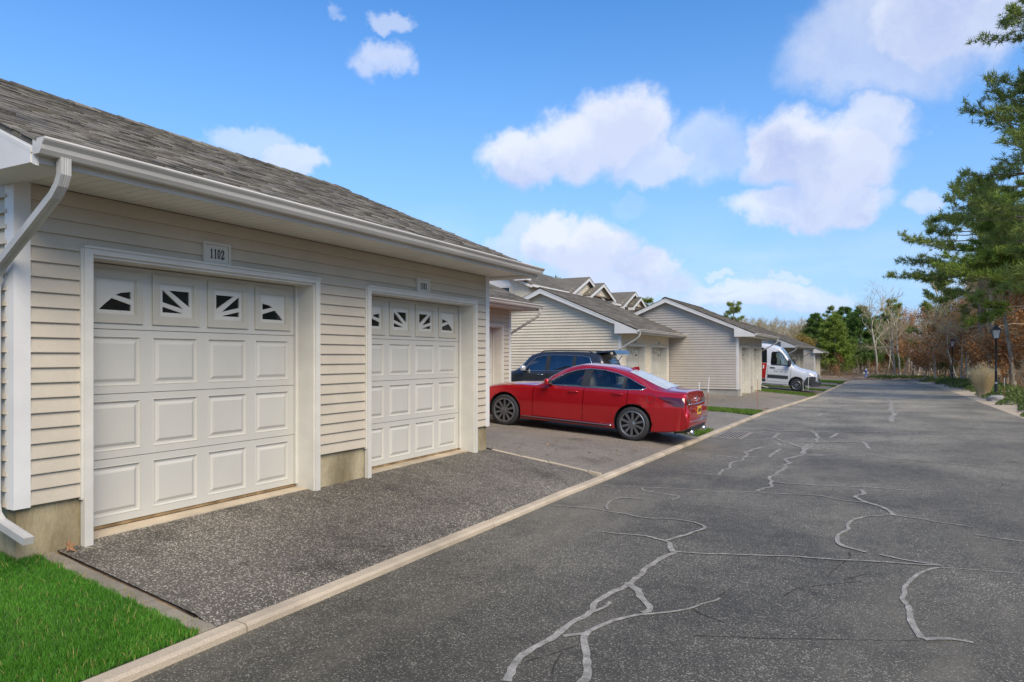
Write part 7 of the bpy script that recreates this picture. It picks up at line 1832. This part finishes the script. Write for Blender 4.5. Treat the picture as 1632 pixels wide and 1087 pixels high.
plant('oak_far', 'treeline_oak', -12.11, 159.88, 'one of the bare grey trees in the treeline above the garage roofs', 'tree', 'bare treeline above the garages', s_=0.98, rz=0.7)
plant('cedar_b', 'woodland_tree', 21.28, 30.74, 'woodland tree across the road from the nearest garage, mirrored in its door windows', 'tree', 'woodland across the road', s_=0.83, rz=3.14)
plant('oak_b', 'woodland_tree', 15.04, 18.65, 'woodland tree across the road from the nearest garage, mirrored in its door windows', 'tree', 'woodland across the road', s_=0.8, rz=5.22)
plant('cedar_a', 'woodland_tree', 27.5, 23.53, 'woodland tree across the road from the nearest garage, mirrored in its door windows', 'tree', 'woodland across the road', s_=0.93, rz=2.72)
plant('brown_b', 'woodland_tree', 25.32, 20.5, 'woodland tree across the road from the nearest garage, mirrored in its door windows', 'tree', 'woodland across the road', s_=0.92, rz=1.15)
plant('pine_far', 'woodland_tree', 15.17, 28.12, 'woodland tree across the road from the nearest garage, mirrored in its door windows', 'tree', 'woodland across the road', s_=0.85, rz=3.01)
plant('oak_b', 'woodland_tree', 20.2, 26.85, 'woodland tree across the road from the nearest garage, mirrored in its door windows', 'tree', 'woodland across the road', s_=0.96, rz=4.0)
plant('cedar_a', 'woodland_tree', 26.75, 21.37, 'woodland tree across the road from the nearest garage, mirrored in its door windows', 'tree', 'woodland across the road', s_=0.97, rz=4.24)
plant('cedar_b', 'woodland_tree', 20.56, 17.43, 'woodland tree across the road from the nearest garage, mirrored in its door windows', 'tree', 'woodland across the road', s_=0.97, rz=0.1)
plant('oak_b', 'woodland_tree', 27.35, 42.17, 'woodland tree across the road from the nearest garage, mirrored in its door windows', 'tree', 'woodland across the road', s_=0.87, rz=0.01)
plant('pine_far', 'woodland_tree', 25.47, 9.22, 'woodland tree across the road from the nearest garage, mirrored in its door windows', 'tree', 'woodland across the road', s_=0.8, rz=1.17)
plant('brown_a', 'woodland_tree', 22.89, 10.22, 'woodland tree across the road from the nearest garage, mirrored in its door windows', 'tree', 'woodland across the road', s_=0.9, rz=3.07)
plant('cedar_a', 'woodland_tree', 25.63, 34.39, 'woodland tree across the road from the nearest garage, mirrored in its door windows', 'tree', 'woodland across the road', s_=0.78, rz=0.65)
plant('pine_far', 'woodland_tree', 20.58, 45.98, 'woodland tree across the road from the nearest garage, mirrored in its door windows', 'tree', 'woodland across the road', s_=0.92, rz=4.21)
plant('brown_a', 'woodland_tree', 24.82, 39.42, 'woodland tree across the road from the nearest garage, mirrored in its door windows', 'tree', 'woodland across the road', s_=0.81, rz=5.44)
plant('pine_far', 'woodland_tree', 26.45, 43.3, 'woodland tree across the road from the nearest garage, mirrored in its door windows', 'tree', 'woodland across the road', s_=0.9, rz=5.18)
plant('cedar_b', 'woodland_tree', 18.57, 10.6, 'woodland tree across the road from the nearest garage, mirrored in its door windows', 'tree', 'woodland across the road', s_=0.76, rz=3.29)
plant('brown_a', 'woodland_tree', 15.14, 30.04, 'woodland tree across the road from the nearest garage, mirrored in its door windows', 'tree', 'woodland across the road', s_=0.84, rz=0.61)
plant('cedar_b', 'woodland_tree', 19.29, 43.77, 'woodland tree across the road from the nearest garage, mirrored in its door windows', 'tree', 'woodland across the road', s_=0.88, rz=1.75)
plant('brown_b', 'woodland_tree', 20.31, 40.72, 'woodland tree across the road from the nearest garage, mirrored in its door windows', 'tree', 'woodland across the road', s_=0.76, rz=0.07)
plant('cedar_a', 'woodland_tree', 26.85, 12.37, 'woodland tree across the road from the nearest garage, mirrored in its door windows', 'tree', 'woodland across the road', s_=0.91, rz=3.49)
plant('cedar_a', 'woodland_tree', 22.87, 24.69, 'woodland tree across the road from the nearest garage, mirrored in its door windows', 'tree', 'woodland across the road', s_=0.99, rz=1.68)
plant('cedar_a', 'woodland_tree', 17.37, 25.57, 'woodland tree across the road from the nearest garage, mirrored in its door windows', 'tree', 'woodland across the road', s_=0.8, rz=4.15)
plant('cedar_a', 'woodland_tree', 24.27, 41.72, 'woodland tree across the road from the nearest garage, mirrored in its door windows', 'tree', 'woodland across the road', s_=0.97, rz=0.71)
plant('cedar_a', 'woodland_tree', 19.38, 47.47, 'woodland tree across the road from the nearest garage, mirrored in its door windows', 'tree', 'woodland across the road', s_=0.79, rz=5.54)
plant('cedar_b', 'woodland_tree', 19.72, 14.07, 'woodland tree across the road from the nearest garage, mirrored in its door windows', 'tree', 'woodland across the road', s_=0.99, rz=0.08)
plant('cedar_a', 'woodland_tree', 26.02, 38.14, 'woodland tree across the road from the nearest garage, mirrored in its door windows', 'tree', 'woodland across the road', s_=0.8, rz=2.88)
plant('cedar_b', 'woodland_tree', 27.97, 44.4, 'woodland tree across the road from the nearest garage, mirrored in its door windows', 'tree', 'woodland across the road', s_=0.8, rz=1.42)
plant('pine_far', 'woodland_tree', 21.81, 28.33, 'woodland tree across the road from the nearest garage, mirrored in its door windows', 'tree', 'woodland across the road', s_=0.8, rz=5.53)
plant('brown_a', 'woodland_tree', 14.37, 12.82, 'woodland tree across the road from the nearest garage, mirrored in its door windows', 'tree', 'woodland across the road', s_=0.92, rz=0.84)
plant('cedar_a', 'woodland_tree', 20.9, 51.3, 'woodland tree across the road from the nearest garage, mirrored in its door windows', 'tree', 'woodland across the road', s_=0.81, rz=5.89)
plant('brown_a', 'woodland_tree', 27.95, 13.05, 'woodland tree across the road from the nearest garage, mirrored in its door windows', 'tree', 'woodland across the road', s_=0.8, rz=0.27)
plant('pine_far', 'woodland_tree', 19.69, 51.0, 'woodland tree across the road from the nearest garage, mirrored in its door windows', 'tree', 'woodland across the road', s_=0.8, rz=5.1)
plant('brown_a', 'woodland_tree', 18.25, 42.23, 'woodland tree across the road from the nearest garage, mirrored in its door windows', 'tree', 'woodland across the road', s_=0.99, rz=1.61)
plant('pine_far', 'woodland_tree', 26.58, 15.96, 'woodland tree across the road from the nearest garage, mirrored in its door windows', 'tree', 'woodland across the road', s_=0.96, rz=3.08)
plant('oak_b', 'woodland_tree', 15.24, 34.19, 'woodland tree across the road from the nearest garage, mirrored in its door windows', 'tree', 'woodland across the road', s_=0.86, rz=2.55)
plant('pine_far', 'woodland_tree', 22.76, 17.87, 'woodland tree across the road from the nearest garage, mirrored in its door windows', 'tree', 'woodland across the road', s_=0.93, rz=1.24)
plant('pine_far', 'woodland_tree', 22.62, 43.38, 'woodland tree across the road from the nearest garage, mirrored in its door windows', 'tree', 'woodland across the road', s_=0.87, rz=2.71)
plant('cedar_b', 'woodland_tree', 21.81, 41.77, 'woodland tree across the road from the nearest garage, mirrored in its door windows', 'tree', 'woodland across the road', s_=0.84, rz=1.15)
plant('brown_b', 'woodland_tree', 26.5, 48.96, 'woodland tree across the road from the nearest garage, mirrored in its door windows', 'tree', 'woodland across the road', s_=0.82, rz=1.86)
plant('brown_b', 'woodland_tree', 23.21, 31.33, 'woodland tree across the road from the nearest garage, mirrored in its door windows', 'tree', 'woodland across the road', s_=0.86, rz=5.86)
plant('oak_b', 'woodland_tree', 22.72, 17.65, 'woodland tree across the road from the nearest garage, mirrored in its door windows', 'tree', 'woodland across the road', s_=0.83, rz=4.28)
plant('pine_far', 'woodland_tree', 26.92, 51.1, 'woodland tree across the road from the nearest garage, mirrored in its door windows', 'tree', 'woodland across the road', s_=0.82, rz=5.09)
plant('brown_a', 'woodland_tree', 15.67, 43.48, 'woodland tree across the road from the nearest garage, mirrored in its door windows', 'tree', 'woodland across the road', s_=0.99, rz=2.33)
plant('brown_a', 'woodland_tree', 26.48, 28.13, 'woodland tree across the road from the nearest garage, mirrored in its door windows', 'tree', 'woodland across the road', s_=0.94, rz=4.59)
plant('ochre', 'treeline_oak', -10.05, 98.51, 'ochre leaved low tree over the roof of the long low garage', 'tree', 'ochre trees over the long garage', s_=0.9)
plant('ochre', 'treeline_oak', -7.83, 92.91, 'ochre leaved low tree over the roof of the long low garage', 'tree', 'ochre trees over the long garage', s_=0.8)

# ornamental grass: a fountain of dry stems with feathery heads
def ornamental_grass(x, y, label, H=1.5, rad=.74):
    z = ground_z(x, y); t = thing('ornamental_grass', label, 'ornamental grass', (x, y, z))
    r = np.random.default_rng(5); n = 1500
    az = r.uniform(0, 2 * np.pi, n); q = np.sqrt(r.uniform(0, 1, n)); hh = H * (1 - .28 * q ** 2) * r.uniform(.72, 1.08, n)
    b = np.stack([np.cos(az) * q * .22, np.sin(az) * q * .22, 0 * q - .03], 1); e = np.stack([np.cos(az) * q * rad, np.sin(az) * q * rad, hh], 1)
    m = b * .5 + e * .5 + np.stack([-np.cos(az) * q * .08, -np.sin(az) * q * .08, .10 + 0 * q], 1)
    w = .007; s_ = np.stack([-np.sin(az), np.cos(az), 0 * az], 1) * w
    V = np.stack([b - s_, b + s_, m + s_, m - s_, e], 1); i = np.arange(n)[:, None] * 5
    F = np.concatenate([i + [0, 1, 2], i + [0, 2, 3], i + [3, 2, 4]], 0)
    ppart('stems', np_mesh('stems', V.reshape(-1, 3), F, M['straw']), t)
    hd = e[hh > H * .70][::3]; C = np.repeat(hd, 6, 0) + r.normal(size=(len(hd) * 6, 3)) * [.025, .025, .07]
    V, F = quads(C, .06, r, .35, -.6); ppart('plumes', np_mesh('plumes', V, F, M['straw']), t)
    return t
ornamental_grass(4.55, 41.2, 'clump of dry straw coloured ornamental grass beside the nearest lamp')

# ground cover on the berm, leaves past counting
def cover(name, spots, n, size, mat_, seed, hgt=.22):
    r = np.random.default_rng(seed); C = []
    sp = np.array(spots); tot = sp[:, 2].sum()
    for (x, y, a, b) in spots:
        k = int(n * a / tot); q = np.sqrt(r.uniform(0, 1, k)); t = r.uniform(0, 2 * np.pi, k)
        X, Y = x + np.cos(t) * q * a, y + np.sin(t) * q * b
        dome = (1 - q ** 2)
        for xx, yy, d in zip(X, Y, dome): C.append((xx, yy, ground_z(xx, yy) + r.uniform(.0, .05) + hgt * d * r.uniform(.35, 1)))
    V, F = quads(np.array(C), size, r, .7, -.1)
    return link(name, np_mesh(name, V, F, mat_), None, kind='stuff')
cv = random.Random(9); sp = []
for y in np.arange(38, 74, 1.0): sp.append((right_x(y) + 1.35 + cv.uniform(-.2, .7), y, cv.uniform(.5, .95), 1.1))
for y in np.arange(44, 74, 1.5): sp.append((right_x(y) + 2.6 + cv.uniform(-.4, .6), y, cv.uniform(.5, .9), 1.2))
cover('ground_cover', sp, 15000, .10, M['ivy'], 3, .26)
cover('ground_cover', [(5.15 + cv.uniform(-.4, .8), y, cv.uniform(.5, .9), .9) for y in np.arange(24, 37.5, .9)], 8000, .09, M['ivy'], 4, .34)
cover('ground_cover', [(x, 80.3 + cv.uniform(-.4, .6) + abs(x) * .05, .9, .6) for x in np.arange(-.2, 6, .8)], 3500, .12, M['ivy'], 6, .35)
r_ = np.random.default_rng(4); n = 26000
X = r_.uniform(5.2, 26, n); Y = r_.uniform(22, 100, n)
C = np.stack([X, Y, [ground_z(a, b) + .02 for a, b in zip(X, Y)]], 1); V, F = quads(C, .13, r_, .65)
link('leaf_litter', np_mesh('leaf_litter', V, F, M['leaf_brown']), None, kind='stuff')
# dry brush standing in the woods
Bv = Tubes(); rb_ = np.random.default_rng(14)
for k in range(2600):
    y = rb_.uniform(40, 98); x = right_x(min(y, 76)) + rb_.uniform(2.6, 15); z = ground_z(x, y)
    if y > 80: x = rb_.uniform(-9, 16); z = ground_z(x, y)
    d = rb_.normal(size=3) * .28 + [0, 0, 1]; h = rb_.uniform(.5, 1.9)
    Bv.add([np.array([x, y, z - .05]), np.array([x, y, z]) + d * h * .5, np.array([x, y, z]) + d * h + rb_.normal(size=3) * .12], [.014, .010, .005], 3)
link('dry_brush', Bv.mesh('dry_brush', M['brush']), None, kind='stuff')
